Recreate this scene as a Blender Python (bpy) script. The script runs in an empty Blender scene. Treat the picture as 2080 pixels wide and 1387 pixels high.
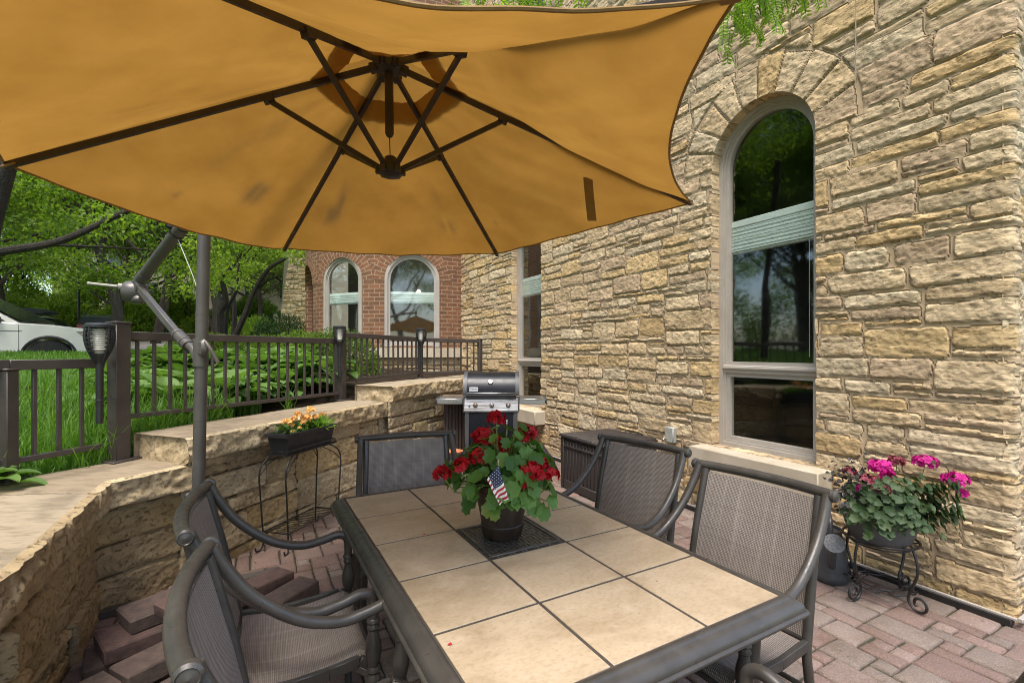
import bpy, math, random
import numpy as np
from mathutils import Vector, Matrix
SC = bpy.context.scene
COL = SC.collection
R = math.radians
rnd = random.Random(7)

# ------------------------------------------------------------------ mesh helpers
def link(o, parent=None):
    COL.objects.link(o)
    if parent is not None:
        o.parent = parent
    return o

def tag(o, label=None, cat=None, group=None, kind=None):
    if label: o['label'] = label
    if cat: o['category'] = cat
    if group: o['group'] = group
    if kind: o['kind'] = kind
    return o

def thing(name, label, cat, loc=(0, 0, 0), rz=0.0, group=None):
    o = bpy.data.objects.new(name, None)
    o.empty_display_size = 0.1
    o.location = loc
    o.rotation_euler = (0, 0, rz)
    link(o)
    return tag(o, label, cat, group)

def copy_tree(o, parent=None):
    c = o.copy()
    COL.objects.link(c)
    if parent is not None: c.parent = parent
    for ch in list(o.children):
        copy_tree(ch, c)
    return c

def np_mesh(name, V, Fc, mat, parent=None, smooth=True, sharp=None, attrs=None, uv=None, k=None):
    V = np.asarray(V, dtype=np.float32); Fc = np.asarray(Fc, dtype=np.int32)
    k = Fc.shape[1]
    me = bpy.data.meshes.new(name)
    me.vertices.add(len(V)); me.vertices.foreach_set('co', V.ravel())
    me.loops.add(Fc.size); me.loops.foreach_set('vertex_index', Fc.ravel())
    me.polygons.add(len(Fc))
    me.polygons.foreach_set('loop_start', np.arange(0, Fc.size, k, dtype=np.int32))
    me.update(calc_edges=True)
    me.validate()
    if smooth:
        me.polygons.foreach_set('use_smooth', np.ones(len(me.polygons), dtype=bool))
        if sharp: me.set_sharp_from_angle(angle=R(sharp))
    for an, arr in (attrs or {}).items():
        arr = np.asarray(arr, dtype=np.float32)
        if arr.ndim == 1:
            a = me.attributes.new(an, 'FLOAT', 'POINT'); a.data.foreach_set('value', arr)
        else:
            a = me.attributes.new(an, 'FLOAT_COLOR', 'POINT')
            a.data.foreach_set('color', np.concatenate([arr, np.ones((len(arr), 1), np.float32)], 1).ravel())
    if uv is not None:
        l = me.uv_layers.new(name='UVMap')
        l.data.foreach_set('uv', np.asarray(uv, np.float32)[Fc.ravel()].ravel())
    me.materials.append(mat)
    o = bpy.data.objects.new(name, me)
    return link(o, parent)

def smoothpath(pts, n=6):
    P = [Vector(p) for p in pts]
    out = []
    for i in range(len(P) - 1):
        p0 = P[max(i - 1, 0)]; p1 = P[i]; p2 = P[i + 1]; p3 = P[min(i + 2, len(P) - 1)]
        for j in range(n):
            t = j / n
            out.append(0.5 * ((2 * p1) + (p2 - p0) * t + (2 * p0 - 5 * p1 + 4 * p2 - p3) * t * t + (3 * p1 - p0 - 3 * p2 + p3) * t ** 3))
    out.append(P[-1])
    return out

class MB:
    def __init__(s):
        s.v = []; s.f = []; s.mi = []
    def add(s, vs, fs, m=0, M=None):
        o = len(s.v)
        if M is not None: vs = [M @ Vector(p) for p in vs]
        s.v.extend([tuple(p) for p in vs])
        s.f.extend([tuple(i + o for i in f) for f in fs])
        s.mi.extend([m] * len(fs))
        return s
    def box(s, c, size, rz=0, bev=0.0, M=None, m=0):
        hx, hy, hz = size[0] / 2, size[1] / 2, size[2] / 2
        T = Matrix.Translation(c) @ Matrix.Rotation(rz, 4, 'Z')
        if M is not None: T = M @ T
        b = min(bev, hx * .9, hy * .9, hz * .9)
        if b <= 0:
            vs = [(x * hx, y * hy, z * hz) for x in (-1, 1) for y in (-1, 1) for z in (-1, 1)]
            fs = [(0, 1, 3, 2), (4, 6, 7, 5), (0, 4, 5, 1), (2, 3, 7, 6), (0, 2, 6, 4), (1, 5, 7, 3)]
            return s.add(vs, fs, m, T)
        vs = []; idx = {}
        for x in (-1, 1):
            for y in (-1, 1):
                for z in (-1, 1):
                    for a in range(3):
                        p = [x * hx, y * hy, z * hz]
                        for q in range(3):
                            if q != a: p[q] -= (x, y, z)[q] * b
                        idx[(x, y, z, a)] = len(vs); vs.append(p)
        fs = []
        for a in range(3):
            o1, o2 = (a + 1) % 3, (a + 2) % 3
            for sg in (-1, 1):
                q = []
                for (i, j) in ((-1, -1), (1, -1), (1, 1), (-1, 1)):
                    k = [0, 0, 0]; k[a] = sg; k[o1] = i; k[o2] = j
                    q.append(idx[(*k, a)])
                fs.append(tuple(q if sg > 0 else q[::-1]))
        for a in range(3):   # edges along axis a
            o1, o2 = (a + 1) % 3, (a + 2) % 3
            for i in (-1, 1):
                for j in (-1, 1):
                    k0 = [0, 0, 0]; k0[a] = -1; k0[o1] = i; k0[o2] = j
                    k1 = list(k0); k1[a] = 1
                    q = [idx[(*k0, o1)], idx[(*k1, o1)], idx[(*k1, o2)], idx[(*k0, o2)]]
                    fs.append(tuple(q if i * j < 0 else q[::-1]))
        for x in (-1, 1):
            for y in (-1, 1):
                for z in (-1, 1):
                    q = [idx[(x, y, z, 0)], idx[(x, y, z, 1)], idx[(x, y, z, 2)]]
                    fs.append(tuple(q if x * y * z > 0 else q[::-1]))
        return s.add(vs, fs, m, T)
    def tube(s, pts, r, n=10, closed=False, cap=True, M=None, m=0, flat=None):
        P = [Vector(p) for p in pts]
        if closed: P = P + [P[0]]
        k = len(P)
        rs = r if isinstance(r, (list, tuple)) else [r] * k
        t0 = (P[1] - P[0]).normalized()
        up = Vector((0, 0, 1)) if abs(t0.z) < .9 else Vector((1, 0, 0))
        nrm = (up - t0 * up.dot(t0)).normalized()
        vs = []
        for i in range(k):
            if i == 0: t = P[1] - P[0] if not closed else P[1] - P[-2]
            elif i == k - 1: t = P[-1] - P[-2] if not closed else P[1] - P[-2]
            else: t = P[i + 1] - P[i - 1]
            t.normalize()
            nrm = (nrm - t * nrm.dot(t)).normalized()
            bn = t.cross(nrm)
            for j in range(n):
                a = 2 * math.pi * (j + .5) / n
                fx = flat if flat else 1.0
                vs.append(P[i] + (nrm * math.cos(a) * fx + bn * math.sin(a)) * rs[i])
        fs = [(i * n + j, i * n + (j + 1) % n, (i + 1) * n + (j + 1) % n, (i + 1) * n + j) for i in range(k - 1) for j in range(n)]
        if cap and not closed:
            fs.append(tuple(range(n))[::-1]); fs.append(tuple((k - 1) * n + j for j in range(n)))
        return s.add(vs, fs, m, M)
    def bar(s, p, q, w, h=None, M=None, m=0):       # square section bar
        h = h or w
        p = Vector(p); q = Vector(q); d = q - p; L = d.length; d.normalize()
        up = Vector((0, 0, 1)) if abs(d.z) < .95 else Vector((0, 1, 0))
        x = d.cross(up).normalized(); z = x.cross(d)
        T = Matrix((x.to_4d(), d.to_4d(), z.to_4d(), (0, 0, 0, 1))).transposed()
        T.col[3] = ((p + q) / 2).to_4d()
        for c in range(3): T[3][c] = 0
        T[3][3] = 1
        if M is not None: T = M @ T
        return s.box((0, 0, 0), (w, L, h), 0, min(w, h) * .08, T, m)
    def lathe(s, prof, n=24, M=None, m=0, c=(0, 0, 0), sx=1, sy=1):
        vs = []
        for (r, z) in prof:
            for j in range(n):
                a = 2 * math.pi * j / n
                vs.append((c[0] + r * math.cos(a) * sx, c[1] + r * math.sin(a) * sy, c[2] + z))
        k = len(prof)
        fs = [(i * n + j, i * n + (j + 1) % n, (i + 1) * n + (j + 1) % n, (i + 1) * n + j) for i in range(k - 1) for j in range(n)]
        if prof[0][0] > 1e-6: fs.append(tuple(range(n))[::-1])
        if prof[-1][0] > 1e-6: fs.append(tuple((k - 1) * n + j for j in range(n)))
        return s.add(vs, fs, m, M)
    def prism(s, poly, y0, y1, M=None, m=0):         # polygon in xz extruded along y
        n = len(poly)
        vs = [(x, y0, z) for x, z in poly] + [(x, y1, z) for x, z in poly]
        fs = [tuple(range(n)), tuple(range(2 * n - 1, n - 1, -1))] + [(i, n + i, n + (i + 1) % n, (i + 1) % n) for i in range(n)]
        return s.add(vs, fs, m, M)
    def grid(s, fn, nu, nv, M=None, m=0):
        vs = [fn(i / nu, j / nv) for i in range(nu + 1) for j in range(nv + 1)]
        fs = [(i * (nv + 1) + j, (i + 1) * (nv + 1) + j, (i + 1) * (nv + 1) + j + 1, i * (nv + 1) + j + 1) for i in range(nu) for j in range(nv)]
        return s.add(vs, fs, m, M)
    def build(s, name, mat, parent=None, smooth=True, sharp=38):
        me = bpy.data.meshes.new(name)
        me.from_pydata(s.v, [], s.f)
        mats = mat if isinstance(mat, (list, tuple)) else [mat]
        for mm in mats: me.materials.append(mm)
        if len(mats) > 1: me.polygons.foreach_set('material_index', s.mi)
        me.update()
        if smooth:
            me.polygons.foreach_set('use_smooth', [True] * len(me.polygons))
            me.set_sharp_from_angle(angle=R(sharp))
        return link(bpy.data.objects.new(name, me), parent)

# ------------------------------------------------------------------ numpy noise
_pr = np.random.default_rng(11)
_perm = np.concatenate([_pr.permutation(256)] * 3)
_val = _pr.random(256)
def vnoise(x, y, seed=0):
    x = np.asarray(x, float); y = np.asarray(y, float)
    xi = np.floor(x).astype(int); yi = np.floor(y).astype(int)
    fx = x - xi; fy = y - yi
    fx = fx * fx * (3 - 2 * fx); fy = fy * fy * (3 - 2 * fy)
    def h(a, b): return _val[_perm[(_perm[(a + seed * 37) & 255] + b) & 255]]
    return (h(xi, yi) * (1 - fx) + h(xi + 1, yi) * fx) * (1 - fy) + (h(xi, yi + 1) * (1 - fx) + h(xi + 1, yi + 1) * fx) * fy
def fbm(x, y, o=4, seed=0, gain=.5):
    a = 0; amp = 1; tot = 0
    for i in range(o):
        a = a + amp * (vnoise(x * 2 ** i, y * 2 ** i, seed + i) - .5); tot += amp; amp *= gain
    return a / tot * 2
def sstep(a, b, x):
    t = np.clip((x - a) / (b - a), 0, 1); return t * t * (3 - 2 * t)

# ------------------------------------------------------------------ materials
def newmat(name):
    m = bpy.data.materials.new(name); m.use_nodes = True
    nt = m.node_tree
    return m, nt, nt.nodes['Principled BSDF']
def nd(nt, typ, ins=None, **props):
    n = nt.nodes.new(typ)
    for k, v in props.items(): setattr(n, k, v)
    for k, v in (ins or {}).items():
        if hasattr(v, 'is_output'): nt.links.new(v, n.inputs[k])
        else: n.inputs[k].default_value = v
    return n
def c4(c): return (c[0], c[1], c[2], 1.0)
def mix(nt, a, b, f, typ='MIX'):
    n = nt.nodes.new('ShaderNodeMix'); n.data_type = 'RGBA'; n.blend_type = typ
    for sock, v in ((n.inputs[0], f), (n.inputs[6], a), (n.inputs[7], b)):
        if hasattr(v, 'is_output'): nt.links.new(v, sock)
        else: sock.default_value = v if not isinstance(v, tuple) or len(v) == 4 else c4(v)
    return n.outputs[2]
def ramp(nt, x, a, b, lo=0.0, hi=1.0):
    n = nd(nt, 'ShaderNodeMapRange', {0: x, 1: a, 2: b, 3: lo, 4: hi}); n.clamp = True
    return n.outputs[0]
def coords(nt, kind='Object', scale=(1, 1, 1), rnd_off=False):
    tc = nd(nt, 'ShaderNodeTexCoord')
    v = tc.outputs[kind]
    if rnd_off:
        oi = nd(nt, 'ShaderNodeObjectInfo')
        ad = nd(nt, 'ShaderNodeVectorMath', {0: v}, operation='ADD')
        sc = nd(nt, 'ShaderNodeVectorMath', {0: (37., 21., 13.)}, operation='SCALE'); nt.links.new(oi.outputs['Random'], sc.inputs['Scale'])
        nt.links.new(sc.outputs[0], ad.inputs[1]); v = ad.outputs[0]
    mp = nd(nt, 'ShaderNodeMapping', {'Vector': v, 'Scale': scale})
    return mp.outputs[0]
def noise(nt, vec, scale, detail=4, rough=.55, dist=0.0):
    return nd(nt, 'ShaderNodeTexNoise', {'Vector': vec, 'Scale': scale, 'Detail': detail, 'Roughness': rough, 'Distortion': dist}).outputs[0]
def bump(nt, h, strength, dist=.01, nrm=None):
    b = nd(nt, 'ShaderNodeBump', {'Height': h, 'Strength': strength, 'Distance': dist})
    if nrm is not None: nt.links.new(nrm, b.inputs['Normal'])
    return b.outputs[0]
def pmat(name, c1, c2=None, scale=6, rough=.6, metal=0.0, bmp=0.0, bscale=80, bdist=.004, stretch=(1, 1, 1), rvar=.12, spec=.5, coat=0, lo=.35, hi=.65):
    m, nt, b = newmat(name)
    v = coords(nt, 'Object', stretch, True)
    n = noise(nt, v, scale, 5)
    c2 = c2 or tuple(x * .72 for x in c1)
    nt.links.new(mix(nt, c4(c1), c4(c2), ramp(nt, n, lo, hi)), b.inputs['Base Color'])
    n2 = noise(nt, v, scale * 3.1, 3)
    nt.links.new(ramp(nt, n2, .3, .7, max(rough - rvar, .02), min(rough + rvar, 1)), b.inputs['Roughness'])
    b.inputs['Metallic'].default_value = metal
    b.inputs['Specular IOR Level'].default_value = spec
    b.inputs['Coat Weight'].default_value = coat
    if bmp:
        nt.links.new(bump(nt, noise(nt, v, bscale, 3), bmp, bdist), b.inputs['Normal'])
    return m

def leafmat(name, c1, c2, trans=.45, rough=.5, tcol=None, island=True, spec=.35):
    m, nt, b = newmat(name)
    g = nd(nt, 'ShaderNodeNewGeometry')
    pn = noise(nt, nd(nt, 'ShaderNodeTexCoord').outputs['Object'], 1.3, 2)
    f = nd(nt, 'ShaderNodeMath', {0: g.outputs['Random Per Island'], 1: pn}, operation='ADD').outputs[0]
    col = mix(nt, c4(c1), c4(c2), ramp(nt, f, .45, 1.35))
    nt.links.new(col, b.inputs['Base Color'])
    b.inputs['Roughness'].default_value = rough
    b.inputs['Specular IOR Level'].default_value = spec
    tr = nd(nt, 'ShaderNodeBsdfTranslucent')
    tc = tcol or (1.25, 1.35, .55)
    nt.links.new(mix(nt, col, c4(tc), 1.0, 'MULTIPLY'), tr.inputs['Color'])
    ms = nd(nt, 'ShaderNodeMixShader', {0: trans, 1: b.outputs[0], 2: tr.outputs[0]})
    nt.links.new(ms.outputs[0], nt.nodes['Material Output'].inputs['Surface'])
    return m

# stone: per-vertex stone colour x travertine streaks, pits and lichen
def stone_mat(name, pit=1.0, streak=(1, 1, 1), lich=.25, bs=1.0, dirt=(.16, .12, .07), pscale=26, sh=0.0):
    m, nt, b = newmat(name)
    at_ = nd(nt, 'ShaderNodeAttribute'); at_.attribute_name = 'col'
    tc = nd(nt, 'ShaderNodeTexCoord').outputs['Object']
    v = nd(nt, 'ShaderNodeMapping', {'Vector': tc, 'Scale': streak}).outputs[0]
    n1 = noise(nt, v, 11, 7, .68)
    n2 = noise(nt, v, pscale, 6, .7, .12)
    n3 = noise(nt, tc, 2.2, 4)
    mo = nd(nt, 'ShaderNodeAttribute'); mo.attribute_name = 'mort'
    inv = nd(nt, 'ShaderNodeMath', {0: 1.0, 1: mo.outputs['Fac']}, operation='SUBTRACT').outputs[0]
    def mm(x): return nd(nt, 'ShaderNodeMath', {0: x, 1: inv}, operation='MULTIPLY').outputs[0]
    col = mix(nt, at_.outputs[0], c4((1.28, 1.22, 1.12)), mm(ramp(nt, n1, .45, .72, 0, .8)), 'MULTIPLY')
    col = mix(nt, col, c4((.66, .56, .42)), mm(ramp(nt, n1, .5, .3, 0, .75)), 'MULTIPLY')
    pits = ramp(nt, n2, .40, .30, 0, pit)
    col = mix(nt, col, c4(dirt), mm(ramp(nt, n2, .41 - sh * .6, .31 - sh * .6, 0, .78 * pit)))
    col = mix(nt, col, c4((.30, .29, .25)), ramp(nt, n3, .58, .8, 0, lich))
    nt.links.new(col, b.inputs['Base Color'])
    b.inputs['Roughness'].default_value = .9
    b.inputs['Specular IOR Level'].default_value = .25
    h = nd(nt, 'ShaderNodeMath', {0: n1, 1: ramp(nt, n2, .30 - sh, .46 - sh, 0, 1.1)}, operation='ADD').outputs[0]
    fine = noise(nt, tc, 160, 3, .7)
    h2 = nd(nt, 'ShaderNodeMath', {0: h, 1: nd(nt, 'ShaderNodeMath', {0: fine, 1: .25}, operation='MULTIPLY').outputs[0]}, operation='ADD').outputs[0]
    nt.links.new(bump(nt, mm(h2), .85 * bs, .014), b.inputs['Normal'])
    return m

M = {}
M['stone'] = stone_mat('limestone_ashlar', 1.0, (.38, .38, 1.6), .12, 1.0, (.17, .105, .05), 52)
M['ledge'] = stone_mat('split_limestone', .7, (.9, .9, 1.2), .4, 1.0, (.13, .095, .052), 40, .02)
M['captop'] = stone_mat('sawn_limestone', .7, (.7, 2.6, 2.0), .15, .35, (.26, .21, .14), 22)
M['sill'] = pmat('sawn_sill_stone', (.50, .43, .32), (.42, .35, .25), 5, .85, 0, .15, 120)
M['grout'] = pmat('brown_grout', (.060, .048, .037), (.045, .036, .028), 30, .9)
M['iron'] = pmat('dark_bronze_paint', (.050, .042, .036), (.036, .030, .026), 9, .45, 0, .12, 160, .001)
M['fence'] = pmat('brown_fence_paint', (.068, .053, .044), (.05, .039, .032), 7, .5, 0, .1, 140, .001)
M['chair'] = pmat('textured_gunmetal_paint', (.074, .066, .057), (.053, .048, .042), 11, .40, .25, .2, 220, .0012, rvar=.14)
M['pole'] = pmat('umbrella_pole_paint', (.10, .092, .082), (.08, .072, .064), 6, .42, .2, .06, 150, .001)
M['rib'] = pmat('umbrella_rib_brown', (.030, .018, .013), (.020, .013, .010), 9, .5)
M['black'] = pmat('black_wire', (.012, .012, .012), (.02, .018, .016), 20, .42)
M['blackplastic'] = pmat('black_plastic', (.014, .014, .015), (.022, .022, .023), 6, .5, 0, .12, 120, .001)
M['steel'] = pmat('brushed_steel', (.60, .58, .55), (.48, .46, .43), 4, .32, 1.0, .08, 60, .001, (.2, 6, 6))
M['chrome'] = pmat('chrome', (.75, .75, .76), (.62, .62, .63), 5, .15, 1.0)
M['frame'] = pmat('window_frame_taupe', (.40, .36, .31), (.35, .315, .27), 4, .5)
M['cable'] = pmat('dull_cable', (.30, .27, .22), None, 9, .7)
M['blind'] = pmat('seafoam_blind', (.68, .76, .71), (.63, .71, .66), 8, .6)
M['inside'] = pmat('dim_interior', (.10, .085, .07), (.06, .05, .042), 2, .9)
M['soil'] = pmat('dark_mulch', (.045, .030, .020), (.02, .014, .010), 30, .95, 0, .8, 60, .02)
M['cord'] = pmat('white_cord', (.55, .55, .52), None, 9, .7)
M['terracotta'] = pmat('terracotta', (.45, .17, .07), (.36, .13, .055), 14, .85)
M['rubber'] = pmat('tyre_rubber', (.014, .014, .014), (.022, .021, .02), 9, .8)

def glass_mat(name, tint=(.93, .95, .93), base=.13):
    m, nt, b = newmat(name)
    nt.nodes.remove(b)
    tr = nd(nt, 'ShaderNodeBsdfTransparent', {'Color': c4(tint)})
    gl = nd(nt, 'ShaderNodeBsdfGlossy', {'Color': c4((.92, .97, .95)), 'Roughness': .035})
    v = coords(nt, 'Object', (1, 1, 1))
    nt.links.new(bump(nt, noise(nt, v, 1.6, 1), .06, .05), gl.inputs['Normal'])
    ge = nd(nt, 'ShaderNodeNewGeometry')
    dt = nd(nt, 'ShaderNodeVectorMath', {0: ge.outputs['Normal'], 1: ge.outputs['Incoming']}, operation='DOT_PRODUCT').outputs['Value']
    ab = nd(nt, 'ShaderNodeMath', {0: dt}, operation='ABSOLUTE').outputs[0]
    om = nd(nt, 'ShaderNodeMath', {0: 1.0, 1: ab}, operation='SUBTRACT').outputs[0]
    f = nd(nt, 'ShaderNodeMath', {0: om, 1: 4.0}, operation='POWER').outputs[0]
    f = nd(nt, 'ShaderNodeMath', {0: f, 1: base}, operation='ADD', use_clamp=True).outputs[0]
    ms = nd(nt, 'ShaderNodeMixShader', {0: f, 1: tr.outputs[0], 2: gl.outputs[0]})
    nt.links.new(ms.outputs[0], nt.nodes['Material Output'].inputs['Surface'])
    return m
M['glass'] = glass_mat('window_glass')
M['carglass'] = glass_mat('car_glass', (.10, .11, .11), .15)

def fabric_mat():
    m, nt, b = newmat('golden_canvas')
    st = nd(nt, 'ShaderNodeAttribute'); st.attribute_name = 'stain'
    v = coords(nt, 'Object')
    n = noise(nt, v, 3.5, 5, .6)
    col = mix(nt, c4((.38, .195, .038)), c4((.30, .148, .026)), ramp(nt, n, .32, .68))
    big_ = noise(nt, v, 1.1, 4, .6, .5)
    col = mix(nt, col, c4((.82, .78, .72)), ramp(nt, big_, .48, .75, 0, .7), 'MULTIPLY')
    col = mix(nt, col, c4((.15, .088, .030)), nd(nt, 'ShaderNodeMath', {0: st.outputs['Fac'], 1: .85}, operation='MULTIPLY').outputs[0])
    nt.links.new(col, b.inputs['Base Color'])
    b.inputs['Roughness'].default_value = .92; b.inputs['Specular IOR Level'].default_value = .1
    w1 = noise(nt, coords(nt, 'Object', (260, 260, 260)), 1, 2)
    w2 = noise(nt, v, 9, 4, .6)
    nt.links.new(bump(nt, w2, .25, .02, bump(nt, w1, .18, .002)), b.inputs['Normal'])
    tr = nd(nt, 'ShaderNodeBsdfTranslucent'); nt.links.new(col, tr.inputs['Color'])
    ms = nd(nt, 'ShaderNodeMixShader', {0: .42, 1: b.outputs[0], 2: tr.outputs[0]})
    nt.links.new(ms.outputs[0], nt.nodes['Material Output'].inputs['Surface'])
    return m
M['canvas'] = fabric_mat()
M['hem'] = pmat('canvas_hem', (.26, .145, .045), (.21, .115, .036), 20, .9)

def sling_mat():
    m, nt, b = newmat('woven_sling')
    tc = nd(nt, 'ShaderNodeTexCoord').outputs['UV']
    def wave(sx, sy, ph):
        v = nd(nt, 'ShaderNodeMapping', {'Vector': tc, 'Scale': (sx, sy, 1)}).outputs[0]
        w = nd(nt, 'ShaderNodeTexWave', {'Vector': v, 'Scale': 1.0, 'Distortion': .6, 'Detail': 1, 'Detail Scale': .4})
        w.bands_direction = 'X' if sx else 'Y'
        return w.outputs['Fac']
    a = wave(50, 0, 0); c = wave(0, 50, 0)      # one thread every ~7 mm
    stv = nd(nt, 'ShaderNodeMapping', {'Vector': tc, 'Scale': (60, 1.2, 1)}).outputs[0]
    sth = nd(nt, 'ShaderNodeMapping', {'Vector': tc, 'Scale': (1.2, 60, 1)}).outputs[0]
    s1 = noise(nt, stv, 1, 3, .7); s2 = noise(nt, sth, 1, 3, .7)
    col = mix(nt, c4((.33, .285, .25)), c4((.085, .07, .062)), ramp(nt, a, .4, .9, 0, .85))
    col = mix(nt, col, c4((.09, .070, .06)), ramp(nt, c, .5, .95, 0, .65))
    col = mix(nt, col, c4((.40, .36, .32)), ramp(nt, s1, .52, .75, 0, .55))
    col = mix(nt, col, c4((.12, .09, .08)), ramp(nt, s2, .52, .75, 0, .45))
    nt.links.new(col, b.inputs['Base Color']); b.inputs['Roughness'].default_value = .65
    h = nd(nt, 'ShaderNodeMath', {0: a, 1: c}, operation='ADD').outputs[0]
    nt.links.new(bump(nt, h, .5, .0015), b.inputs['Normal'])
    return m
M['sling'] = sling_mat()

def tile_mat():
    m, nt, b = newmat('travertine_tile')
    v = coords(nt, 'Object', (1.0, 1.6, 1))
    n1 = noise(nt, v, 3.2, 6, .62, .8); n2 = noise(nt, v, 14, 5, .6); n3 = noise(nt, coords(nt, 'Object'), 1.7, 3); n4 = noise(nt, v, 60, 5, .7)
    col = mix(nt, c4((.435, .34, .228)), c4((.32, .24, .148)), ramp(nt, n1, .38, .66))
    col = mix(nt, col, c4((.475, .385, .275)), ramp(nt, n2, .5, .75, 0, .6))
    col = mix(nt, col, c4((.29, .21, .125)), ramp(nt, n3, .55, .75, 0, .35))
    col = mix(nt, col, c4((.80, .77, .73)), ramp(nt, n4, .48, .66, 0, .8), 'MULTIPLY')
    sp = noise(nt, coords(nt, 'Object'), 55, 2, .5)
    col = mix(nt, col, c4((.10, .06, .03)), ramp(nt, sp, .75, .79, 0, .8))
    nt.links.new(col, b.inputs['Base Color'])
    nt.links.new(ramp(nt, n2, .3, .7, .42, .62), b.inputs['Roughness'])
    nt.links.new(bump(nt, n2, .08, .004), b.inputs['Normal'])
    return m
M['tile'] = tile_mat()

def paver_mat(name='concrete_paver', k=1.0):
    m, nt, b = newmat(name)
    at_ = nd(nt, 'ShaderNodeAttribute'); at_.attribute_name = 'col'
    tc = nd(nt, 'ShaderNodeTexCoord').outputs['Object']
    n1 = noise(nt, tc, 130, 3, .8); n2 = noise(nt, tc, 4, 5, .6); n3 = noise(nt, tc, 22, 4, .6)
    col = mix(nt, at_.outputs[0], c4((1.9, 1.8, 1.7)), ramp(nt, n1, .56, .72), 'MULTIPLY')
    col = mix(nt, col, c4((.45, .42, .40)), ramp(nt, n1, .46, .28), 'MULTIPLY')
    col = mix(nt, col, c4((.70, .64, .56)), ramp(nt, n2, .5, .72, 0, .8), 'MULTIPLY')
    col = mix(nt, col, c4((1.15, 1.12, 1.05)), ramp(nt, n3, .5, .7, 0, .7), 'MULTIPLY')
    nt.links.new(col, b.inputs['Base Color']); b.inputs['Roughness'].default_value = .92
    b.inputs['Specular IOR Level'].default_value = .25
    h = nd(nt, 'ShaderNodeMath', {0: n1, 1: n3}, operation='ADD').outputs[0]
    nt.links.new(bump(nt, h, .55, .006), b.inputs['Normal'])
    return m
M['paver'] = paver_mat()

def brick_mat():
    m, nt, b = newmat('red_brick')
    uv = nd(nt, 'ShaderNodeTexCoord').outputs['UV']
    br = nd(nt, 'ShaderNodeTexBrick', {'Vector': uv, 'Color1': c4((.225, .098, .045)), 'Color2': c4((.15, .072, .037)), 'Mortar': c4((.33, .24, .155)),
            'Scale': 1.0, 'Mortar Size': .008, 'Mortar Smooth': .2, 'Bias': .0, 'Brick Width': .215, 'Row Height': .081})
    n = noise(nt, nd(nt, 'ShaderNodeMapping', {'Vector': uv, 'Scale': (9, 9, 1)}).outputs[0], 1, 5)
    col = mix(nt, br.outputs[0], c4((.7, .66, .64)), ramp(nt, n, .4, .7), 'MULTIPLY')
    nt.links.new(col, b.inputs['Base Color']); b.inputs['Roughness'].default_value = .88
    n2 = noise(nt, nd(nt, 'ShaderNodeMapping', {'Vector': uv, 'Scale': (90, 90, 1)}).outputs[0], 1, 3)
    nt.links.new(bump(nt, br.outputs[1], -.6, .008, bump(nt, n2, .3, .004)), b.inputs['Normal'])
    return m
M['brick'] = brick_mat()
# ================================================================== camera, light, sky
EYE = 1.47
cam = bpy.data.cameras.new('camera'); cam.sensor_width = 36; cam.lens = 955 / 2080 * 36; cam.shift_y = 20.5 / 2080
cam.clip_start = .05; cam.clip_end = 1500
co = link(bpy.data.objects.new('camera', cam)); co.location = (0, 0, EYE); co.rotation_euler = (R(90), 0, 0)
SC.camera = co
SUN_EL, SUN_AZ = R(66), R(192)      # azimuth clockwise from +Y (behind the camera, to the left)
w = bpy.data.worlds.new('World'); SC.world = w; w.use_nodes = True
wn = w.node_tree; bg = wn.nodes['Background']
sky = wn.nodes.new('ShaderNodeTexSky'); sky.sky_type = 'NISHITA'; sky.sun_disc = False
sky.sun_elevation = SUN_EL; sky.sun_rotation = SUN_AZ; sky.air_density = 1.0; sky.dust_density = 2.2; sky.ozone_density = 1.0
wn.links.new(sky.outputs[0], bg.inputs[0]); bg.inputs[1].default_value = .15
sl = bpy.data.lights.new('sun', 'SUN'); sl.energy = 1.5; sl.angle = R(25); sl.color = (1, .95, .88)
so = link(bpy.data.objects.new('sun', sl))
d = Vector((math.sin(SUN_AZ) * math.cos(SUN_EL), math.cos(SUN_AZ) * math.cos(SUN_EL), math.sin(SUN_EL)))
so.rotation_euler = d.to_track_quat('Z', 'Y').to_euler()
SC.view_settings.view_transform = 'Standard'; SC.view_settings.look = 'None'
SC.view_settings.exposure = 1.6; SC.view_settings.gamma = 1; SC.view_settings.use_curve_mapping = False
SC.cycles.max_bounces = 9; SC.cycles.transparent_max_bounces = 12; SC.cycles.use_denoising = True
SC.cycles.sample_clamp_indirect = 6; SC.cycles.filter_width = 1.0

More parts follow.
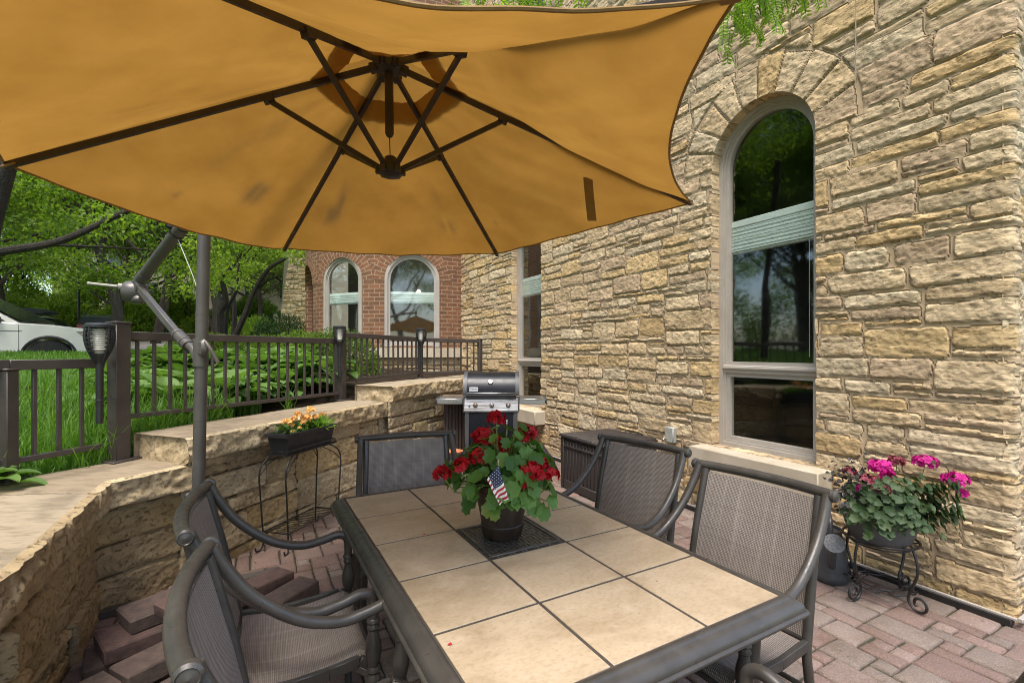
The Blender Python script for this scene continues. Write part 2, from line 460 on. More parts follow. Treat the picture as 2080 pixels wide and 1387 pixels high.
# ================================================================== stone pattern as a height field
def ashlar(W, Hh, cw, ch, rg, wr, hr, hp, ar=2.1):
    """random coursed rubble: fills a cell grid from the bottom up with stones wider than they are tall"""
    nx, nz = int(math.ceil(W / cw)), int(math.ceil(Hh / ch))
    idg = -np.ones((nx, nz), int); rects = []; top = np.zeros(nx, int)
    while True:
        z = int(top.min())
        if z >= nz: break
        x = int(np.argmin(top)); G = 0
        while x + G < nx and top[x + G] == z: G += 1
        lt_ = top[x - 1] - z if x > 0 else 0; rt = top[x + G] - z if x + G < nx else 0
        h = int(rg.choice(hr, p=hp)); wmin = wr[0]
        side = [q for q in (lt_, rt) if 0 < q <= max(hr)]
        if G < 2 * wmin and side: h = min(side)                     # level up with a neighbour
        elif side and rg.random() < .35: h = int(side[0])
        asp = max(1.0, ar * h * ch / cw)
        w_ = int(rg.integers(wr[0], wr[1] + 1)); w_ = max(w_, int(asp))
        if G - w_ < wmin: w_ = G if G <= wr[1] * 1.35 else G // 2
        w_ = max(1, min(w_, G))
        while h > 1 and w_ < ar * .71 * h * ch / cw and not (G < 2 * wmin and side and h == min(side)): h -= 1
        h = min(h, nz - z)
        idg[x:x + w_, z:z + h] = len(rects); rects.append((x * cw, (x + w_) * cw, z * ch, (z + h) * ch)); top[x:x + w_] = z + h
    return idg, np.array(rects)

PAL = np.array([(.56, .42, .25), (.585, .455, .285), (.56, .405, .21), (.49, .365, .235), (.60, .485, .32), (.53, .375, .19), (.57, .44, .275)])
PALP = np.array([.22, .2, .13, .13, .12, .08, .12])

def stone_field(T, Z, idg, rects, cw, ch, rg, warp=.018, joint=.011, depth=.03, mortar=(.40, .315, .215), arches=(), lean=1.0, pal=PAL, palp=PALP, rough=1.0, edge=.03, jk=.7):
    wx = T + warp * fbm(T * 4, Z * 4, 3, 3) + .35 * warp * fbm(T * 9, Z * 9, 2, 91) + warp * .5 * fbm(T * 18, Z * 18, 2, 9)
    wz = Z + warp * .8 * fbm(T * 2.2, Z * 5, 3, 21) + warp * .35 * fbm(T * 16, Z * 16, 2, 33)
    i = np.clip((wx / cw).astype(int), 0, idg.shape[0] - 1); j = np.clip((wz / ch).astype(int), 0, idg.shape[1] - 1)
    sid = idg[i, j]
    n = len(rects)
    jit = rg.uniform(-.5, 1.0, (n + 60, 4)) * joint * jk * .55
    r = rects[sid]; jt = jit[sid]
    dx_ = np.minimum(wx - r[:, 0] - jt[:, 0], r[:, 1] - jt[:, 1] - wx); dz_ = np.minimum(wz - r[:, 2] - jt[:, 2], r[:, 3] - jt[:, 3] - wz)
    cr = np.minimum(rg.uniform(.012, .042, n + 60)[sid], .45 * (r[:, 3] - r[:, 2]))
    dd = np.where((dx_ < cr) & (dz_ < cr), cr - np.hypot(cr - dx_, cr - dz_), np.minimum(dx_, dz_))
    for (c, zs, rad, wid, nv, off) in arches:
        dx = T - c; dz = Z - zs
        rr = np.hypot(dx, dz); ang = np.arctan2(dz, dx)
        rw = rr + warp * .5 * fbm(T * 6, Z * 6, 2, 40)
        inside = (rw < rad + wid) & (dz > -.02)
        af = ang / math.pi * nv + .25 * fbm(ang * 3, rr * 2, 2, 5) * .5
        vi = np.clip(np.floor(af).astype(int), 0, nv - 1)
        ad = np.minimum(af - vi, vi + 1 - af) * math.pi / nv * rr
        wv = wid * (1 + .10 * np.sin(vi * 2.7 + off))
        dv = np.minimum(ad, np.minimum(rr - rad + .03, rad + wv - rw)) - 0.0
        sid = np.where(inside, n + off + vi, sid)
        dd = np.where(inside, dv, np.where(dz > -.02, np.minimum(dd, rw - rad - wid - .004), dd))
    nn = n + 60
    scol = pal[rg.choice(len(pal), nn, p=palp)] * rg.uniform(.88, 1.10, (nn, 1))
    pro = rg.uniform(.55, 1.25, nn); tx = rg.uniform(-1, 1, nn); tz = rg.uniform(-.7, 1, nn)
    e = sstep(joint * .35, joint * .35 + edge, dd)
    big = fbm(T * 7 + sid * 3.1, Z * 9, 4, 2, .55); chip = fbm(T * 26, Z * 34, 3, 6, .6)
    chip2 = fbm(T * 48, Z * 66, 2, 66, .6); ridge = 1 - np.abs(fbm(T * 9 + sid * 1.7, Z * 13, 3, 14)) * 2
    cx_ = (r[:, 0] + r[:, 1]) / 2; cz_ = (r[:, 2] + r[:, 3]) / 2
    tilt = tx[sid] * (wx - cx_) * .07 + tz[sid] * (wz - cz_) * .14
    h = e * (depth * pro[sid] + tilt * lean + rough * (.010 * big + .0065 * chip + .0025 * ridge + .005 * chip2)) + (1 - e) * .002 * fbm(T * 40, Z * 40, 2, 50)
    inm = (dd < joint * .38)
    col = np.where(inm[:, None], np.array(mortar)[None, :] * (1 + .12 * fbm(T * 20, Z * 20, 2, 60))[:, None], scol[sid])
    global MORT
    MORT = inm.astype(float)
    return h, col

def open_grid(tl, zl, openings):
    """regular grid with arched openings cut out; returns t, z, quads and the boundary edges round the openings"""
    nt_, nz_ = len(tl), len(zl)
    T, Z = np.meshgrid(tl, zl, indexing='ij'); T = T.ravel().copy(); Z = Z.ravel().copy()
    I, J = np.meshgrid(np.arange(nt_ - 1), np.arange(nz_ - 1), indexing='ij')
    a = (I * nz_ + J).ravel()
    Q = np.stack([a, a + nz_, a + nz_ + 1, a + 1], 1)
    ct = T[Q].mean(1); cz = Z[Q].mean(1)
    keep = np.ones(len(Q), bool)
    for (t0, t1, z0, zs) in openings:
        c = (t0 + t1) / 2; rad = (t1 - t0) / 2
        ins = ((ct > t0) & (ct < t1) & (cz > z0) & (cz < zs)) | ((cz >= zs) & (np.hypot(ct - c, cz - zs) < rad))
        keep &= ~ins
    Q = Q[keep]
    used = np.zeros(len(T), bool); used[Q.ravel()] = True
    E = np.concatenate([Q[:, [0, 1]], Q[:, [1, 2]], Q[:, [2, 3]], Q[:, [3, 0]]])
    key = np.sort(E, 1); kk = key[:, 0].astype(np.int64) * len(T) + key[:, 1]
    u, inv, cnt = np.unique(kk, return_inverse=True, return_counts=True)
    B = E[cnt[inv] == 1]
    bt = T[B].mean(1); bz = Z[B].mean(1)
    sel = np.zeros(len(B), bool)
    for (t0, t1, z0, zs) in openings:
        rad = (t1 - t0) / 2
        sel |= (bt > t0 - .05) & (bt < t1 + .05) & (bz > z0 - .05) & (bz < zs + rad + .05)
    Bo = B[sel]
    bv = np.unique(Bo)
    for (t0, t1, z0, zs) in openings:
        c = (t0 + t1) / 2; rad = (t1 - t0) / 2
        m_ = bv[(Z[bv] > zs + 1e-4) & (np.abs(T[bv] - c) < rad + .1) & (Z[bv] < zs + rad + .1)]
        dx = T[m_] - c; dz = Z[m_] - zs; l = np.maximum(np.hypot(dx, dz), 1e-6)
        T[m_] = c + dx / l * rad; Z[m_] = zs + dz / l * rad
    return T, Z, Q, Bo

def finish(T, Z, Q, Bo, h, col, mapf, name, mat, parent, deep=.13, extra=()):
    V = mapf(T, Z, h)
    edges = [Bo] + list(extra)
    C = col; Mo = MORT
    for k, (Eb, dp) in enumerate([(Bo, deep)] + [(e, d_) for e, d_ in extra]):
        if len(Eb) == 0: continue
        bv, inv = np.unique(Eb, return_inverse=True); inv = inv.reshape(Eb.shape)
        if callable(dp): NV = dp(bv)
        else: NV = mapf(T[bv], Z[bv], np.full(len(bv), -dp))
        o = len(V); V = np.concatenate([V, NV]); C = np.concatenate([C, col[bv]]); Mo = np.concatenate([Mo, MORT[bv]])
        Q = np.concatenate([Q, np.stack([Eb[:, 1], Eb[:, 0], o + inv[:, 0], o + inv[:, 1]], 1)])
    return np_mesh(name, V, Q, mat, parent, True, 50, {'col': C, 'mort': Mo})

# ------------------------------------------------------------------ stone building
WA = np.array([-.4782, .8783, 0.]); WN = np.array([-.8783, -.4782, 0.]); WP = np.array([2.706, 2.566, 0.])
def wall_pt(t, z, off=0.0): return Vector(WP + WA * t + WN * off) + Vector((0, 0, z))
WALLM = Matrix(((WA[0], -WN[0], 0, WP[0]), (WA[1], -WN[1], 0, WP[1]), (0, 0, 1, 0), (0, 0, 0, 1)))  # local x along, y inward, z up
bld = thing('stone_building', 'tan split limestone building with tall arched windows on the right of the patio', 'building', (0, 0, 0))
W1 = (1.0, 1.892, .63, 3.09); W2 = (4.774, 5.666, .63, 3.09); W3 = (4.70, 5.60, 4.9, 6.55)
OPN = [W1, W2, W3]
tl = [-.03]
while tl[-1] < 8.3: tl.append(tl[-1] + max(.0055, (2.6 + .878 * tl[-1]) / 470 * 1.05))
tl = np.array(tl)
for o in OPN:
    for e in o[:2]: tl[np.argmin(abs(tl - e))] = e
zl = list(np.arange(-.02, 3.75, .0095))
while zl[-1] < 9.6: zl.append(zl[-1] + min(.05, .012 + .006 * (zl[-1] - 3.7)))
zl = np.array(zl)
for o in OPN:
    for e in o[2:]: zl[np.argmin(abs(zl - e))] = e
rg = np.random.default_rng(5)
cw, ch = .0415, .049
idg, rects = ashlar(8.6, 9.8, cw, ch, rg, (5, 12), [1, 2, 3, 4], [.07, .45, .36, .12])
T, Z, Q, Bo = open_grid(tl, zl, OPN)
arch = [((o[0] + o[1]) / 2, o[3], (o[1] - o[0]) / 2, .30, 10, 12 * k) for k, o in enumerate(OPN)]
h, col = stone_field(T + .05, Z + .04, idg, rects, cw, ch, rg, .020, .016, .012, (.47, .345, .215), lean=.35, rough=.8, edge=.009, jk=.9, arches=[(a[0] + .05, a[1] + .04, *a[2:]) for a in arch])
wallmap = lambda t, z, hh: WP[None, :] + t[:, None] * WA + hh[:, None] * WN + np.stack([0 * z, 0 * z, z], 1)
# rough arris at the corner and beside the openings
Tj = T.copy()
near0 = T < -.02
jitc = .020 * fbm(Z * 9, Z * 0 + 3.3, 4, 71) + .008 * fbm(Z * 40, Z * 0, 2, 5)
Tj += np.where(T < .05, jitc * (1 - np.clip((T + .03) / .08, 0, 1)), 0)
h = h - .028 * np.exp(-np.clip(T + .03, 0, 9) / .02)
bvs = np.unique(Bo)
strm = Z[bvs] < np.interp(0, [0], [20])
for (t0, t1, z0, zs) in OPN:
    s_ = bvs[(Z[bvs] > z0 + .01) & (Z[bvs] < zs) & (T[bvs] > t0 - .05) & (T[bvs] < t1 + .05)]
    sg = np.where(T[s_] < (t0 + t1) / 2, 1, -1)
    Tj[s_] += -sg * (.004 + .010 * fbm(Z[s_] * 12, Z[s_] * 0 + t0, 3, 8))
nz_ = len(zl); c0 = np.arange(nz_ - 1)
left_edge = np.stack([c0 + 1, c0], 1)
sidev = Vector((.8783, .4782, 0))
def corner_back(bv):
    P = wallmap(Tj[bv], Z[bv], h[bv]); return P + np.array([.8783, .4782, 0.]) * .06
finish(Tj, Z, Q, Bo, h, col, wallmap, 'wall', M['stone'], bld, .16, [(left_edge, corner_back)])
# return face round the corner (seen as a sliver)
tl2 = np.concatenate([np.arange(0, .5, .007), np.arange(.5, 3.2, .03)]); zl2 = np.concatenate([np.arange(-.02, 3.7, .010), np.arange(3.7, 9.6, .08)])
T2, Z2, Q2, B2 = open_grid(tl2, zl2, [])
idg2, rects2 = ashlar(3.6, 9.8, cw, ch, rg, (4, 12), [1, 2, 3, 4], [.1, .36, .34, .2])
h2, col2 = stone_field(T2, Z2 + .04, idg2, rects2, cw, ch, rg, .020, .016, .012, (.47, .345, .215), lean=.4, edge=.009, jk=.9)
h2 = h2 - .02 * np.exp(-T2 / .03)
SA = np.array([.8783, .4782, 0.]); SN = np.array([.4782, -.8783, 0.])
P2 = WP + WN * .004
sidemap = lambda t, z, hh: P2[None, :] + t[:, None] * SA + hh[:, None] * SN + np.stack([0 * z, 0 * z, z], 1)
finish(T2, Z2, Q2[:, ::-1], np.zeros((0, 2), int), h2, col2, sidemap, 'end_wall', M['stone'], bld)
# roof slab + dim room behind the windows
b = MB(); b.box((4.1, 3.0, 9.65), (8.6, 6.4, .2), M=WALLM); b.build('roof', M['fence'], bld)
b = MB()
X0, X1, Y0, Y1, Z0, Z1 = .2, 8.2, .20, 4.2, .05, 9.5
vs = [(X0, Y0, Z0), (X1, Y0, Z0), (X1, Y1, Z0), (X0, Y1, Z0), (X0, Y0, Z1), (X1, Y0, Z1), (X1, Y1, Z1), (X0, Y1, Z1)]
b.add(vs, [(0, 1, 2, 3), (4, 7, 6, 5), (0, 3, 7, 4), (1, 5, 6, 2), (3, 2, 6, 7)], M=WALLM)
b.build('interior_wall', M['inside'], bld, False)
# dark metal flashing along the foot of the wall
b = MB(); b.box((4.0, -.035, .012), (8.06, .05, .05), bev=.004, M=WALLM); b.build('base_flashing', M['black'], bld)
b = MB(); b.box((4.0, -.052, .045), (8.10, .016, .014), bev=.002, M=WALLM)
b.bar(WALLM @ Vector((-.06, -.05, .045)), WALLM @ Vector((-.06, 2.6, .045)), .02, .02); b.build('drip_edge', M['frame'], bld)
b = MB(); b.tube([WALLM @ Vector((.72, -.045, z)) for z in (3.28, 4.5, 7, 9.4)], .0035, 6); b.build('lightning_cable', M['cable'], bld)

def outline(t0, t1, z0, zs, ins, n=22):
    c = (t0 + t1) / 2; rad = (t1 - t0) / 2 - ins
    p = [(t0 + ins, z0 + ins)]
    for i in range(n + 1):
        a = math.pi - math.pi * i / n
        p.append((c + rad * math.cos(a), zs + rad * math.sin(a)))
    p.append((t1 - ins, z0 + ins))
    return p
def ring(mb, o1, o2, y0, y1, Mx):
    n = len(o1)
    vs = []
    for (x, z) in o1: vs += [(x, y0, z), (x, y1, z)]
    for (x, z) in o2: vs += [(x, y0, z), (x, y1, z)]
    fs = []
    for i in range(n):
        j = (i + 1) % n; A = 2 * i; B = 2 * j; C = 2 * n + 2 * i; D = 2 * n + 2 * j
        fs += [(A, C, D, B), (C, C + 1, D + 1, D), (A, B, B + 1, A + 1)]
    mb.add(vs, fs, M=Mx)

def make_window(parent, Mx, o, rec, mid=None, blind=None, sill=True, label=None, top_only=False):
    t0, t1, z0, zs = o
    f = MB()
    ring(f, outline(t0 - .02, t1 + .02, z0 - .02, zs, 0), outline(t0, t1, z0, zs, .035), rec, rec + .09, Mx)
    ring(f, outline(t0, t1, z0, zs, .030), outline(t0, t1, z0, zs, .055), rec + .018, rec + .07, Mx)
    zsplit = mid
    if mid:
        f.box(((t0 + t1) / 2, rec + .045, mid), (t1 - t0 - .06, .07, .07), bev=.006, M=Mx)
        f.box(((t0 + t1) / 2, rec + .02, mid + .012), (t1 - t0 - .064, .05, .022), bev=.004, M=Mx)
    wo = f.build('window', M['frame'], parent, True, 30)
    if label: wo['label'] = label
    s = MB()
    def rect_ring(a0, a1, b0, b1, wd, y):
        o1 = [(a0, b0), (a0, b1), (a1, b1), (a1, b0)]; o2 = [(a0 + wd, b0 + wd), (a0 + wd, b1 - wd), (a1 - wd, b1 - wd), (a1 - wd, b0 + wd)]
        ring(s, o1, o2, y, y + .05, Mx)
    if mid:
        rect_ring(t0 + .055, t1 - .055, z0 + .055, mid - .035, .034, rec + .028)
        ring(s, outline(t0, t1, mid - .02, zs, .055), outline(t0, t1, mid - .02, zs, .085), rec + .028, rec + .075, Mx)
    else:
        ring(s, outline(t0, t1, z0, zs, .055), outline(t0, t1, z0, zs, .085), rec + .028, rec + .075, Mx)
    s.build('sash', M['frame'], wo, True, 30)
    def pane(pts, nm):
        g = MB(); g.add([(x, rec + .055, z) for x, z in pts], [tuple(range(len(pts)))], M=Mx); g.build(nm, M['glass'], wo, False)
    if mid:
        pane([(t0 + .087, z0 + .087), (t0 + .087, mid - .067), (t1 - .087, mid - .067), (t1 - .087, z0 + .087)], 'pane')
        pane(outline(t0, t1, mid - .02, zs, .084), 'pane')
    else:
        pane(outline(t0, t1, z0, zs, .084), 'pane')
    if blind:
        bt, bb = blind
        g = MB()
        g.box(((t0 + t1) / 2, rec + .09, bt - .03), (t1 - t0 - .13, .06, .06), bev=.006, M=Mx)
        k = max(int((bt - .06 - bb) / .011), 4)
        for i in range(k):
            zz = bt - .064 - (bt - .064 - bb) * (i + .5) / k
            g.box(((t0 + t1) / 2 + .004 * math.sin(i * 1.7), rec + .088 + .004 * math.sin(i * 2.3), zz), (t1 - t0 - .16, .048, .0092), M=Mx)
        g.box(((t0 + t1) / 2, rec + .10, bb - .01), (t1 - t0 - .155, .05, .02), bev=.004, M=Mx)
        g.build('blind', M['blind'], wo)
        c = MB()
        for q in (.25, .5, .78):
            x = t0 + (t1 - t0) * q
            c.tube([Mx @ Vector((x, rec + .072, bt - .07)), Mx @ Vector((x, rec + .072, bb - .03))], .0022, 5)
        c.tube([Mx @ Vector((t0 + .14, rec + .072, bt - .06)), Mx @ Vector((t0 + .14, rec + .072, z0 + .8))], .003, 5)
        c.build('blind_cord', M['cord'], wo)
    if sill:
        g = MB(); g.box(((t0 + t1) / 2, -.005, z0 - .10), (t1 - t0 + .22, .35, .19), bev=.008, M=Mx); g.build('sill', M['sill'], wo)
    return wo
make_window(bld, WALLM, W1, .095, 1.315, (2.63, 2.36), label='near arched window with a seafoam blind and an overhanging sill')
make_window(bld, WALLM, W2, .095, 1.315, (2.63, 2.36), label='far arched window behind the gas grill')
make_window(bld, WALLM, W3, .07, sill=False, label='upper floor arched window')

# ------------------------------------------------------------------ round brick tower
tw = thing('brick_tower', 'round red brick tower with arched windows behind the upper fence', 'tower', (-2.37, 11.36, 0))
TR = 2.4
face0 = math.atan2(-11.36, 2.37)            # direction from the centre to the camera
def tower_map(t, z, hh):
    a = face0 - t / TR                       # t grows to the camera's left
    return np.stack([(TR + hh) * np.cos(a), (TR + hh) * np.sin(a), z], 1)
def deg(d_): return R(d_) * TR
TO = [(deg(-11.2), deg(12.7), 1.58, 2.84), (deg(24.2), deg(46.4), 1.58, 2.84), (deg(58.5), deg(81.5), 1.58, 2.84)]
TO += [(a - .04, b_ + .04, 4.6, 6.2) for a, b_, _, _ in TO]
ts = np.linspace(deg(-75), deg(120), 260); zs_ = np.concatenate([np.linspace(1.54, 3.6, 80), np.linspace(3.65, 10.5, 110)])
for o in TO:
    for e in o[:2]: ts[np.argmin(abs(ts - e))] = e
    for e in o[2:]: zs_[np.argmin(abs(zs_ - e))] = e
T, Z, Q, Bo = open_grid(ts, zs_, TO)
V = tower_map(T, Z, np.zeros(len(T)))
bv, inv = np.unique(Bo, return_inverse=True); inv = inv.reshape(Bo.shape)
NV = tower_map(T[bv], Z[bv], np.full(len(bv), -.14)); o_ = len(V)
V = np.concatenate([V, NV]); Q = np.concatenate([Q[:, ::-1], np.stack([Bo[:, 0], Bo[:, 1], o_ + inv[:, 1], o_ + inv[:, 0]], 1)])
UV = np.concatenate([np.stack([T, Z], 1), np.stack([T[bv] + .11, Z[bv]], 1)])
np_mesh('wall', V, Q, M['brick'], tw, True, 40, uv=UV)
def arch_ring(o, w_, z_bottom, name):
    t0, t1, z0, zs = o; c = (t0 + t1) / 2; rad = (t1 - t0) / 2
    nA = 44; vs = []; uv = []; fs = []
    for i in range(nA + 1):
        a = math.pi * i / nA
        for k, rr in enumerate((rad - .004, rad + w_ / 2, rad + w_)):
            vs.append((c + rr * math.cos(a), zs + rr * math.sin(a)))
            uv.append((k * w_ / 2 * .98, a * (rad + w_ / 2)))
    vs = np.array(vs); V = tower_map(vs[:, 0], vs[:, 1], np.full(len(vs), .006))
    F_ = [(i * 3 + k, i * 3 + k + 1, (i + 1) * 3 + k + 1, (i + 1) * 3 + k) for i in range(nA) for k in range(2)]
    np_mesh(name, V, np.array(F_)[:, ::-1] if False else F_, M['brick'], tw, True, uv=np.array(uv))
for o in TO[:3]: arch_ring(o, .26, 0, 'brick_arch')
# limestone band and rubble base
b = MB()
def arc_band(r0, r1, z0, z1, d0=-75, d1=120, n=80):
    vs = []
    for i in range(n + 1):
        a = face0 - R(d0 + (d1 - d0) * i / n)
        for (r_, z_) in ((r0, z0), (r1, z0), (r1, z1), (r0, z1)): vs.append((r_ * math.cos(a), r_ * math.sin(a), z_))
    fs = [(i * 4 + k, i * 4 + (k + 1) % 4, i * 4 + 4 + (k + 1) % 4, i * 4 + 4 + k) for i in range(n) for k in range(4)]
    b.add(vs, fs)
arc_band(TR - .2, TR + .07, 1.36, 1.54); b.build('stone_band', M['sill'], tw, True, 30)
tb = np.linspace(deg(-75), deg(120), 240); zb = np.linspace(.6, 1.36, 44)
T, Z, Q, Bo = open_grid(tb, zb, [])
idb, reb = ashlar(10, 1.2, .12, .07, rg, (2, 5), [1, 2, 3], [.3, .45, .25])
hb, cb = stone_field(T + 4, Z - .5, idb, reb, .12, .07, rg, .02, .014, .03)
np_mesh('rubble_base', tower_map(T, Z, hb - .02), Q[:, ::-1], M['stone'], tw, True, 50, {'col': cb * .75})
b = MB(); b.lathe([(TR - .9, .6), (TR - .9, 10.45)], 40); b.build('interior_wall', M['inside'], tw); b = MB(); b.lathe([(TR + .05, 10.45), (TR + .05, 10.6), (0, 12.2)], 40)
b.build('roof', M['fence'], tw)
for k, o in enumerate(TO):
    c = (o[0] + o[1]) / 2; hw = (o[1] - o[0]) / 2
    a = face0 - c / TR
    ch_ = TR * math.sin(hw / TR); dist = TR * math.cos(hw / TR)
    # local frame: x along to the camera's right-hand reading order, y inward
    n_ = Vector((math.cos(a), math.sin(a), 0)); x_ = Vector((math.sin(a), -math.cos(a), 0))
    Mx = Matrix(((x_.x, -n_.x, 0, n_.x * dist), (x_.y, -n_.y, 0, n_.y * dist), (0, 0, 1, 0), (0, 0, 0, 1)))
    if k == 2: continue
    make_window(tw, Mx, (-ch_, ch_, o[2], o[3]), .10 if k % 3 == 2 else -.02, None, (2.62, 2.42) if k < 2 else None, sill=False)
bulb = bpy.data.materials.new('lit_bulb'); bulb.use_nodes = True
bb = bulb.node_tree.nodes['Principled BSDF']; bb.inputs['Emission Color'].default_value = (1, .62, .25, 1); bb.inputs['Emission Strength'].default_value = 14
pl = thing('pendant_lamp', 'small warm glowing pendant lamp inside the brick tower window', 'lamp', (-1.83, 9.22, 2.62))
b = MB(); b.lathe([(.0, -.05), (.03, -.035), (.042, 0), (.03, .04), (.012, .06)], 14); b.build('bulb', bulb, pl)
b = MB(); b.tube([(0, 0, .06), (0, 0, .7)], .005, 6); b.build('cord', M['black'], pl)
# ================================================================== terrain
FRONT = [(-1.75, -2.6), (-1.56, 0.0), (-1.66, 1.5), (-2.27, 2.61), (-2.07, 3.04), (-1.72, 4.16), (-1.42, 5.07), (-1.30, 5.2), (-1.04, 5.9), (-.70, 6.66), (-.167, 7.84), (-.1, 8.0)]
FX = np.array([p[0] for p in FRONT]); FY = np.array([p[1] for p in FRONT])
def xmid(y): return np.interp(y, FY, FX) - .25
def bench(y): return .66 + .19 * sstep(2.9, 3.5, y) + .17 * sstep(5.0, 5.7, y)
def drive_pq(x, y):
    return (x + 11.32) * .906 + (y - 9.97) * .423, (y - 9.97) * .906 - (x + 11.32) * .423
def zup(x, y):
    x = np.asarray(x, float); y = np.asarray(y, float)
    r = np.maximum(0, xmid(np.minimum(y, 7.5)) - x) + .35 * np.maximum(0, y - 7.5)
    b = bench(y)
    s = np.clip((r - .3) / 6.0, 0, 1); s = .5 * s + .5 * s * s * (3 - 2 * s)
    z = b + (1.42 - b) * s
    pq, qq = drive_pq(x, y)
    dip = sstep(2.1, 1.6, np.abs(qq)) * sstep(3.3, 2.7, pq)
    z = z + (.945 - z) * dip
    fac = 1 - sstep(2.5, 8, x) * (1 - sstep(14, 22, y))
    return (z + .065 * np.clip(y - 19.5, 0, 26)) * fac + (.015 * fbm(x * .7, y * .7, 3, 17)) * (1 - dip)
def axis_vals(lo, a, b, hi, st):
    v = list(np.arange(a, b, st)); x = b; s_ = st
    while x < hi: v.append(x); s_ *= 1.25; x += s_
    v.append(hi); x = a - st; s_ = st
    while x > lo: v.insert(0, x); s_ *= 1.25; x -= s_
    v.insert(0, lo); return np.array(v)
gx = axis_vals(-300, -6, 3.4, 300, .09); gy = axis_vals(-200, -2.8, 9, 400, .09)
X, Y = np.meshgrid(gx, gy, indexing='ij'); x = X.ravel(); y = Y.ravel()
pat = ((x > xmid(y)) & (y < 8.0)) | (y < -2.6) & (x > -2)
z = np.where(pat, -.085, zup(x, y))
n1, n2 = len(gx), len(gy)
I, J = np.meshgrid(np.arange(n1 - 1), np.arange(n2 - 1), indexing='ij'); a = (I * n2 + J).ravel()
def ground_mat():
    m, nt, b = newmat('lawn_and_earth')
    tc = nd(nt, 'ShaderNodeTexCoord').outputs['Object']
    at_ = nd(nt, 'ShaderNodeAttribute'); at_.attribute_name = 'lawn'
    n = noise(nt, tc, 9, 5, .7); n2_ = noise(nt, tc, .6, 3)
    g = mix(nt, c4((.062, .13, .02)), c4((.09, .175, .03)), ramp(nt, n, .35, .65))
    g = mix(nt, g, c4((.10, .15, .035)), ramp(nt, n2_, .5, .7, 0, .5))
    e = mix(nt, c4((.045, .030, .02)), c4((.02, .015, .01)), ramp(nt, n, .35, .65))
    nt.links.new(mix(nt, e, g, at_.outputs['Fac']), b.inputs['Base Color']); b.inputs['Roughness'].default_value = .95
    b.inputs['Specular IOR Level'].default_value = .1
    nt.links.new(bump(nt, noise(nt, tc, 60, 4, .7), .8, .03), b.inputs['Normal'])
    return m
M['ground'] = ground_mat()
rr = np.maximum(0, xmid(np.minimum(y, 7.5)) - x)
bed = (rr < 3.2 + .3 * np.sin(y * 2)) & (y > 3.6) & (y < 14)
lawn = np.where((pat & (x < 6.2) & (y > -1.6)) | bed, 0., 1.)
g = np_mesh('ground', np.stack([x, y, z], 1), np.stack([a, a + n2, a + n2 + 1, a + 1], 1), M['ground'], None, True, None, {'lawn': lawn})
tag(g, 'grassy ground rising gently from the patio to the street', 'ground', kind='structure')

# road beyond the lawn
def road():
    xs = np.linspace(-70, 14, 60); ys = np.linspace(19.3, 34, 16)
    X, Y = np.meshgrid(xs, ys, indexing='ij'); n2 = len(ys)
    Z = zup(X.ravel(), Y.ravel()); Z = 1.43 + .065 * np.clip(Y.ravel() - 19.5, 0, 26) + .02
    I, J = np.meshgrid(np.arange(59), np.arange(15), indexing='ij'); a = (I * n2 + J).ravel()
    m = pmat('pale_concrete_road', (.42, .36, .33), (.36, .31, .285), 2, .9, 0, .2, 60)
    o = np_mesh('road', np.stack([X.ravel(), Y.ravel(), Z], 1), np.stack([a, a + n2, a + n2 + 1, a + 1], 1), m)
    tag(o, 'pale concrete road beyond the lawn', 'road', kind='structure')
    b = MB(); b.box((-28, 19.22, 1.40), (84, .16, .13), bev=.02)
    o = b.build('kerb', m); tag(o, 'low concrete kerb between lawn and road', 'kerb', kind='structure')
def driveway():
    ps = np.linspace(-34, 2.75, 40); qs = np.linspace(-1.62, 1.62, 9)
    P_, Q_ = np.meshgrid(ps, qs, indexing='ij'); P_, Q_ = P_.ravel(), Q_.ravel()
    a = np.meshgrid(np.arange(39), np.arange(8), indexing='ij'); a = (a[0] * 9 + a[1]).ravel()
    o = np_mesh('driveway', np.stack([-11.32 + P_ * .906 - Q_ * .423, 9.97 + P_ * .423 + Q_ * .906, np.full(len(P_), .96)], 1), np.stack([a, a + 9, a + 10, a + 1], 1), bpy.data.materials['pale_concrete_road'])
    tag(o, 'pale sunken drive under the white car', 'driveway', kind='structure')
road()
driveway()

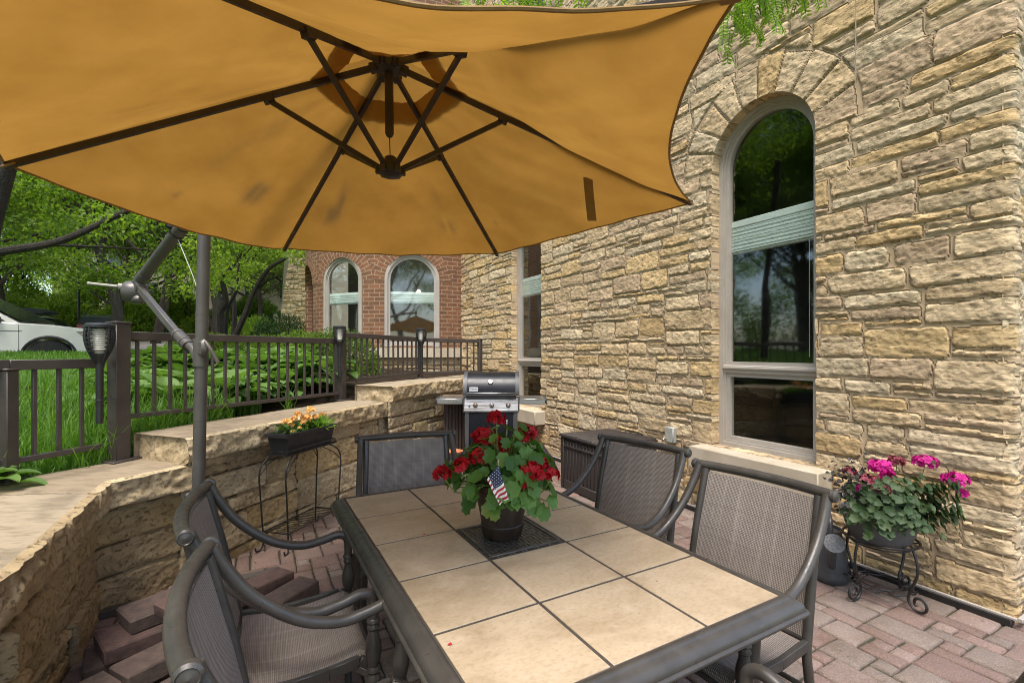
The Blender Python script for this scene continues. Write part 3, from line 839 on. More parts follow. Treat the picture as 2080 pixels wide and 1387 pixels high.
# ------------------------------------------------------------------ clay coloured pavers
def paving():
    rg = np.random.default_rng(21)
    c = .092
    W_, D_ = 11.0, 8.0
    idg, rects = ashlar(W_, D_, c, c, rg, (1, 3), [1, 2], [.28, .72], .95)
    pal = np.array([(.195, .134, .112), (.205, .146, .122), (.188, .128, .106), (.205, .160, .134), (.196, .154, .127), (.212, .156, .131), (.178, .123, .102)])
    V = []; F_ = []; Cc = []
    for (p0, p1, q0, q1) in rects:
        p0 -= 3.4; p1 -= 3.4; q0 -= 5.2; q1 -= 5.2          # p along the wall, q outwards(-)/behind(+)
        pc, qc = (p0 + p1) / 2, (q0 + q1) / 2
        P = WP + WA * pc - WN * qc
        if qc > .02 and pc > -.02: continue
        if P[1] < -1.2 or P[1] > 8: continue
        if P[0] < float(np.interp(P[1], FY, FX)) - .12: continue
        g = .0042; zz = rg.uniform(-.003, .003); tl_ = rg.uniform(-.012, .012, 2)
        jp = rg.uniform(-.003, .003, (4, 2))
        ring_ = []
        npt = 4
        def edge(ins, zt, wob):
            o = len(V)
            cs = [(p0 + g + ins, q0 + g + ins), (p1 - g - ins, q0 + g + ins), (p1 - g - ins, q1 - g - ins), (p0 + g + ins, q1 - g - ins)]
            for k in range(4):
                ax, ay = cs[k]; bx, by = cs[(k + 1) % 4]
                for s_ in range(npt):
                    f = s_ / npt
                    wx_, wy_ = (rg.uniform(-wob, wob) * 1.6, rg.uniform(-wob, wob) * 1.6)
                    pp = ax + (bx - ax) * f + jp[k][0] + wx_; qq = ay + (by - ay) * f + jp[k][1] + wy_
                    Q_ = WP + WA * pp - WN * qq
                    V.append((Q_[0], Q_[1], zt + zz + tl_[0] * (pp - pc) + tl_[1] * (qq - qc)))
            return o
        col = pal[rg.integers(len(pal))] * rg.uniform(.85, 1.12)
        n = 4 * npt
        a = edge(0, -.07, .001); b_ = edge(0, -.010, .0016); c_ = edge(.005, -.0035, .0018); d_ = edge(.013, .0, .001)
        for (A, B) in ((a, b_), (b_, c_), (c_, d_)):
            for k in range(n): F_.append((A + k, A + (k + 1) % n, B + (k + 1) % n, B + k))
        # cap the top with quads strips
        ctr = len(V); Q_ = WP + WA * pc - WN * qc; V.append((Q_[0], Q_[1], zz + .0005))
        for k in range(n): F_.append((d_ + k, d_ + (k + 1) % n, ctr))
        Cc += [col] * (len(V) - len(Cc))
    me = bpy.data.meshes.new('paving'); me.from_pydata(V, [], F_); me.materials.append(M['paver'])
    at_ = me.attributes.new('col', 'FLOAT_COLOR', 'POINT')
    at_.data.foreach_set('color', np.concatenate([np.array(Cc), np.ones((len(V), 1))], 1).astype(np.float32).ravel())
    me.polygons.foreach_set('use_smooth', [True] * len(me.polygons)); me.set_sharp_from_angle(angle=R(50)); me.update()
    o = link(bpy.data.objects.new('paving', me))
    tag(o, 'red and tan concrete paver patio with sandy joints', 'paving', kind='structure')
    # sand bed showing in the joints
    xs = []; b = MB()
    poly = [(FRONT[i][0] - .05, FRONT[i][1]) for i in range(1, len(FRONT))]
    wallp = [WP + WA * 6.2 + WN * .01, WP + WN * .01, WP + np.array([.8783, .4782, 0]) * 3.5 + np.array([.4782, -.8783, 0]) * .01]
    pts = [(p[0], p[1], -.014) for p in poly] + [(p[0], p[1], -.014) for p in wallp] + [(6, -1.5, -.014), (-1.5, -1.5, -.014)]
    b.add(pts, [tuple(range(len(pts)))[::-1]])
    o = b.build('joint_sand', pmat('mossy_joint_sand', (.045, .036, .025), (.038, .042, .018), 9, .95, 0, .6, 90, .006), None, False)
    tag(o, 'dark mossy sand in the joints between the pavers', 'sand', kind='structure')
paving()

# ------------------------------------------------------------------ stepped retaining wall
def pathfn(pts, st=.012, ext=0):
    P = np.array(pts, float)
    if ext:
        e_ = (P[0] - P[1]) / np.linalg.norm(P[0] - P[1]); P[0] = P[0] + e_ * ext
    d = np.hypot(*np.diff(P, axis=0).T); S = np.concatenate([[0], np.cumsum(d)])
    n = int(S[-1] / st) + 1; s = np.linspace(0, S[-1], n)
    xy = np.stack([np.interp(s, S, P[:, 0]), np.interp(s, S, P[:, 1])], 1)
    k = np.array([np.interp(s, S, S)])
    tg = np.gradient(xy, axis=0)
    ker = np.ones(5) / 5
    tg = np.stack([np.convolve(np.pad(tg[:, i], 2, 'edge'), ker, 'valid') for i in (0, 1)], 1)
    tg /= np.linalg.norm(tg, axis=1)[:, None]
    nr = np.stack([tg[:, 1], -tg[:, 0]], 1)       # to the right of travel = patio side
    return s, xy, nr
rw = thing('retaining_wall', 'stepped low retaining wall of split limestone with thick coping slabs', 'wall', (0, 0, 0))
RPAL = np.array([(.37, .285, .165), (.41, .325, .20), (.34, .26, .15), (.43, .35, .225), (.31, .245, .15), (.39, .29, .15)])
RPP = np.array([.2, .22, .18, .15, .12, .13])
rgr = np.random.default_rng(9)
SEG = [([(-1.75, -2.6), (-1.56, 0.0), (-1.66, 1.5), (-2.27, 2.61), (-2.05, 3.08)], .75, 7),
       ([(-2.07, 3.02), (-1.72, 4.16), (-1.42, 5.07), (-1.31, 5.30)], .92, 17),
       ([(-1.30, 5.14), (-1.04, 5.9), (-.70, 6.66), (-.15, 7.86)], 1.09, 27)]
for (pts, top, sd) in SEG:
    s, xy, nr = pathfn(pts, ext=0 if sd == 7 else .036)
    if sd == 7:
        keep_ = s > 1.4; s, xy, nr = s[keep_], xy[keep_], nr[keep_]
    zl_ = np.arange(-.06, top - .155, .011)
    T, Z, Q, Bo = open_grid(s, zl_, [])
    cw_, ch_ = .17, .062
    idg, rects = ashlar(s[-1] + .5, 1.2, cw_, ch_, rgr, (2, 6), [2, 3, 4], [.35, .4, .25])
    h, col = stone_field(T, Z + .06, idg, rects, cw_, ch_, rgr, .012, .006, .024, (.05, .038, .025), pal=RPAL, palp=RPP, rough=1.15, edge=.014, lean=.8)
    def mp(T, Z, h, off=-.045):
        i = np.interp(T, s, np.arange(len(s))); k = np.clip(i.astype(int), 0, len(s) - 1)
        return np.stack([xy[k, 0] + nr[k, 0] * (h + off), xy[k, 1] + nr[k, 1] * (h + off), Z], 1)
    np_mesh('wall_face', mp(T, Z, h), Q, M['ledge'], rw, True, 50, {'col': col})
    # coping slab : rock faced edge, flat top
    zz = np.linspace(top - .168, top, 17); V = []; C_ = []
    jn = np.cumsum(rgr.uniform(.75, 1.25, 12)); jn = jn[jn < s[-1]]
    S_, ZZ = np.meshgrid(s, zz, indexing='ij')
    prof = np.clip(np.minimum((ZZ - zz[0]) / .014, (top - ZZ) / .010), 0, 1) ** .5
    dj = np.min(np.abs(S_[..., None] - jn[None, None, :]), -1) if len(jn) else np.ones_like(S_)
    jm = sstep(.002, .016, dj)
    sl = np.searchsorted(jn, S_[:, 0]); pr_ = rgr.uniform(.01, .03, 20)[sl]
    hh = (prof * (pr_[:, None] + .020 * fbm(S_ * 6, ZZ * 9, 4, sd) + .012 * fbm(S_ * 22, ZZ * 22, 3, sd + 3) + .014 * (1 - 2 * np.abs(fbm(S_ * 8, ZZ * 14, 3, sd + 5))))) * (.35 + .65 * jm) - .012 * (1 - jm)
    base = RPAL[rgr.integers(0, 4, 20)][sl] * 1.12
    colr = np.repeat(base[:, None, :], len(zz), 1) * np.where(jm < .25, .45, 1.)[..., None]
    Px = xy[:, 0][:, None] + nr[:, 0][:, None] * hh; Py = xy[:, 1][:, None] + nr[:, 1][:, None] * hh
    V = np.stack([Px, Py, ZZ], -1).reshape(-1, 3)
    n1, n2 = S_.shape; I, J = np.meshgrid(np.arange(n1 - 1), np.arange(n2 - 1), indexing='ij'); a = (I * n2 + J).ravel()
    Qc = np.stack([a, a + n2, a + n2 + 1, a + 1], 1)
    # underside lip
    o_ = len(V); lip = np.stack([xy[:, 0] - nr[:, 0] * .1, xy[:, 1] - nr[:, 1] * .1, np.full(n1, top - .168)], 1)
    V = np.concatenate([V, lip]); k = np.arange(n1 - 1)
    Qc = np.concatenate([Qc, np.stack([o_ + k, o_ + k + 1, (k + 1) * n2, k * n2], 1)])
    np_mesh('coping_edge', V, Qc, M['ledge'], rw, True, 45, {'col': np.concatenate([colr.reshape(-1, 3), base * .8])})
    ww = np.concatenate([[0], np.linspace(.02, .5, 26)])
    # mitred back edge
    P_ = [Vector((p[0], p[1])) for p in pts]; back = []
    for i, p in enumerate(P_):
        ns = []
        for (a_, b_) in ((i - 1, i), (i, i + 1)):
            if a_ < 0 or b_ >= len(P_): continue
            d_ = (P_[b_] - P_[a_]).normalized(); ns.append(Vector((-d_.y, d_.x)))
        m_ = sum(ns, Vector((0, 0))).normalized(); back.append(p + m_ * (.5 / max(m_.dot(ns[0]), .5)))
    Sk = np.concatenate([[0], np.cumsum([(P_[i + 1] - P_[i]).length for i in range(len(P_) - 1)])])
    bx = np.interp(s, Sk, [p.x for p in back]); by = np.interp(s, Sk, [p.y for p in back])
    S2, W2_ = np.meshgrid(s, ww / .5, indexing='ij')
    fx = Px[:, -1][:, None]; fy = Py[:, -1][:, None]
    X_ = fx + (bx[:, None] - fx) * W2_; Y_ = fy + (by[:, None] - fy) * W2_
    dj2 = np.min(np.abs(S2[..., None] + .03 * fbm(W2_ * 4, S2 * 3, 2, 4)[..., None] - jn[None, None, :]), -1) if len(jn) else np.ones_like(S2)
    Z_ = top + .0035 * fbm(S2 * 6, W2_ * 4, 4, sd) - .006 * (1 - sstep(.002, .008, dj2)) + 0 * S2
    Z_[:, 0] = top
    ctop = np.array([(.285, .232, .160), (.315, .26, .182), (.265, .212, .145)])[rgr.integers(0, 3, 20)][sl]
    cc = np.repeat(ctop[:, None, :], len(ww), 1) * np.where(dj2 < .006, .5, 1.)[..., None] * (1 - .28 * sstep(.05, .5, fbm(S2 * 3, W2_ * 3, 4, sd + 40)))[..., None]
    V = np.stack([X_, Y_, Z_], -1).reshape(-1, 3); n2 = len(ww)
    a = (np.meshgrid(np.arange(n1 - 1), np.arange(n2 - 1), indexing='ij')); a = (a[0] * n2 + a[1]).ravel()
    Qt = np.stack([a, a + n2, a + n2 + 1, a + 1], 1)
    o_ = len(V); bk = np.stack([X_[:, -1], Y_[:, -1], np.full(n1, top - .4)], 1); V = np.concatenate([V, bk]); k = np.arange(n1 - 1)
    Qt = np.concatenate([Qt, np.stack([k * n2 + n2 - 1, (k + 1) * n2 + n2 - 1, o_ + k + 1, o_ + k], 1)])
    np_mesh('coping', V, Qt, M['captop'], rw, True, 45, {'col': np.concatenate([cc.reshape(-1, 3), ctop])})
    if sd != 7:           # rough end face of the step
        p = np.array([Px[3, -1], Py[3, -1]]); q = np.array([bx[3], by[3]]); L = np.hypot(*(q - p)); dv = (q - p) / L; nv = np.array([dv[1], -dv[0]]) * -1
        uu = np.linspace(-.022, L, 44); z2 = np.linspace(top - .19, top, 18); U, Zz = np.meshgrid(uu, z2, indexing='ij')
        if np.dot(nv, np.array([0, -1])) < 0: nv = -nv
        pf = np.clip((top - Zz) / .02, 0, 1) ** .5 * np.clip((L - U) / .02, 0, 1)
        hh = pf * (.012 + .02 * fbm(U * 8, Zz * 9, 4, sd + 9) + .01 * fbm(U * 26, Zz * 26, 2, sd))
        V = np.stack([p[0] + dv[0] * U + nv[0] * hh, p[1] + dv[1] * U + nv[1] * hh, Zz], -1).reshape(-1, 3)
        a = np.meshgrid(np.arange(43), np.arange(17), indexing='ij'); a = (a[0] * 18 + a[1]).ravel()
        np_mesh('coping_edge', V, np.stack([a, a + 1, a + 19, a + 18], 1), M['ledge'], rw, True, 45, {'col': np.full((len(V), 3), 1.) * np.array([.42, .33, .20])})
# ================================================================== fences
def fence(name, label, posts, top, bot, nb, base_z, post_tops, skip_first=False, pw=.065, rail_off=0.0):
    root = thing(name, label, 'fence', (posts[0][0], posts[0][1], 0), 0, 'brown metal railings along the retaining wall')
    ox, oy = posts[0]
    L = lambda p, z: Vector((p[0] - ox, p[1] - oy, z))
    dr = math.atan2(posts[-1][1] - oy, posts[-1][0] - ox)
    for i, p in enumerate(posts):
        if post_tops[i] is None: continue
        b = MB()
        w_ = pw
        b.box(L(p, (base_z[i] + post_tops[i]) / 2), (w_, w_, post_tops[i] - base_z[i]), dr, .004)
        po = b.build('post', M['fence'], root)
        c = MB(); c.box(L(p, post_tops[i] + .006), (w_ + .012, w_ + .012, .012), dr, .003); c.build('post_cap', M['fence'], po)
        f = MB(); f.box(L(p, base_z[i] + .006), (w_ + .09, w_ + .09, .012), dr, .003)
        for sx in (-1, 1):
            for sy in (-1, 1):
                f.lathe([(.009, 0), (.009, .008), (.0, .012)], 8, Matrix.Translation(L(p, base_z[i] + .012)) @ Matrix.Rotation(dr, 4, 'Z') @ Matrix.Translation((sx * (w_ / 2 + .028), sy * (w_ / 2 + .028), 0)))
        f.build('base_plate', M['fence'], po)
    for i in range(len(posts) - 1):
        p, q = posts[i], posts[i + 1]
        b = MB(); b.bar(L(p, top[i]), L(q, top[i + 1]), .045, .058); b.build('top_rail', M['fence'], root)
        b = MB(); b.bar(L(p, bot[i]), L(q, bot[i + 1]), .032, .032); b.build('bottom_rail', M['fence'], root)
        n = nb[i]
        for k in range(1, n + 1):
            f = k / (n + 1)
            x_ = p[0] + (q[0] - p[0]) * f; y_ = p[1] + (q[1] - p[1]) * f
            zt = top[i] + (top[i + 1] - top[i]) * f; zb = bot[i] + (bot[i + 1] - bot[i]) * f
            b = MB(); b.box(L((x_, y_), (zt - .028 + zb + .015) / 2), (.020, .020, zt - zb - .045), math.atan2(q[1] - p[1], q[0] - p[0]), .002)
            b.build('baluster', M['fence'], root)
    return root
fence('fence', 'short low brown railing on the nearest coping, left of the tall square post', [(-2.655, 3.05), (-2.79, 2.60), (-2.98, 1.96), (-3.0, 1.0), (-2.6, -.6), (-2.6, -2.2)],
      [1.395] * 6, [.86] * 6, [3, 4, 7, 11, 11], [.75] * 6, [None, 1.365, 1.365, 1.365, 1.365, 1.365])
fence('fence', 'long brown railing with slim balusters in front of the hosta bed', [(-2.60, 3.11), (-1.93, 5.30)], [1.575, 1.585], [1.035, 1.005], [19], [.75, .92], [1.655, 1.70], pw=.09)
fence('fence', 'short brown railing on the highest coping behind the grill', [(-1.93, 5.38), (-1.30, 6.66), (-.49, 7.17)], [1.66, 1.64, 1.625], [1.14, 1.17, 1.17], [14, 8], [1.05, 1.09, 1.09], [None, 1.68, 1.655], pw=.06)

# ------------------------------------------------------------------ solar torches strapped to the posts
def torch(label, loc, s=1.0, rz=0, first=None):
    root = thing('solar_torch', label, 'torch light', loc, rz, 'solar torch lights strapped to the railing')
    root.scale = (s, s, s)
    b = MB(); b.lathe([(.016, -.36), (.018, -.34), (.019, -.02), (.022, 0)], 14); b.build('stake', M['blackplastic'], root)
    # cage of slats : egg shaped
    b = MB()
    prof = [(.020, .0), (.034, .03), (.052, .07), (.066, .12), (.070, .17), (.064, .21)]
    for k in range(18):
        a = 2 * math.pi * k / 18 + .175
        if abs(((a + math.pi / 2 + math.pi) % (2 * math.pi)) - math.pi) < .42: continue
        pts = [(r_ * math.cos(a), r_ * math.sin(a), z_) for r_, z_ in prof]
        b.tube(smoothpath(pts, 3), .0058, 6)
    for (r_, z_) in ((.053, .07), (.061, .095), (.066, .12), (.069, .145), (.070, .17), (.067, .195)):
        b.tube([(r_ * math.cos(2 * math.pi * i / 28), r_ * math.sin(2 * math.pi * i / 28), z_) for i in range(-5, 20)], .0042, 5)
    b.lathe([(.018, -.01), (.030, .02), (.044, .05), (.036, .052), (.0, .03)], 18)
    b.build('cage', M['blackplastic'], root)
    b = MB(); b.lathe([(.066, .205), (.072, .21), (.072, .225), (.060, .235), (.0, .238)], 26); b.build('solar_cap', M['blackplastic'], root)
    b = MB(); b.lathe([(.030, .055), (.042, .09), (.044, .13), (.044, .2)], 18)
    for q in range(10): b.lathe([(.046, .075 + q * .0125), (.049, .080 + q * .0125), (.046, .085 + q * .0125)], 18)
    b.build('diffuser', pmat('torch_diffuser', (.40, .38, .32), (.46, .44, .38), 9, .4), root)
    b = MB(); b.tube([(.024 * math.cos(a_), .024 * math.sin(a_), -.22) for a_ in np.linspace(0, 6.28, 14)], .0025, 5)
    b.bar((.02, .0, -.22), (.10, .03, -.22), .004); b.build('strap', M['blackplastic'], root)
    return root
torch('large black solar torch beside the tall square post at the left', (-2.57, 2.93, 1.40), 1.05, R(38))
torch('black solar torch on the post where the long railing ends', (-1.90, 5.18, 1.53), .95, R(20))
torch('black solar torch on the middle post of the upper railing', (-1.27, 6.58, 1.56), 1.0)

# ================================================================== umbrella
um = thing('cantilever_umbrella', 'large golden canvas cantilever umbrella over the dining table', 'umbrella', (-1.915, 2.85, 0))
UO = Vector((-1.915, 2.85, 0))
HUB = Vector((-.534, 2.038, 2.716)); LOW = Vector((-.523, 2.026, 2.253))
TIPS = [Vector(p) for p in ((-1.874, 1.734, 2.153), (-1.485, 3.065, 2.131), (-.105, 3.355, 2.158), (.884, 2.314, 2.198), (.475, .985, 2.228), (-.955, .693, 2.215))]
FT = [t.copy() for t in TIPS]; FT[4] = Vector((.475, .985, 2.215)); FT[5] = Vector((-.955, .693, 2.205))
HOLE, VENT = .150, .235
# outer edge shape of each panel (edge k runs from tip k to tip k+1): (sag down, pull in)
EDGE = [(.055, .0), (.022, .0), (.01, .03), (.0, .12), (.118, .0), (.03, .0)]
BELLY = [.05, .04, .04, .085, .10, .05]
SEAM = [0, 0, 0, .042, .05, 0]
def seam_pt(k, g):
    p = HUB.lerp(FT[k], g)
    p.z += .012 * 4 * g * (1 - g) + .014 - SEAM[k] * float(sstep(.36, .58, g)) * (1 - .75 * float(sstep(.8, 1., g)))
    return p
ctr_ = sum(FT, Vector()) / 6
stains = [(0, .74, .62, .05, .05, .8), (0, .68, .60, .03, .08, .5), (1, .74, .13, .06, .06, .8), (1, .62, .18, .08, .04, .5), (1, .78, .80, .06, .035, .85), (1, .66, .78, .1, .02, .5), (2, .80, .12, .02, .02, .7), (0, .5, .35, .16, .05, .35), (5, .6, .8, .2, .1, .25), (0, .86, .36, .02, .02, .5)]
def canopy_mesh(g0, g1, lift, name, parent, nu=44, nv=44, inset=1.0):
    V = []; St = []; Fq = []
    for k in range(6):
        o = len(V)
        sd, pin = EDGE[k]; bl = BELLY[k]
        ed = (FT[(k + 1) % 6] - FT[k]); md = (FT[k] + FT[(k + 1) % 6]) / 2
        inw = Vector((ctr_.x - md.x, ctr_.y - md.y, 0)).normalized()
        for i in range(nu + 1):
            g = g0 + (g1 - g0) * i / nu
            A = seam_pt(k, g); B = seam_pt((k + 1) % 6, g)
            for j in range(nv + 1):
                w_ = j / nv
                p = A.lerp(B, w_)
                q = 4 * w_ * (1 - w_)
                qs = q ** .8
                if k == 4: qs = q
                p.z -= qs * sd * g ** 2.2
                p += inw * (pin * q * g ** 3)
                p.z -= bl * q * g * (1 - g) * 1.6
                # tension wrinkles fanning from the tips, soft folds beside the ribs
                x_ = float(g); 
                wr = .007 * math.sin(30 * w_ + 6 * math.sin(5 * g) + k) * g * (1 - .6 * g) * q
                wr += .009 * math.exp(-w_ / .06) * math.sin(26 * g + k * 2) * (g > .3) + .009 * math.exp(-(1 - w_) / .06) * math.sin(23 * g + k) * (g > .3)
                wr += .010 * float(fbm(np.array([g * 5 + k * 3]), np.array([w_ * 4.]), 3, 5)[0])
                p.z += wr * (1 if g1 > .5 else .3) * min(1, q * 3) + lift * (1 - g / max(g1, .01) * .55)
                V.append(p - UO)
                s_ = 0
                if g1 > .5:
                    for (sk, sg, sw, ra, rb, am) in stains:
                        if sk == k:
                            e_ = math.exp(-((g - sg) / ra) ** 2 - ((w_ - sw) / rb) ** 2)
                            s_ += am * e_
                    nse = float(fbm(np.array([g * 7 + k * 5]), np.array([w_ * 30.]), 4, 12)[0])
                    s_ = max(0, min(1, 1.35 * s_ * (.75 + 1.7 * nse)))
                St.append(s_)
        for i in range(nu):
            for j in range(nv):
                a = o + i * (nv + 1) + j; Fq.append((a, a + nv + 1, a + nv + 2, a + 1))
    return np_mesh(name, V, Fq, M['canvas'], parent, True, 60, {'stain': np.array(St)}), V
can, CV = canopy_mesh(HOLE, 1.0, 0, 'canopy', um)
canopy_mesh(.02, VENT, .035, 'vent', can, 8, 10)
# hem along the edge and corner pockets
nv = 44; nu = 44
b = MB(); edge_pts = []
for k in range(6):
    o = k * (nu + 1) * (nv + 1) + nu * (nv + 1)
    edge_pts += [Vector(CV[o + j]) for j in range(nv)]
b.tube(edge_pts, .0045, 6, True); b.build('hem', M['hem'], can)
for k in range(6):
    c = MB(); t = FT[k] - UO; d_ = (HUB - TIPS[k]).normalized()
    c.box((0, 0, 0), (.026, .05, .010), 0, .004, Matrix.Translation(t + d_ * .02 - Vector((0, 0, .004))) @ d_.to_track_quat('Y', 'Z').to_matrix().to_4x4()); c.build('corner_pocket', M['hem'], can)
# ribs, struts, hubs
for k in range(6):
    A = HUB - UO; Tp = TIPS[k] - UO; dv = (Tp - A).normalized()
    b = MB(); b.bar(A + dv * .04, Tp, .017, .024); rb = b.build('rib', M['rib'], um)
    at_ = A.lerp(Tp, .3485)
    L_ = LOW - UO; e_ = Vector((at_.x - L_.x, at_.y - L_.y, 0)).normalized() * .035
    s_ = MB(); s_.bar(L_ + e_, at_ - Vector((0, 0, .018)), .015, .020); s_.build('strut', M['rib'], rb)
    c = MB(); c.bar(at_ - dv * .022 - Vector((0, 0, .012)), at_ + dv * .022 - Vector((0, 0, .012)), .032, .034); c.build('bracket', M['rib'], rb)
MH = Matrix.Translation(HUB - UO); ML = Matrix.Translation(LOW - UO)
b = MB(); b.lathe([(.0, -.04), (.035, -.04), (.055, -.03), (.066, -.005), (.066, .015), (.04, .03), (.03, .05), (.0, .05)], 18, MH)
for k in range(6):
    dv = (TIPS[k] - HUB).normalized(); b.bar((HUB - UO) + dv * .03, (HUB - UO) + dv * .085, .034, .036)
b.build('top_hub', M['rib'], um)
b = MB(); b.tube([HUB - UO + Vector((0, 0, -.02)), HUB - UO + Vector((.004, -.004, -.30))], .0185, 14)
b.lathe([(.0, -.022), (.012, -.018), (.019, -.004), (.019, .0)], 14, Matrix.Translation(HUB - UO + Vector((.004, -.004, -.30)))); b.build('handle', M['rib'], um)
b = MB(); b.tube([HUB - UO + Vector((.004, -.004, -.31)), LOW - UO], .0022, 6); b.build('lift_cord', M['rib'], um)
b = MB(); b.lathe([(.0, -.035), (.028, -.033), (.05, -.02), (.052, .005), (.03, .012), (.026, .05), (.02, .055), (.0, .055)], 18, ML)
for k in range(6):
    at_ = HUB.lerp(TIPS[k], .3485); e_ = Vector((at_.x - LOW.x, at_.y - LOW.y, 0)).normalized()
    b.bar((LOW - UO) + e_ * .02 - Vector((0, 0, .008)), (LOW - UO) + e_ * .062 - Vector((0, 0, .004)), .026, .03)
b.build('runner', M['rib'], um)
# tie strap hanging from the canopy
p0 = HUB.lerp(TIPS[3], .66) - UO + Vector((-.05, .10, -.045))
b = MB(); b.grid(lambda u_, v_: p0 + Vector((.03 * u_ + .045 * v_, .006 * math.sin(3 * u_) + .05 * u_, -.0 - .20 * u_)) * 1.0, 10, 2)
pts_ = [Vector(v_) for v_ in b.v]
b2 = MB(); b2.add([v_ for v_ in b.v] + [tuple(Vector(v_) + Vector((0, .003, 0))) for v_ in b.v], b.f + [tuple(i + len(b.v) for i in f_[::-1]) for f_ in b.f]); b2.build('tie_strap', M['hem'], can)
# pole, slider, link and arm
top = Vector((.052, .0, 2.32))
b = MB(); b.tube([(0, 0, .04), (.0, 0, .62)], .040, 20); b.tube([(0, 0, .60), (.014, 0, .64)], .038, 20)
b.tube([(.013, 0, .60), top], .0345, 20)
for z_ in (1.06, 1.42, 1.66, 1.70):
    q = Vector((.013, 0, .6)).lerp(top, (z_ - .6) / 1.72); b.tube([q - Vector((0, 0, .007)), q + Vector((0, 0, .007))], .0362, 20)
b.build('pole', M['pole'], um)
b = MB(); b.lathe([(.0, 0), (.028, 0), (.03, .012), (.022, .03), (.0, .034)], 12, Matrix.Translation((-.04, -.02, .60)) @ Matrix.Rotation(R(100), 4, 'Y')); b.build('clamp_knob', M['blackplastic'], um)
sp = Vector((.028, 0, 1.48)); hd = Vector((-.86, .51, 0)).normalized()
b = MB(); b.tube([sp - Vector((0, 0, .10)), sp + Vector((0, 0, .07))], .041, 20); b.box(sp + Vector((.03, -.025, .01)), (.07, .045, .11), R(-20), .02); b.build('slider', M['pole'], um)
b = MB(); b.tube(smoothpath([sp + Vector((.05, -.035, .05)), sp + Vector((.085, -.04, .005)), sp + Vector((.13, -.04, -.075))], 4), .011, 8); b.build('clamp_lever', M['pole'], um)
A_ = Vector((-2.63, 3.28, 1.905)) - UO
b = MB(); k1 = sp + hd * .06 + Vector((0, 0, -.02))
b.tube(smoothpath([sp + hd * .03 + Vector((0, 0, -.07)), k1 + hd * .02 + Vector((0, 0, .02)), k1.lerp(A_, .12)], 4), .026, 12)
b.tube([k1.lerp(A_, .10), k1.lerp(A_, .28)], .036, 14); b.tube([k1.lerp(A_, .15), k1.lerp(A_, .17)], .039, 14); b.tube([k1.lerp(A_, .25), k1.lerp(A_, .27)], .039, 14)
b.bar(k1.lerp(A_, .28), A_ + Vector((.04, -.03, .02)), .034, .044); b.build('link_arm', M['pole'], um)
hubtop = HUB - UO + Vector((0, 0, .10))
mid_ = Vector((.03, .0, 2.375))
armp = smoothpath([A_ + Vector((.04, -.02, .04)), A_.lerp(mid_, .5) + Vector((0, 0, .01)), mid_, mid_.lerp(hubtop, .5) + Vector((0, 0, .10)), hubtop + Vector((-.05, .03, .02)), hubtop], 6)
b = MB(); b.tube(armp, .036, 16); b.tube([armp[1], armp[2]], .040, 16)
q1, q2 = A_.lerp(mid_, .68), A_.lerp(mid_, .74)
b.tube([q1, q2], .041, 16); b.tube([q1.lerp(q2, -.4), q1.lerp(q2, -.25)], .043, 16); b.tube([q1.lerp(q2, 1.2), q1.lerp(q2, 1.35)], .043, 16)
b.lathe([(0, -.12), (.03, -.11), (.03, .02), (0, .03)], 14, Matrix.Translation(hubtop)); b.build('arm', M['pole'], um)
b = MB(); b.box(q1.lerp(q2, .5) + Vector((-.045, -.02, .03)), (.05, .04, .06), .5, .012); b.build('light_clip', M['blackplastic'], um)
# crank housing with its handle
b = MB(); b.lathe([(.0, -.07), (.055, -.07), (.072, -.05), (.078, 0), (.072, .05), (.055, .07), (.0, .07)], 20, Matrix.Translation(A_ + Vector((0, 0, -.02))) @ Matrix.Rotation(R(90), 4, 'X') @ Matrix.Rotation(R(-60), 4, 'Y'))
b.box(A_ + Vector((.05, -.03, .02)), (.09, .06, .10), R(-30), .015); b.box(A_ + Vector((.03, -.02, -.075)), (.12, .07, .06), R(-30), .02); b.build('crank_housing', M['pole'], um)
b = MB(); h0 = A_ + Vector((-.03, -.04, .01))
b.tube([h0 + Vector((.02, .02, 0)), h0 + Vector((-.03, -.03, 0))], .022, 14); b.tube([h0 + Vector((-.03, -.03, 0)), h0 + Vector((-.19, -.06, .015))], .009, 8); b.tube([h0 + Vector((-.19, -.06, .015)), h0 + Vector((-.205, -.063, .016))], .011, 8)
b.build('crank_handle', M['frame'], um)
b = MB()
for a_ in (R(35), R(125)):
    dv = Vector((math.cos(a_), math.sin(a_), 0)) * .46
    b.bar(-dv + Vector((0, 0, .022)), dv + Vector((0, 0, .022)), .07, .035)
b.lathe([(.07, .035), (.055, .06), (.045, .12)], 16); b.build('cross_base', M['pole'], um)
b = MB(); b.tube(smoothpath([q1 + Vector((0, 0, -.04)), A_.lerp(mid_, .6) + Vector((.25, -.15, -.3)), Vector((.02, .03, 1.72))], 8), .0022, 5); b.build('cable', M['cord'], um)
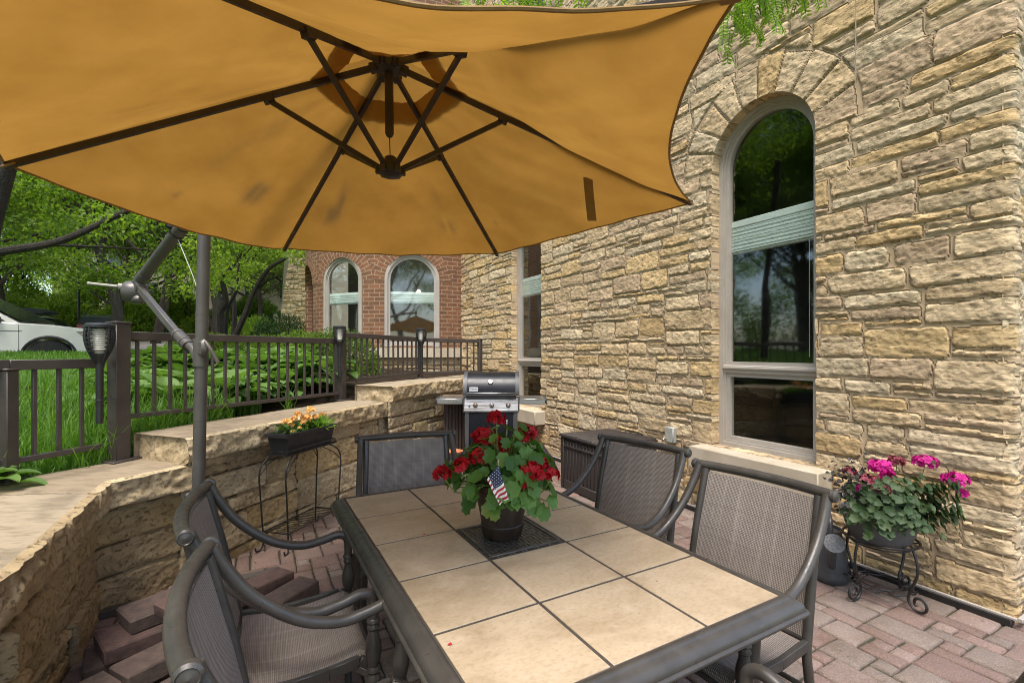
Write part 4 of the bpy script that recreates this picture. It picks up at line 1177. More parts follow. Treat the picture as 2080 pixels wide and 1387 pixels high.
# ================================================================== leaf builders
def unit(a): return a / np.maximum(np.linalg.norm(a, axis=-1, keepdims=True), 1e-9)
def leaf_cloud(P, D, Nn, L, W, fold=.25, curl=.15, two=True):
    """pointed leaves: base P, axis D, normal Nn"""
    P = np.asarray(P, float); n = len(P); D = unit(np.asarray(D, float)); Nn = np.asarray(Nn, float)
    S_ = unit(np.cross(D, Nn)); Nn = np.cross(S_, D)
    L = np.broadcast_to(L, (n,))[:, None]; W = np.broadcast_to(W, (n,))[:, None]
    if not two:
        q = [P, P + D * L * .45 + S_ * W * .5 + Nn * W * fold, P + D * L - Nn * L * curl, P + D * L * .45 - S_ * W * .5 + Nn * W * fold]
        V = np.stack(q, 1).reshape(-1, 3); a = np.arange(n)[:, None] * 4
        return V, a + np.array([[0, 1, 2, 3]])
    q = [P, P + D * L * .28 + S_ * W * .46 + Nn * W * fold, P + D * L * .68 + S_ * W * .40 + Nn * (W * fold - L * curl * .4), P + D * L - Nn * L * curl,
         P + D * L * .68 - S_ * W * .40 + Nn * (W * fold - L * curl * .4), P + D * L * .28 - S_ * W * .46 + Nn * W * fold]
    V = np.stack(q, 1).reshape(-1, 3); a = np.arange(n)[:, None] * 6
    return V, np.concatenate([a + np.array([[0, 1, 2, 3]]), a + np.array([[0, 3, 4, 5]])])

def round_leaves(mb, items, seg=14, scal=.10, cup=.30):
    for (c, nrm, r) in items:
        c = Vector(c); nz = Vector(nrm).normalized(); tx = nz.orthogonal().normalized(); ty = nz.cross(tx)
        ph = rnd.uniform(0, 6.28); wv = rnd.uniform(.6, 1.4)
        vs = [c - nz * r * cup * .45]
        for q, (rf, zf) in enumerate(((.55, -.25), (1.0, .35))):
            for i in range(seg):
                a = 2 * math.pi * i / seg
                rr = r * rf * (1 + (scal * math.cos(a * 7) if q else 0)) * (1 - .35 * math.exp(-((a - math.pi) / .25) ** 2) * rf)
                zz = r * cup * zf * wv * (1 + .5 * math.sin(2 * a + ph)) 
                vs.append(c + tx * (rr * math.cos(a + ph)) + ty * (rr * math.sin(a + ph)) + nz * zz)
        fs = [(0, 1 + i, 1 + (i + 1) % seg) for i in range(seg)] + [(1 + i, 1 + seg + i, 1 + seg + (i + 1) % seg, 1 + (i + 1) % seg) for i in range(seg)]
        mb.add(vs, fs)

def flower_head(name, c, r, mat, parent, n=42, petal=.016, flat=.75):
    rg = np.random.default_rng(rnd.randrange(9999))
    Z_ = rg.uniform(-.35, 1, n); A = rg.uniform(0, 6.283, n); q = np.sqrt(1 - np.clip(Z_, -1, 1) ** 2)
    dirs = np.stack([q * np.cos(A), q * np.sin(A), Z_], 1)
    ctrs = np.array(c) + dirs * np.array([r, r, r * flat]) * rg.uniform(.72, 1.0, (n, 1))
    P = []; D = []; Nn = []
    for k in range(n):
        nz = Vector(dirs[k]) + Vector(rg.normal(0, .25, 3)); nz.normalize(); tx = nz.orthogonal().normalized(); ty = nz.cross(tx); ph = rg.uniform(0, 6.28)
        for j in range(5):
            a = ph + j * 1.2566
            P.append(ctrs[k]); D.append(tx * math.cos(a) + ty * math.sin(a) + nz * .35); Nn.append(nz)
    V, Fq = leaf_cloud(P, np.array([tuple(v) for v in D]), np.array([tuple(v) for v in Nn]), petal * rg.uniform(.85, 1.2, len(P)), petal * .85, .12, .1)
    return np_mesh(name, V, Fq, mat, parent, False)

M['gleaf'] = leafmat('geranium_leaf', (.045, .115, .018), (.12, .23, .045), .35, .5)
M['gleaf_pale'] = leafmat('pale_new_leaf', (.20, .27, .045), (.26, .33, .07), .4, .5)
M['stem'] = pmat('green_stem', (.16, .22, .05), (.12, .17, .04), 20, .6)
M['red'] = leafmat('red_petals', (.50, .006, .012), (.32, .004, .010), .25, .6, (1.1, .4, .4))
M['pink'] = leafmat('magenta_petals', (.62, .02, .27), (.48, .015, .22), .3, .6, (1.2, .5, .9))
M['faded'] = leafmat('faded_petals', (.36, .08, .12), (.22, .05, .06), .25, .7, (1.1, .6, .5))
M['peach'] = leafmat('peach_petals', (.80, .40, .10), (.88, .66, .26), .35, .6, (1.1, .9, .5))
M['purple'] = leafmat('dark_purple_leaf', (.045, .028, .035), (.028, .035, .022), .2, .45, (1.2, .7, .8))

# ================================================================== dining table
TB = (-.014, 1.922, 0); TRZ = R(29.2)
tb_ = thing('dining_table', 'large tile-topped outdoor dining table with a dark metal frame', 'table', TB, TRZ)
hx, hy = .5025, .826; TZ = .72
b = MB(); g_ = .0055; cs = .335; csy = .3304
for i in range(3):
    for j in range(5):
        if (i, j) == (1, 2): continue
        b.box((-hx + cs * (i + .5), -hy + csy * (j + .5), TZ - .006), (cs - g_ * 2, csy - g_ * 2, .012), 0, .0012)
b.build('tile_top', M['tile'], tb_)
b = MB(); b.box((0, 0, TZ - .0085), (2 * hx, 2 * hy, .012)); b.build('grout_bed', M['grout'], tb_)
# moulded rim: profile swept round the rectangle
prof = [(0.0, -.004), (.004, .002), (.016, .002), (.019, -.001), (.024, -.004), (.034, -.0065), (.044, -.012), (.050, -.020), (.053, -.029), (.053, -.034), (.060, -.036), (.062, -.040), (.060, -.046), (.045, -.048), (.045, -.062), (.0, -.062)]
vs = []; n = len(prof)
crn = [(1, 1), (-1, 1), (-1, -1), (1, -1)]
b = MB()
for k in range(4):
    A = crn[k]; B = crn[(k + 1) % 4]
    # rounded mitre: a few steps round each corner
    for (sx, sy) in (A,):
        for st in range(5):
            a0 = math.atan2(sy, sx); f = (st / 4 - .5) * 2
            for (o_, z_) in prof:
                # blend of square mitre with a small radius
                rad = min(o_, .02)
                ang = a0 + f * R(45)
                bx_ = sx * (hx + o_ - rad) ; by_ = sy * (hy + o_ - rad)
                vs.append((bx_ + rad * math.cos(ang), by_ + rad * math.sin(ang), TZ + z_))
m_ = 20
fs = [(i * n + j, i * n + (j + 1) % n, ((i + 1) % m_) * n + (j + 1) % n, ((i + 1) % m_) * n + j) for i in range(m_) for j in range(n)]
b.add(vs, fs); b.build('frame', M['chair'], tb_, True, 60)
# central cast plate with a basket weave relief
m, nt, bs = newmat('cast_inset')
v = coords(nt, 'Object', (1, 1, 1))
ck = nd(nt, 'ShaderNodeTexChecker', {'Vector': v, 'Scale': 36})
w1 = nd(nt, 'ShaderNodeTexWave', {'Vector': v, 'Scale': 18}); w1.bands_direction = 'X'
w2 = nd(nt, 'ShaderNodeTexWave', {'Vector': v, 'Scale': 18}); w2.bands_direction = 'Y'
hm = mix(nt, w1.outputs[0], w2.outputs[0], ck.outputs[1])
bs.inputs['Base Color'].default_value = (.060, .054, .042, 1); bs.inputs['Roughness'].default_value = .42; bs.inputs['Metallic'].default_value = .4
nt.links.new(mix(nt, c4((.035, .031, .025)), c4((.095, .086, .066)), ramp(nt, hm, .3, .8)), bs.inputs['Base Color'])
nt.links.new(bump(nt, hm, .9, .006), bs.inputs['Normal'])
b = MB(); b.box((0, 0, TZ - .004), (.325, .32, .010), 0, .002); ins = b.build('center_plate', m, tb_)
b = MB()
for (cx_, cy_, sx, sy) in ((0, .148, .31, .014), (0, -.148, .31, .014), (.150, 0, .014, .282), (-.150, 0, .014, .282)): b.box((cx_, cy_, TZ + .0015), (sx, sy, .006), 0, .002)
b.build('plate_border', M['chair'], ins)
legp = [(.020, 0), (.024, .01), (.022, .05), (.026, .09), (.030, .12), (.022, .15), (.036, .22), (.044, .30), (.040, .38), (.026, .46), (.034, .49), (.026, .52), (.030, .60), (.034, .655)]
for sx in (-1, 1):
    for sy in (-1, 1):
        b = MB(); b.lathe(legp, 18, Matrix.Translation((sx * (hx - .06), sy * (hy - .06), 0))); b.build('leg', M['chair'], tb_)
b = MB()
for s_ in (-1, 1):
    b.box((s_ * (hx - .03), 0, TZ - .075), (.025, 2 * hy - .06, .05)); b.box((0, s_ * (hy - .03), TZ - .0755), (2 * hx - .1, .025, .048))
b.build('apron', M['chair'], tb_)

# ================================================================== chairs
def make_chair(label):
    c = thing('patio_chair', label, 'chair', (0, 0, 0), 0, 'sling armchairs round the dining table')
    YB, ZB = -.32, .95
    def bow(x): return -.042 * (1 - (x / .30) ** 2)
    rail = [(x, YB + bow(x), ZB) for x in np.linspace(-.285, .285, 22)]
    b = MB(); b.tube(rail, .0195, 14); tr = b.build('top_rail', M['chair'], c)
    for s_ in (-1, 1):
        b = MB(); Mx = Matrix.Translation((s_ * .283, YB, ZB)) @ Matrix.Rotation(s_ * R(90), 4, 'Y')
        b.lathe([(.0195, 0), (.0235, .003), (.0235, .016), (.018, .022), (.016, .020), (.012, .021), (.0, .024)], 16, Mx); b.build('end_cap', M['chair'], tr)
        ap = smoothpath([(s_ * .272, YB + .004, ZB), (s_ * .276, -.285, .885), (s_ * .282, -.215, .785), (s_ * .288, -.10, .69), (s_ * .290, .01, .652), (s_ * .288, .095, .660), (s_ * .284, .155, .674), (s_ * .280, .190, .655), (s_ * .278, .196, .61)], 5)
        b = MB(); b.tube(ap, [.0175] * len(ap), 12); b.build('arm', M['chair'], c)
        # turned front leg
        b = MB()
        pf = [(.0165, .62), (.0165, .585), (.021, .58), (.022, .573), (.017, .568), (.020, .560), (.021, .553), (.016, .546), (.017, .53), (.024, .505), (.027, .48), (.024, .455), (.016, .425), (.021, .417), (.022, .41), (.016, .402), (.023, .39), (.025, .378), (.019, .362), (.0155, .355), (.0155, .02), (.019, .018), (.019, 0)]
        b.lathe(pf[::-1], 14, Matrix.Translation((s_ * .278, .196, 0))); b.build('leg', M['chair'], c)
        b = MB(); b.tube(smoothpath([(s_ * .240, YB + bow(.24) + .01, ZB - .012), (s_ * .246, -.272, .72), (s_ * .250, -.225, .47), (s_ * .252, -.215, .38), (s_ * .256, -.25, .19), (s_ * .260, -.30, .0)], 5), .0165, 12)
        b.lathe([(.019, 0), (.019, .02)], 12, Matrix.Translation((s_ * .260, -.30, 0))); b.build('leg', M['chair'], c)
    # slings: woven cloth with a little thickness
    def sheet(fn, nu, nv, nm, su, sv):
        V = []; UV = []
        for i in range(nu + 1):
            for j in range(nv + 1):
                V.append(fn(i / nu, j / nv)); UV.append((i / nu * su, j / nv * sv))
        V = np.array(V); nrm = np.zeros_like(V)
        G = V.reshape(nu + 1, nv + 1, 3); gu = np.gradient(G, axis=0); gv = np.gradient(G, axis=1); nr = unit(np.cross(gu, gv)).reshape(-1, 3)
        V2 = V - nr * .005; n0 = len(V)
        q = [(i * (nv + 1) + j, (i + 1) * (nv + 1) + j, (i + 1) * (nv + 1) + j + 1, i * (nv + 1) + j + 1) for i in range(nu) for j in range(nv)]
        q2 = [tuple(k + n0 for k in f_[::-1]) for f_ in q]
        rim = [i * (nv + 1) for i in range(nu + 1)] + [nu * (nv + 1) + j for j in range(1, nv + 1)] + [i * (nv + 1) + nv for i in range(nu - 1, -1, -1)] + [j for j in range(nv - 1, 0, -1)]
        q3 = [(rim[i], rim[i] + n0, rim[(i + 1) % len(rim)] + n0, rim[(i + 1) % len(rim)]) for i in range(len(rim))]
        return np_mesh(nm, np.concatenate([V, V2]), q + q2 + [f_[::-1] for f_ in q3], M['sling'], c, True, 50, uv=np.array(UV + UV))
    def back(u_, v_):
        x = -.236 + .472 * u_; z = .925 - .475 * v_
        y = np.interp(z, [.45, .70, .94], [-.215, -.262, -.314]) + bow(x) * (1 - .75 * v_) * .95 + .006
        return (x, y, z)
    sheet(back, 16, 16, 'back_sling', .472, .475)
    def seat(u_, v_):
        x = -.236 + .472 * u_; y = -.205 + .415 * v_
        z = .437 - .030 * math.sin(math.pi * min(v_ * 1.05, 1)) * (1 - .3 * (2 * u_ - 1) ** 4) - .008 * (1 - (2 * u_ - 1) ** 2) + .018 * v_ - .055 * max(0, (v_ - .88) / .12) ** 2
        return (x, y, z)
    sheet(seat, 14, 18, 'seat_sling', .472, .475)
    b = MB()
    for s_ in (-1, 1):
        pts = [(s_ * .252, -.215, .43), (s_ * .252, -.05, .418), (s_ * .252, .06, .424), (s_ * .252, .155, .437), (s_ * .252, .200, .405)]
        for p_, q_ in zip(pts[:-1], pts[1:]): b.bar(p_, q_, .020, .036)
        b.bar((s_ * .252, .15, .415), (s_ * .274, .190, .395), .016, .022)
    b.tube([(-.252, .200, .40), (.252, .200, .40)], .012, 10); b.tube([(-.250, -.222, .44), (.250, -.222, .44)], .012, 10)
    b.build('seat_frame', M['chair'], c)
    b = MB(); b.tube([(-.254, -.235, .26), (.254, -.235, .26)], .010, 10); b.build('stretcher', M['chair'], c)
    return c
def place(c, mid, fwd, label=None):
    f = Vector((fwd[0], fwd[1])).normalized()
    c.location = (mid[0] + .32 * f.x, mid[1] + .32 * f.y, 0); c.rotation_euler = (0, 0, math.atan2(-f.x, f.y))
    if label: c['label'] = label
ch0 = make_chair('grey sling armchair at the far end of the table in front of the grill')
place(ch0, (-.645, 2.89), (.2, -.548))
for (mid, fw, lb) in [((.722, 2.64), (-.444, -.343), 'grey sling armchair between the table and the dark storage box'),
                      ((1.009, 1.943), (-.508, -.306), 'grey sling armchair beside the watering can, under the near window'),
                      ((-1.0485, 1.578), (.55, .285), 'grey sling armchair next to the umbrella pole and the wire plant stand'),
                      ((-.666, 1.01), (.52, .298), 'grey sling armchair nearest the camera on the left, beside the loose pavers'),
                      ((.600, .612), (-.48, .877), 'grey sling armchair at the near end of the table, only its arm in view')]:
    c = copy_tree(ch0); place(c, mid, fw, lb)

# ================================================================== geranium pot on the table
PX, PY = -.040, 1.925
m, nt, bs = newmat('bronze_barrel_glaze')
v = coords(nt, 'Object', (1, 1, .3)); n_ = noise(nt, v, 30, 5, .7)
nt.links.new(mix(nt, c4((.045, .028, .018)), c4((.018, .012, .009)), ramp(nt, n_, .35, .65)), bs.inputs['Base Color']); bs.inputs['Roughness'].default_value = .38
nt.links.new(bump(nt, n_, .15, .004), bs.inputs['Normal']); M['barrel'] = m
pot = thing('flower_pot', 'dark brown barrel pot of red geraniums standing on the table', 'potted plant', (PX, PY, .7245), 0)
b = MB(); b.lathe([(.0, 0), (.076, 0), (.080, .004), (.083, .028), (.086, .031), (.0885, .050), (.086, .054), (.092, .09), (.104, .15), (.112, .185), (.118, .190), (.120, .215), (.114, .217), (.109, .19), (.0, .185)], 36); b.build('pot', M['barrel'], pot)
b = MB(); b.lathe([(.0, .186), (.06, .19), (.108, .188)], 20); b.build('soil', M['soil'], pot)
def PT(u_, v_, Y_): return ((u_ - 1040) / 955 * Y_ - PX, Y_ - PY, 1.47 - (v_ - 714) / 955 * Y_ - .7245)
lv = MB(); st = MB(); pale = MB(); items = []
r_ = random.Random(4)
for k in range(165):
    a = r_.uniform(0, 6.283); q = r_.random() ** .6
    rr = .05 + .17 * q; zz = .232 + .17 * (1 - q) * r_.uniform(.5, 1.15) + r_.uniform(-.05, .05) * 1.2 - (.02 if q > .8 else 0)
    c_ = (rr * math.cos(a) * 1.05, rr * math.sin(a), zz)
    nr = (math.cos(a) * (.35 + .7 * q) + r_.uniform(-.35, .35), math.sin(a) * (.35 + .7 * q) + r_.uniform(-.35, .35), .75 - .4 * q + r_.uniform(-.2, .2))
    items.append((c_, nr, r_.uniform(.022, .038)))
    st.tube(smoothpath([(c_[0] * .15, c_[1] * .15, .19), (c_[0] * .6, c_[1] * .6, zz * .9 + .03), Vector(c_) - Vector(nr).normalized() * .006], 3), .0022, 5)
round_leaves(lv, items)
round_leaves(lv, [(PT(1085, 1030, 1.82), (.35, -.8, .4), .038), (PT(1103, 1040, 1.83), (.5, -.7, .3), .036), (PT(955, 1015, 1.83), (-.5, -.7, .35), .04), (PT(948, 1030, 1.84), (-.6, -.7, .1), .030)])
round_leaves(pale, [(PT(992, 1035, 1.79), (-.3, -.9, .3), .030), (PT(1004, 1045, 1.785), (.5, -.8, .2), .024)])
lv.build('foliage', M['gleaf'], pot, True, 180); pale.build('new_leaves', M['gleaf_pale'], pot, True, 180)
for (u_, v_, Y_, rad, n2) in [(1008, 850, 1.93, .034, 22), (985, 888, 1.93, .050, 46), (978, 930, 1.86, .047, 46), (940, 948, 1.83, .036, 26), (898, 963, 1.84, .033, 30), (1071, 883, 1.95, .043, 40), (1081, 962, 1.79, .050, 60), (1121, 966, 1.82, .028, 18), (1020, 912, 1.98, .032, 30), (1100, 944, 1.86, .026, 16), (1068, 982, 1.78, .030, 22), (1008, 898, 2.0, .03, 20)]:
    p_ = PT(u_, v_, Y_); flower_head('flower_head', p_, rad, M['red'], pot, n2, .0175, .8)
    st.tube(smoothpath([(p_[0] * .3, p_[1] * .3, .2), (p_[0] * .75, p_[1] * .7, p_[2] * .7), p_], 4), .0026, 5)
for (u_, v_, Y_) in [(1008, 866, 1.92), (950, 912, 1.9), (920, 938, 1.86), (1045, 902, 1.9), (1064, 905, 1.93), (1082, 906, 1.92), (945, 965, 1.8)]:
    p_ = Vector(PT(u_, v_, Y_)); st.tube(smoothpath([(p_[0] * .3, p_[1] * .3, .2), (p_[0] * .8, p_[1] * .75, p_[2] * .75), p_], 4), .0026, 5)
    for q in range(9):
        a = r_.uniform(0, 6.28); st.tube([p_, p_ + Vector((.014 * math.cos(a), .014 * math.sin(a), r_.uniform(-.012, .008)))], [.003, .0042], 5)
st.build('stems', M['stem'], pot)
# little flag stuck in the pot
FL = PT(1003, 952, 1.775)
fl = thing('flag', 'small red white and blue flag drooping on a stick among the geraniums', 'flag', (PX, PY, .7245), 0)
b = MB(); b.tube([PT(1018, 1014, 1.84), PT(1012, 938, 1.70)], .0022, 6); b.lathe([(0, -.004), (.004, 0), (0, .006)], 8, Matrix.Translation(PT(1012, 936, 1.70))); b.build('stick', pmat('pale_wood', (.5, .36, .2)), fl)
fm = [pmat('flag_red', (.42, .02, .03), (.36, .015, .025), 30, .8), pmat('flag_white', (.72, .70, .66), (.66, .64, .6), 30, .8), pmat('flag_blue', (.020, .028, .085), (.014, .02, .06), 30, .8)]
o4 = [Vector(PT(*p_)) for p_ in ((1012, 944, 1.70), (988, 974, 1.690), (1014, 1026, 1.690), (1033, 1012, 1.70))]  # hoist top, fly.., drape
nU, nV = 26, 22
def flp(u_, v_):
    p_ = (o4[0] * (1 - v_) + o4[1] * v_) * (1 - u_) + (o4[3] * (1 - v_) + o4[2] * v_) * u_
    return p_ + Vector((.002 * math.sin(8 * v_), -.006 * math.sin(5.5 * v_ + 1.2 * u_) , .001 * math.sin(9 * u_)))
b = MB()
for side in (0, 1):
    for i in range(nU):
        for j in range(nV):
            q = [flp(i / nU, j / nV), flp((i + 1) / nU, j / nV), flp((i + 1) / nU, (j + 1) / nV), flp(i / nU, (j + 1) / nV)]
            if side: q = [p_ + Vector((0, .0012, 0)) for p_ in q][::-1]
            ij = (i if side == 0 else i)
            can_ = ij < 13 
            mi = 2 if can_ else (0 if ((j + (i - 13)) // 2) % 2 == 0 else 1)
            mi = 2 if can_ else (0 if (i - 13) // 2 % 2 == 1 else 1)
            if can_ and j > nV - 5 : mi = 0 if (i // 2) % 2 else 1
            b.add(q, [(0, 1, 2, 3)], mi)
for i in range(6):
    for j in range(5):
        u_ = .055 + .078 * i; v_ = .07 + .145 * j + (.07 if i % 2 else 0)
        if v_ > .74: continue
        c_ = flp(u_, v_) + Vector((0, -.0016, 0)); nr = Vector((0, -1, 0)); pts = []
        for k in range(10):
            a = k * math.pi / 5 + .3; r2 = .0021 if k % 2 == 0 else .0010
            pts.append(c_ + Vector((r2 * math.cos(a), 0, r2 * math.sin(a))))
        b.add(pts, [tuple(range(10))], 1)
b.build('cloth', fm, fl, True, 60)
# fallen petals and crumbs
for (u_, v_, s_, lb) in [(861, 1086, .006, 'small fallen red petal on the tiles left of the pot'), (914, 1309, .006, 'small fallen red petal on the nearest left tile')]:
    Y_ = .75 * 955 / (v_ - 714); P_ = ((u_ - 1040) / 955 * Y_, Y_, .7208)
    b = MB(); b.add([(-s_, -s_ * .5, .0), (0, -s_ * .8, .002), (s_, 0, .0015), (s_ * .2, s_, .003), (-s_ * .8, s_ * .6, .0005), (-s_, -s_ * .5, -.0004), (0, -s_ * .8, .0015), (s_, 0, .0008), (s_ * .2, s_, .0024), (-s_ * .8, s_ * .6, 0)], [(0, 1, 2, 3, 4), (9, 8, 7, 6, 5)])
    o = b.build('petal', fm[0]); o.location = P_; tag(o, lb, 'petal', 'fallen petals on the table')
# ================================================================== gas grill
gr = thing('gas_grill', 'black and steel gas grill on a cabinet with side tables against the stone wall', 'grill', (-.245, 5.78, 0), 0)
M['grillgrey'] = pmat('cast_grey', (.085, .085, .085), (.065, .065, .065), 8, .45, .4)
M['enamel'] = pmat('black_enamel', (.008, .009, .012), (.011, .012, .015), 3, .30, 0, 0, coat=0, rvar=.05, spec=.25)
def txt(s, size, mat, parent, loc, rot, name, ext=.0006):
    cu = bpy.data.curves.new(name, 'FONT'); cu.body = s; cu.size = size; cu.align_x = 'CENTER'; cu.align_y = 'CENTER'; cu.extrude = ext
    t = bpy.data.objects.new(name + '_tmp', cu); COL.objects.link(t)
    dg = bpy.context.evaluated_depsgraph_get(); me = bpy.data.meshes.new_from_object(t.evaluated_get(dg)); me.materials.clear(); me.materials.append(mat)
    bpy.data.objects.remove(t); o = link(bpy.data.objects.new(name, me), parent); o.location = loc; o.rotation_euler = rot; return o
b = MB()
for s_ in (-1, 1):
    b.box((s_ * .285, -.25, .42), (.05, .045, .70), 0, .006); b.box((s_ * .285, .24, .42), (.05, .045, .70), 0, .006); b.box((s_ * .293, -.005, .42), (.012, .46, .66))
b.box((0, .25, .42), (.54, .012, .66)); b.box((0, 0, .09), (.54, .5, .02)); b.box((0, -.25, .765), (.52, .04, .03), 0, .004)
b.build('cabinet', M['grillgrey'], gr)
b = MB(); b.box((0, -.262, .425), (.512, .018, .645), 0, .006); dr_ = b.build('door', M['enamel'], gr)
b = MB(); b.tube(smoothpath([(.185, -.272, .66), (.185, -.300, .655), (.185, -.303, .53), (.185, -.300, .42), (.185, -.272, .415)], 4), .0085, 10); b.build('handle', M['chrome'], dr_)
for s_ in (-1, 1):
    for y_ in (-.22, .22):
        b = MB(); b.lathe([(0, -.012), (.03, -.012), (.034, -.006), (.034, .006), (.03, .012), (0, .012)], 16, Matrix.Translation((s_ * .26, y_, .035)) @ Matrix.Rotation(R(90), 4, 'Y')); b.bar((s_ * .26, y_, .035), (s_ * .26, y_, .085), .02); b.build('caster', M['blackplastic'], gr)
b = MB(); b.prism([(-.27, .78), (.27, .78), (.30, .96), (-.30, .96)], -.24, .24); b.build('cook_box', M['grillgrey'], gr)
cp = MB(); cp.add([(-.318, -.275, .775), (.318, -.275, .775), (.318, -.235, .925), (-.318, -.235, .925), (-.318, -.22, .775), (.318, -.22, .775), (.318, -.20, .935), (-.318, -.20, .935)], [(0, 1, 2, 3), (5, 4, 7, 6), (0, 4, 5, 1), (3, 2, 6, 7), (0, 3, 7, 4), (1, 5, 6, 2)])
cpo = cp.build('control_panel', M['steel'], gr, True, 30)
b = MB(); b.box((0, -.252, .768), (.655, .06, .022), 0, .006); b.box((-.324, -.245, .855), (.018, .06, .165), 0, .006); b.box((.324, -.245, .855), (.018, .06, .165), 0, .006); b.build('panel_trim', M['grillgrey'], cpo)
tl_ = math.atan2(.04, .15)
def on_panel(x, h_): return Vector((x, -.275 + .04 * (h_ / .15), .775 + h_))
for x in (-.185, .008, .20):
    p_ = on_panel(x, .065); b = MB(); b.lathe([(.0, .034), (.021, .034), (.024, .030), (.025, .012), (.029, .0)][::-1], 20, Matrix.Translation(p_) @ Matrix.Rotation(R(90) - tl_, 4, 'X')); kb = b.build('knob', M['grillgrey'], cpo)
    b = MB(); b.lathe([(.0, .0385), (.019, .0375), (.021, .034)][::-1], 20, Matrix.Translation(p_) @ Matrix.Rotation(R(90) - tl_, 4, 'X')); b.bar(p_ + Vector((0, -.038, -.016)), p_ + Vector((0, -.042, .016)), .008, .008); b.build('knob_face', M['chrome'], kb)
p_ = on_panel(-.255, .055); b = MB(); b.lathe([(.012, 0), (.012, .008), (.0, .011)], 12, Matrix.Translation(p_) @ Matrix.Rotation(R(90) - tl_, 4, 'X')); b.build('igniter', M['blackplastic'], cpo)
txt('Spirit', .032, M['blackplastic'], cpo, on_panel(.225, .128) + Vector((0, -.001, 0)), (R(90) - tl_, 0, 0), 'panel_lettering')
# lid : arched cross section between two cast end caps
lp = [(-.262, .955), (-.268, .985), (-.262, 1.02), (-.245, 1.07), (-.215, 1.125), (-.175, 1.172), (-.12, 1.205), (-.05, 1.222), (.05, 1.222), (.14, 1.205), (.205, 1.15), (.24, 1.06), (.25, .955)]
b = MB(); n = len(lp); vs = [(x, y_, z_) for x in (-.292, .292) for (y_, z_) in lp]
b.add(vs, [(i, i + 1, n + i + 1, n + i) for i in range(n - 1)] + [tuple(range(n)), tuple(range(2 * n - 1, n - 1, -1))]); lid = b.build('lid', M['enamel'], gr, True, 50)
for s_ in (-1, 1):
    b = MB(); x0, x1 = (s_ * .285, s_ * .332)
    o2 = [(y_ * 1.05, .95 + (z_ - .95) * 1.035) for y_, z_ in lp]
    vs = [(x0, y_, z_) for y_, z_ in o2] + [(x1, y_ * .98, z_ - .004) for y_, z_ in o2]
    b.add(vs, [(i, i + 1, n + i + 1, n + i) for i in range(n - 1)] + [tuple(range(n)), tuple(range(2 * n - 1, n - 1, -1)), (0, n, 2 * n - 1, n - 1)]); b.build('end_cap', M['grillgrey'], lid, True, 40)
b = MB(); b.box((0, -.278, .965), (.60, .045, .036), 0, .010); b.build('handle', M['grillgrey'], lid)
b = MB(); b.box((0, -.296, .988), (.56, .022, .008), 0, .003); b.build('handle_trim', M['steel'], lid)
b = MB(); Mt = Matrix.Translation((-.01, -.228, 1.115)) @ Matrix.Rotation(R(62), 4, 'X'); b.lathe([(.030, 0), (.030, .012), (.026, .016), (.024, .013), (0, .013)], 22, Mt); tm = b.build('thermometer', M['chrome'], lid)
b = MB(); b.lathe([(.023, .0135), (0, .0145)], 20, Mt); b.build('dial', pmat('white_dial', (.75, .75, .73)), tm)
bd = MB(); Mb = Matrix.Translation((-.205, -.262, 1.028)) @ Matrix.Rotation(R(75), 4, 'X'); bd.box((0, 0, .002), (.105, .050, .006), 0, .002, Mb); bg_ = bd.build('badge', M['steel'], lid)
t_ = txt('weber', .036, M['blackplastic'], bg_, (0, 0, 0), (0, 0, 0), 'badge_lettering'); t_.matrix_local = Mb @ Matrix.Translation((0, 0, .0056))
for s_ in (-1, 1):
    b = MB(); b.box((s_ * .485, -.02, .905), (.30, .46, .018), 0, .006); b.box((s_ * .485, -.255, .885), (.30, .016, .065), 0, .004); b.box((s_ * .485, .21, .885), (.30, .016, .055), 0, .004)
    t = b.build('side_table', M['steel'], gr); b = MB(); b.box((s_ * .645, -.02, .888), (.022, .485, .068), 0, .008); b.build('table_end', M['grillgrey'], t)

# brown ribbed bin with a board lid behind the grill
M['bin'] = pmat('brown_ribbed_wood', (.075, .045, .032), (.045, .028, .02), 10, .75, 0, .3, 60, .003, (8, 8, .5))
bn = thing('ribbed_bin', 'brown ribbed bin with a flat board lid left of the grill', 'bin', (-.60, 5.95, 0), R(8))
b = MB()
for i in range(12): b.box((-.22 + .04 * i, -.20, .43), (.030, .03, .86), 0, .008)
for i in range(11): b.box((-.245, -.18 + .04 * i, .43), (.03, .030, .86), 0, .008)
b.box((0, .01, .43), (.46, .40, .85)); b.build('body', M['bin'], bn)
b = MB(); b.box((-.01, 0, .885), (.56, .50, .045), 0, .008); b.build('lid', pmat('brown_board', (.17, .11, .075), (.13, .085, .06), 6, .8, stretch=(1, 6, 6)), bn)
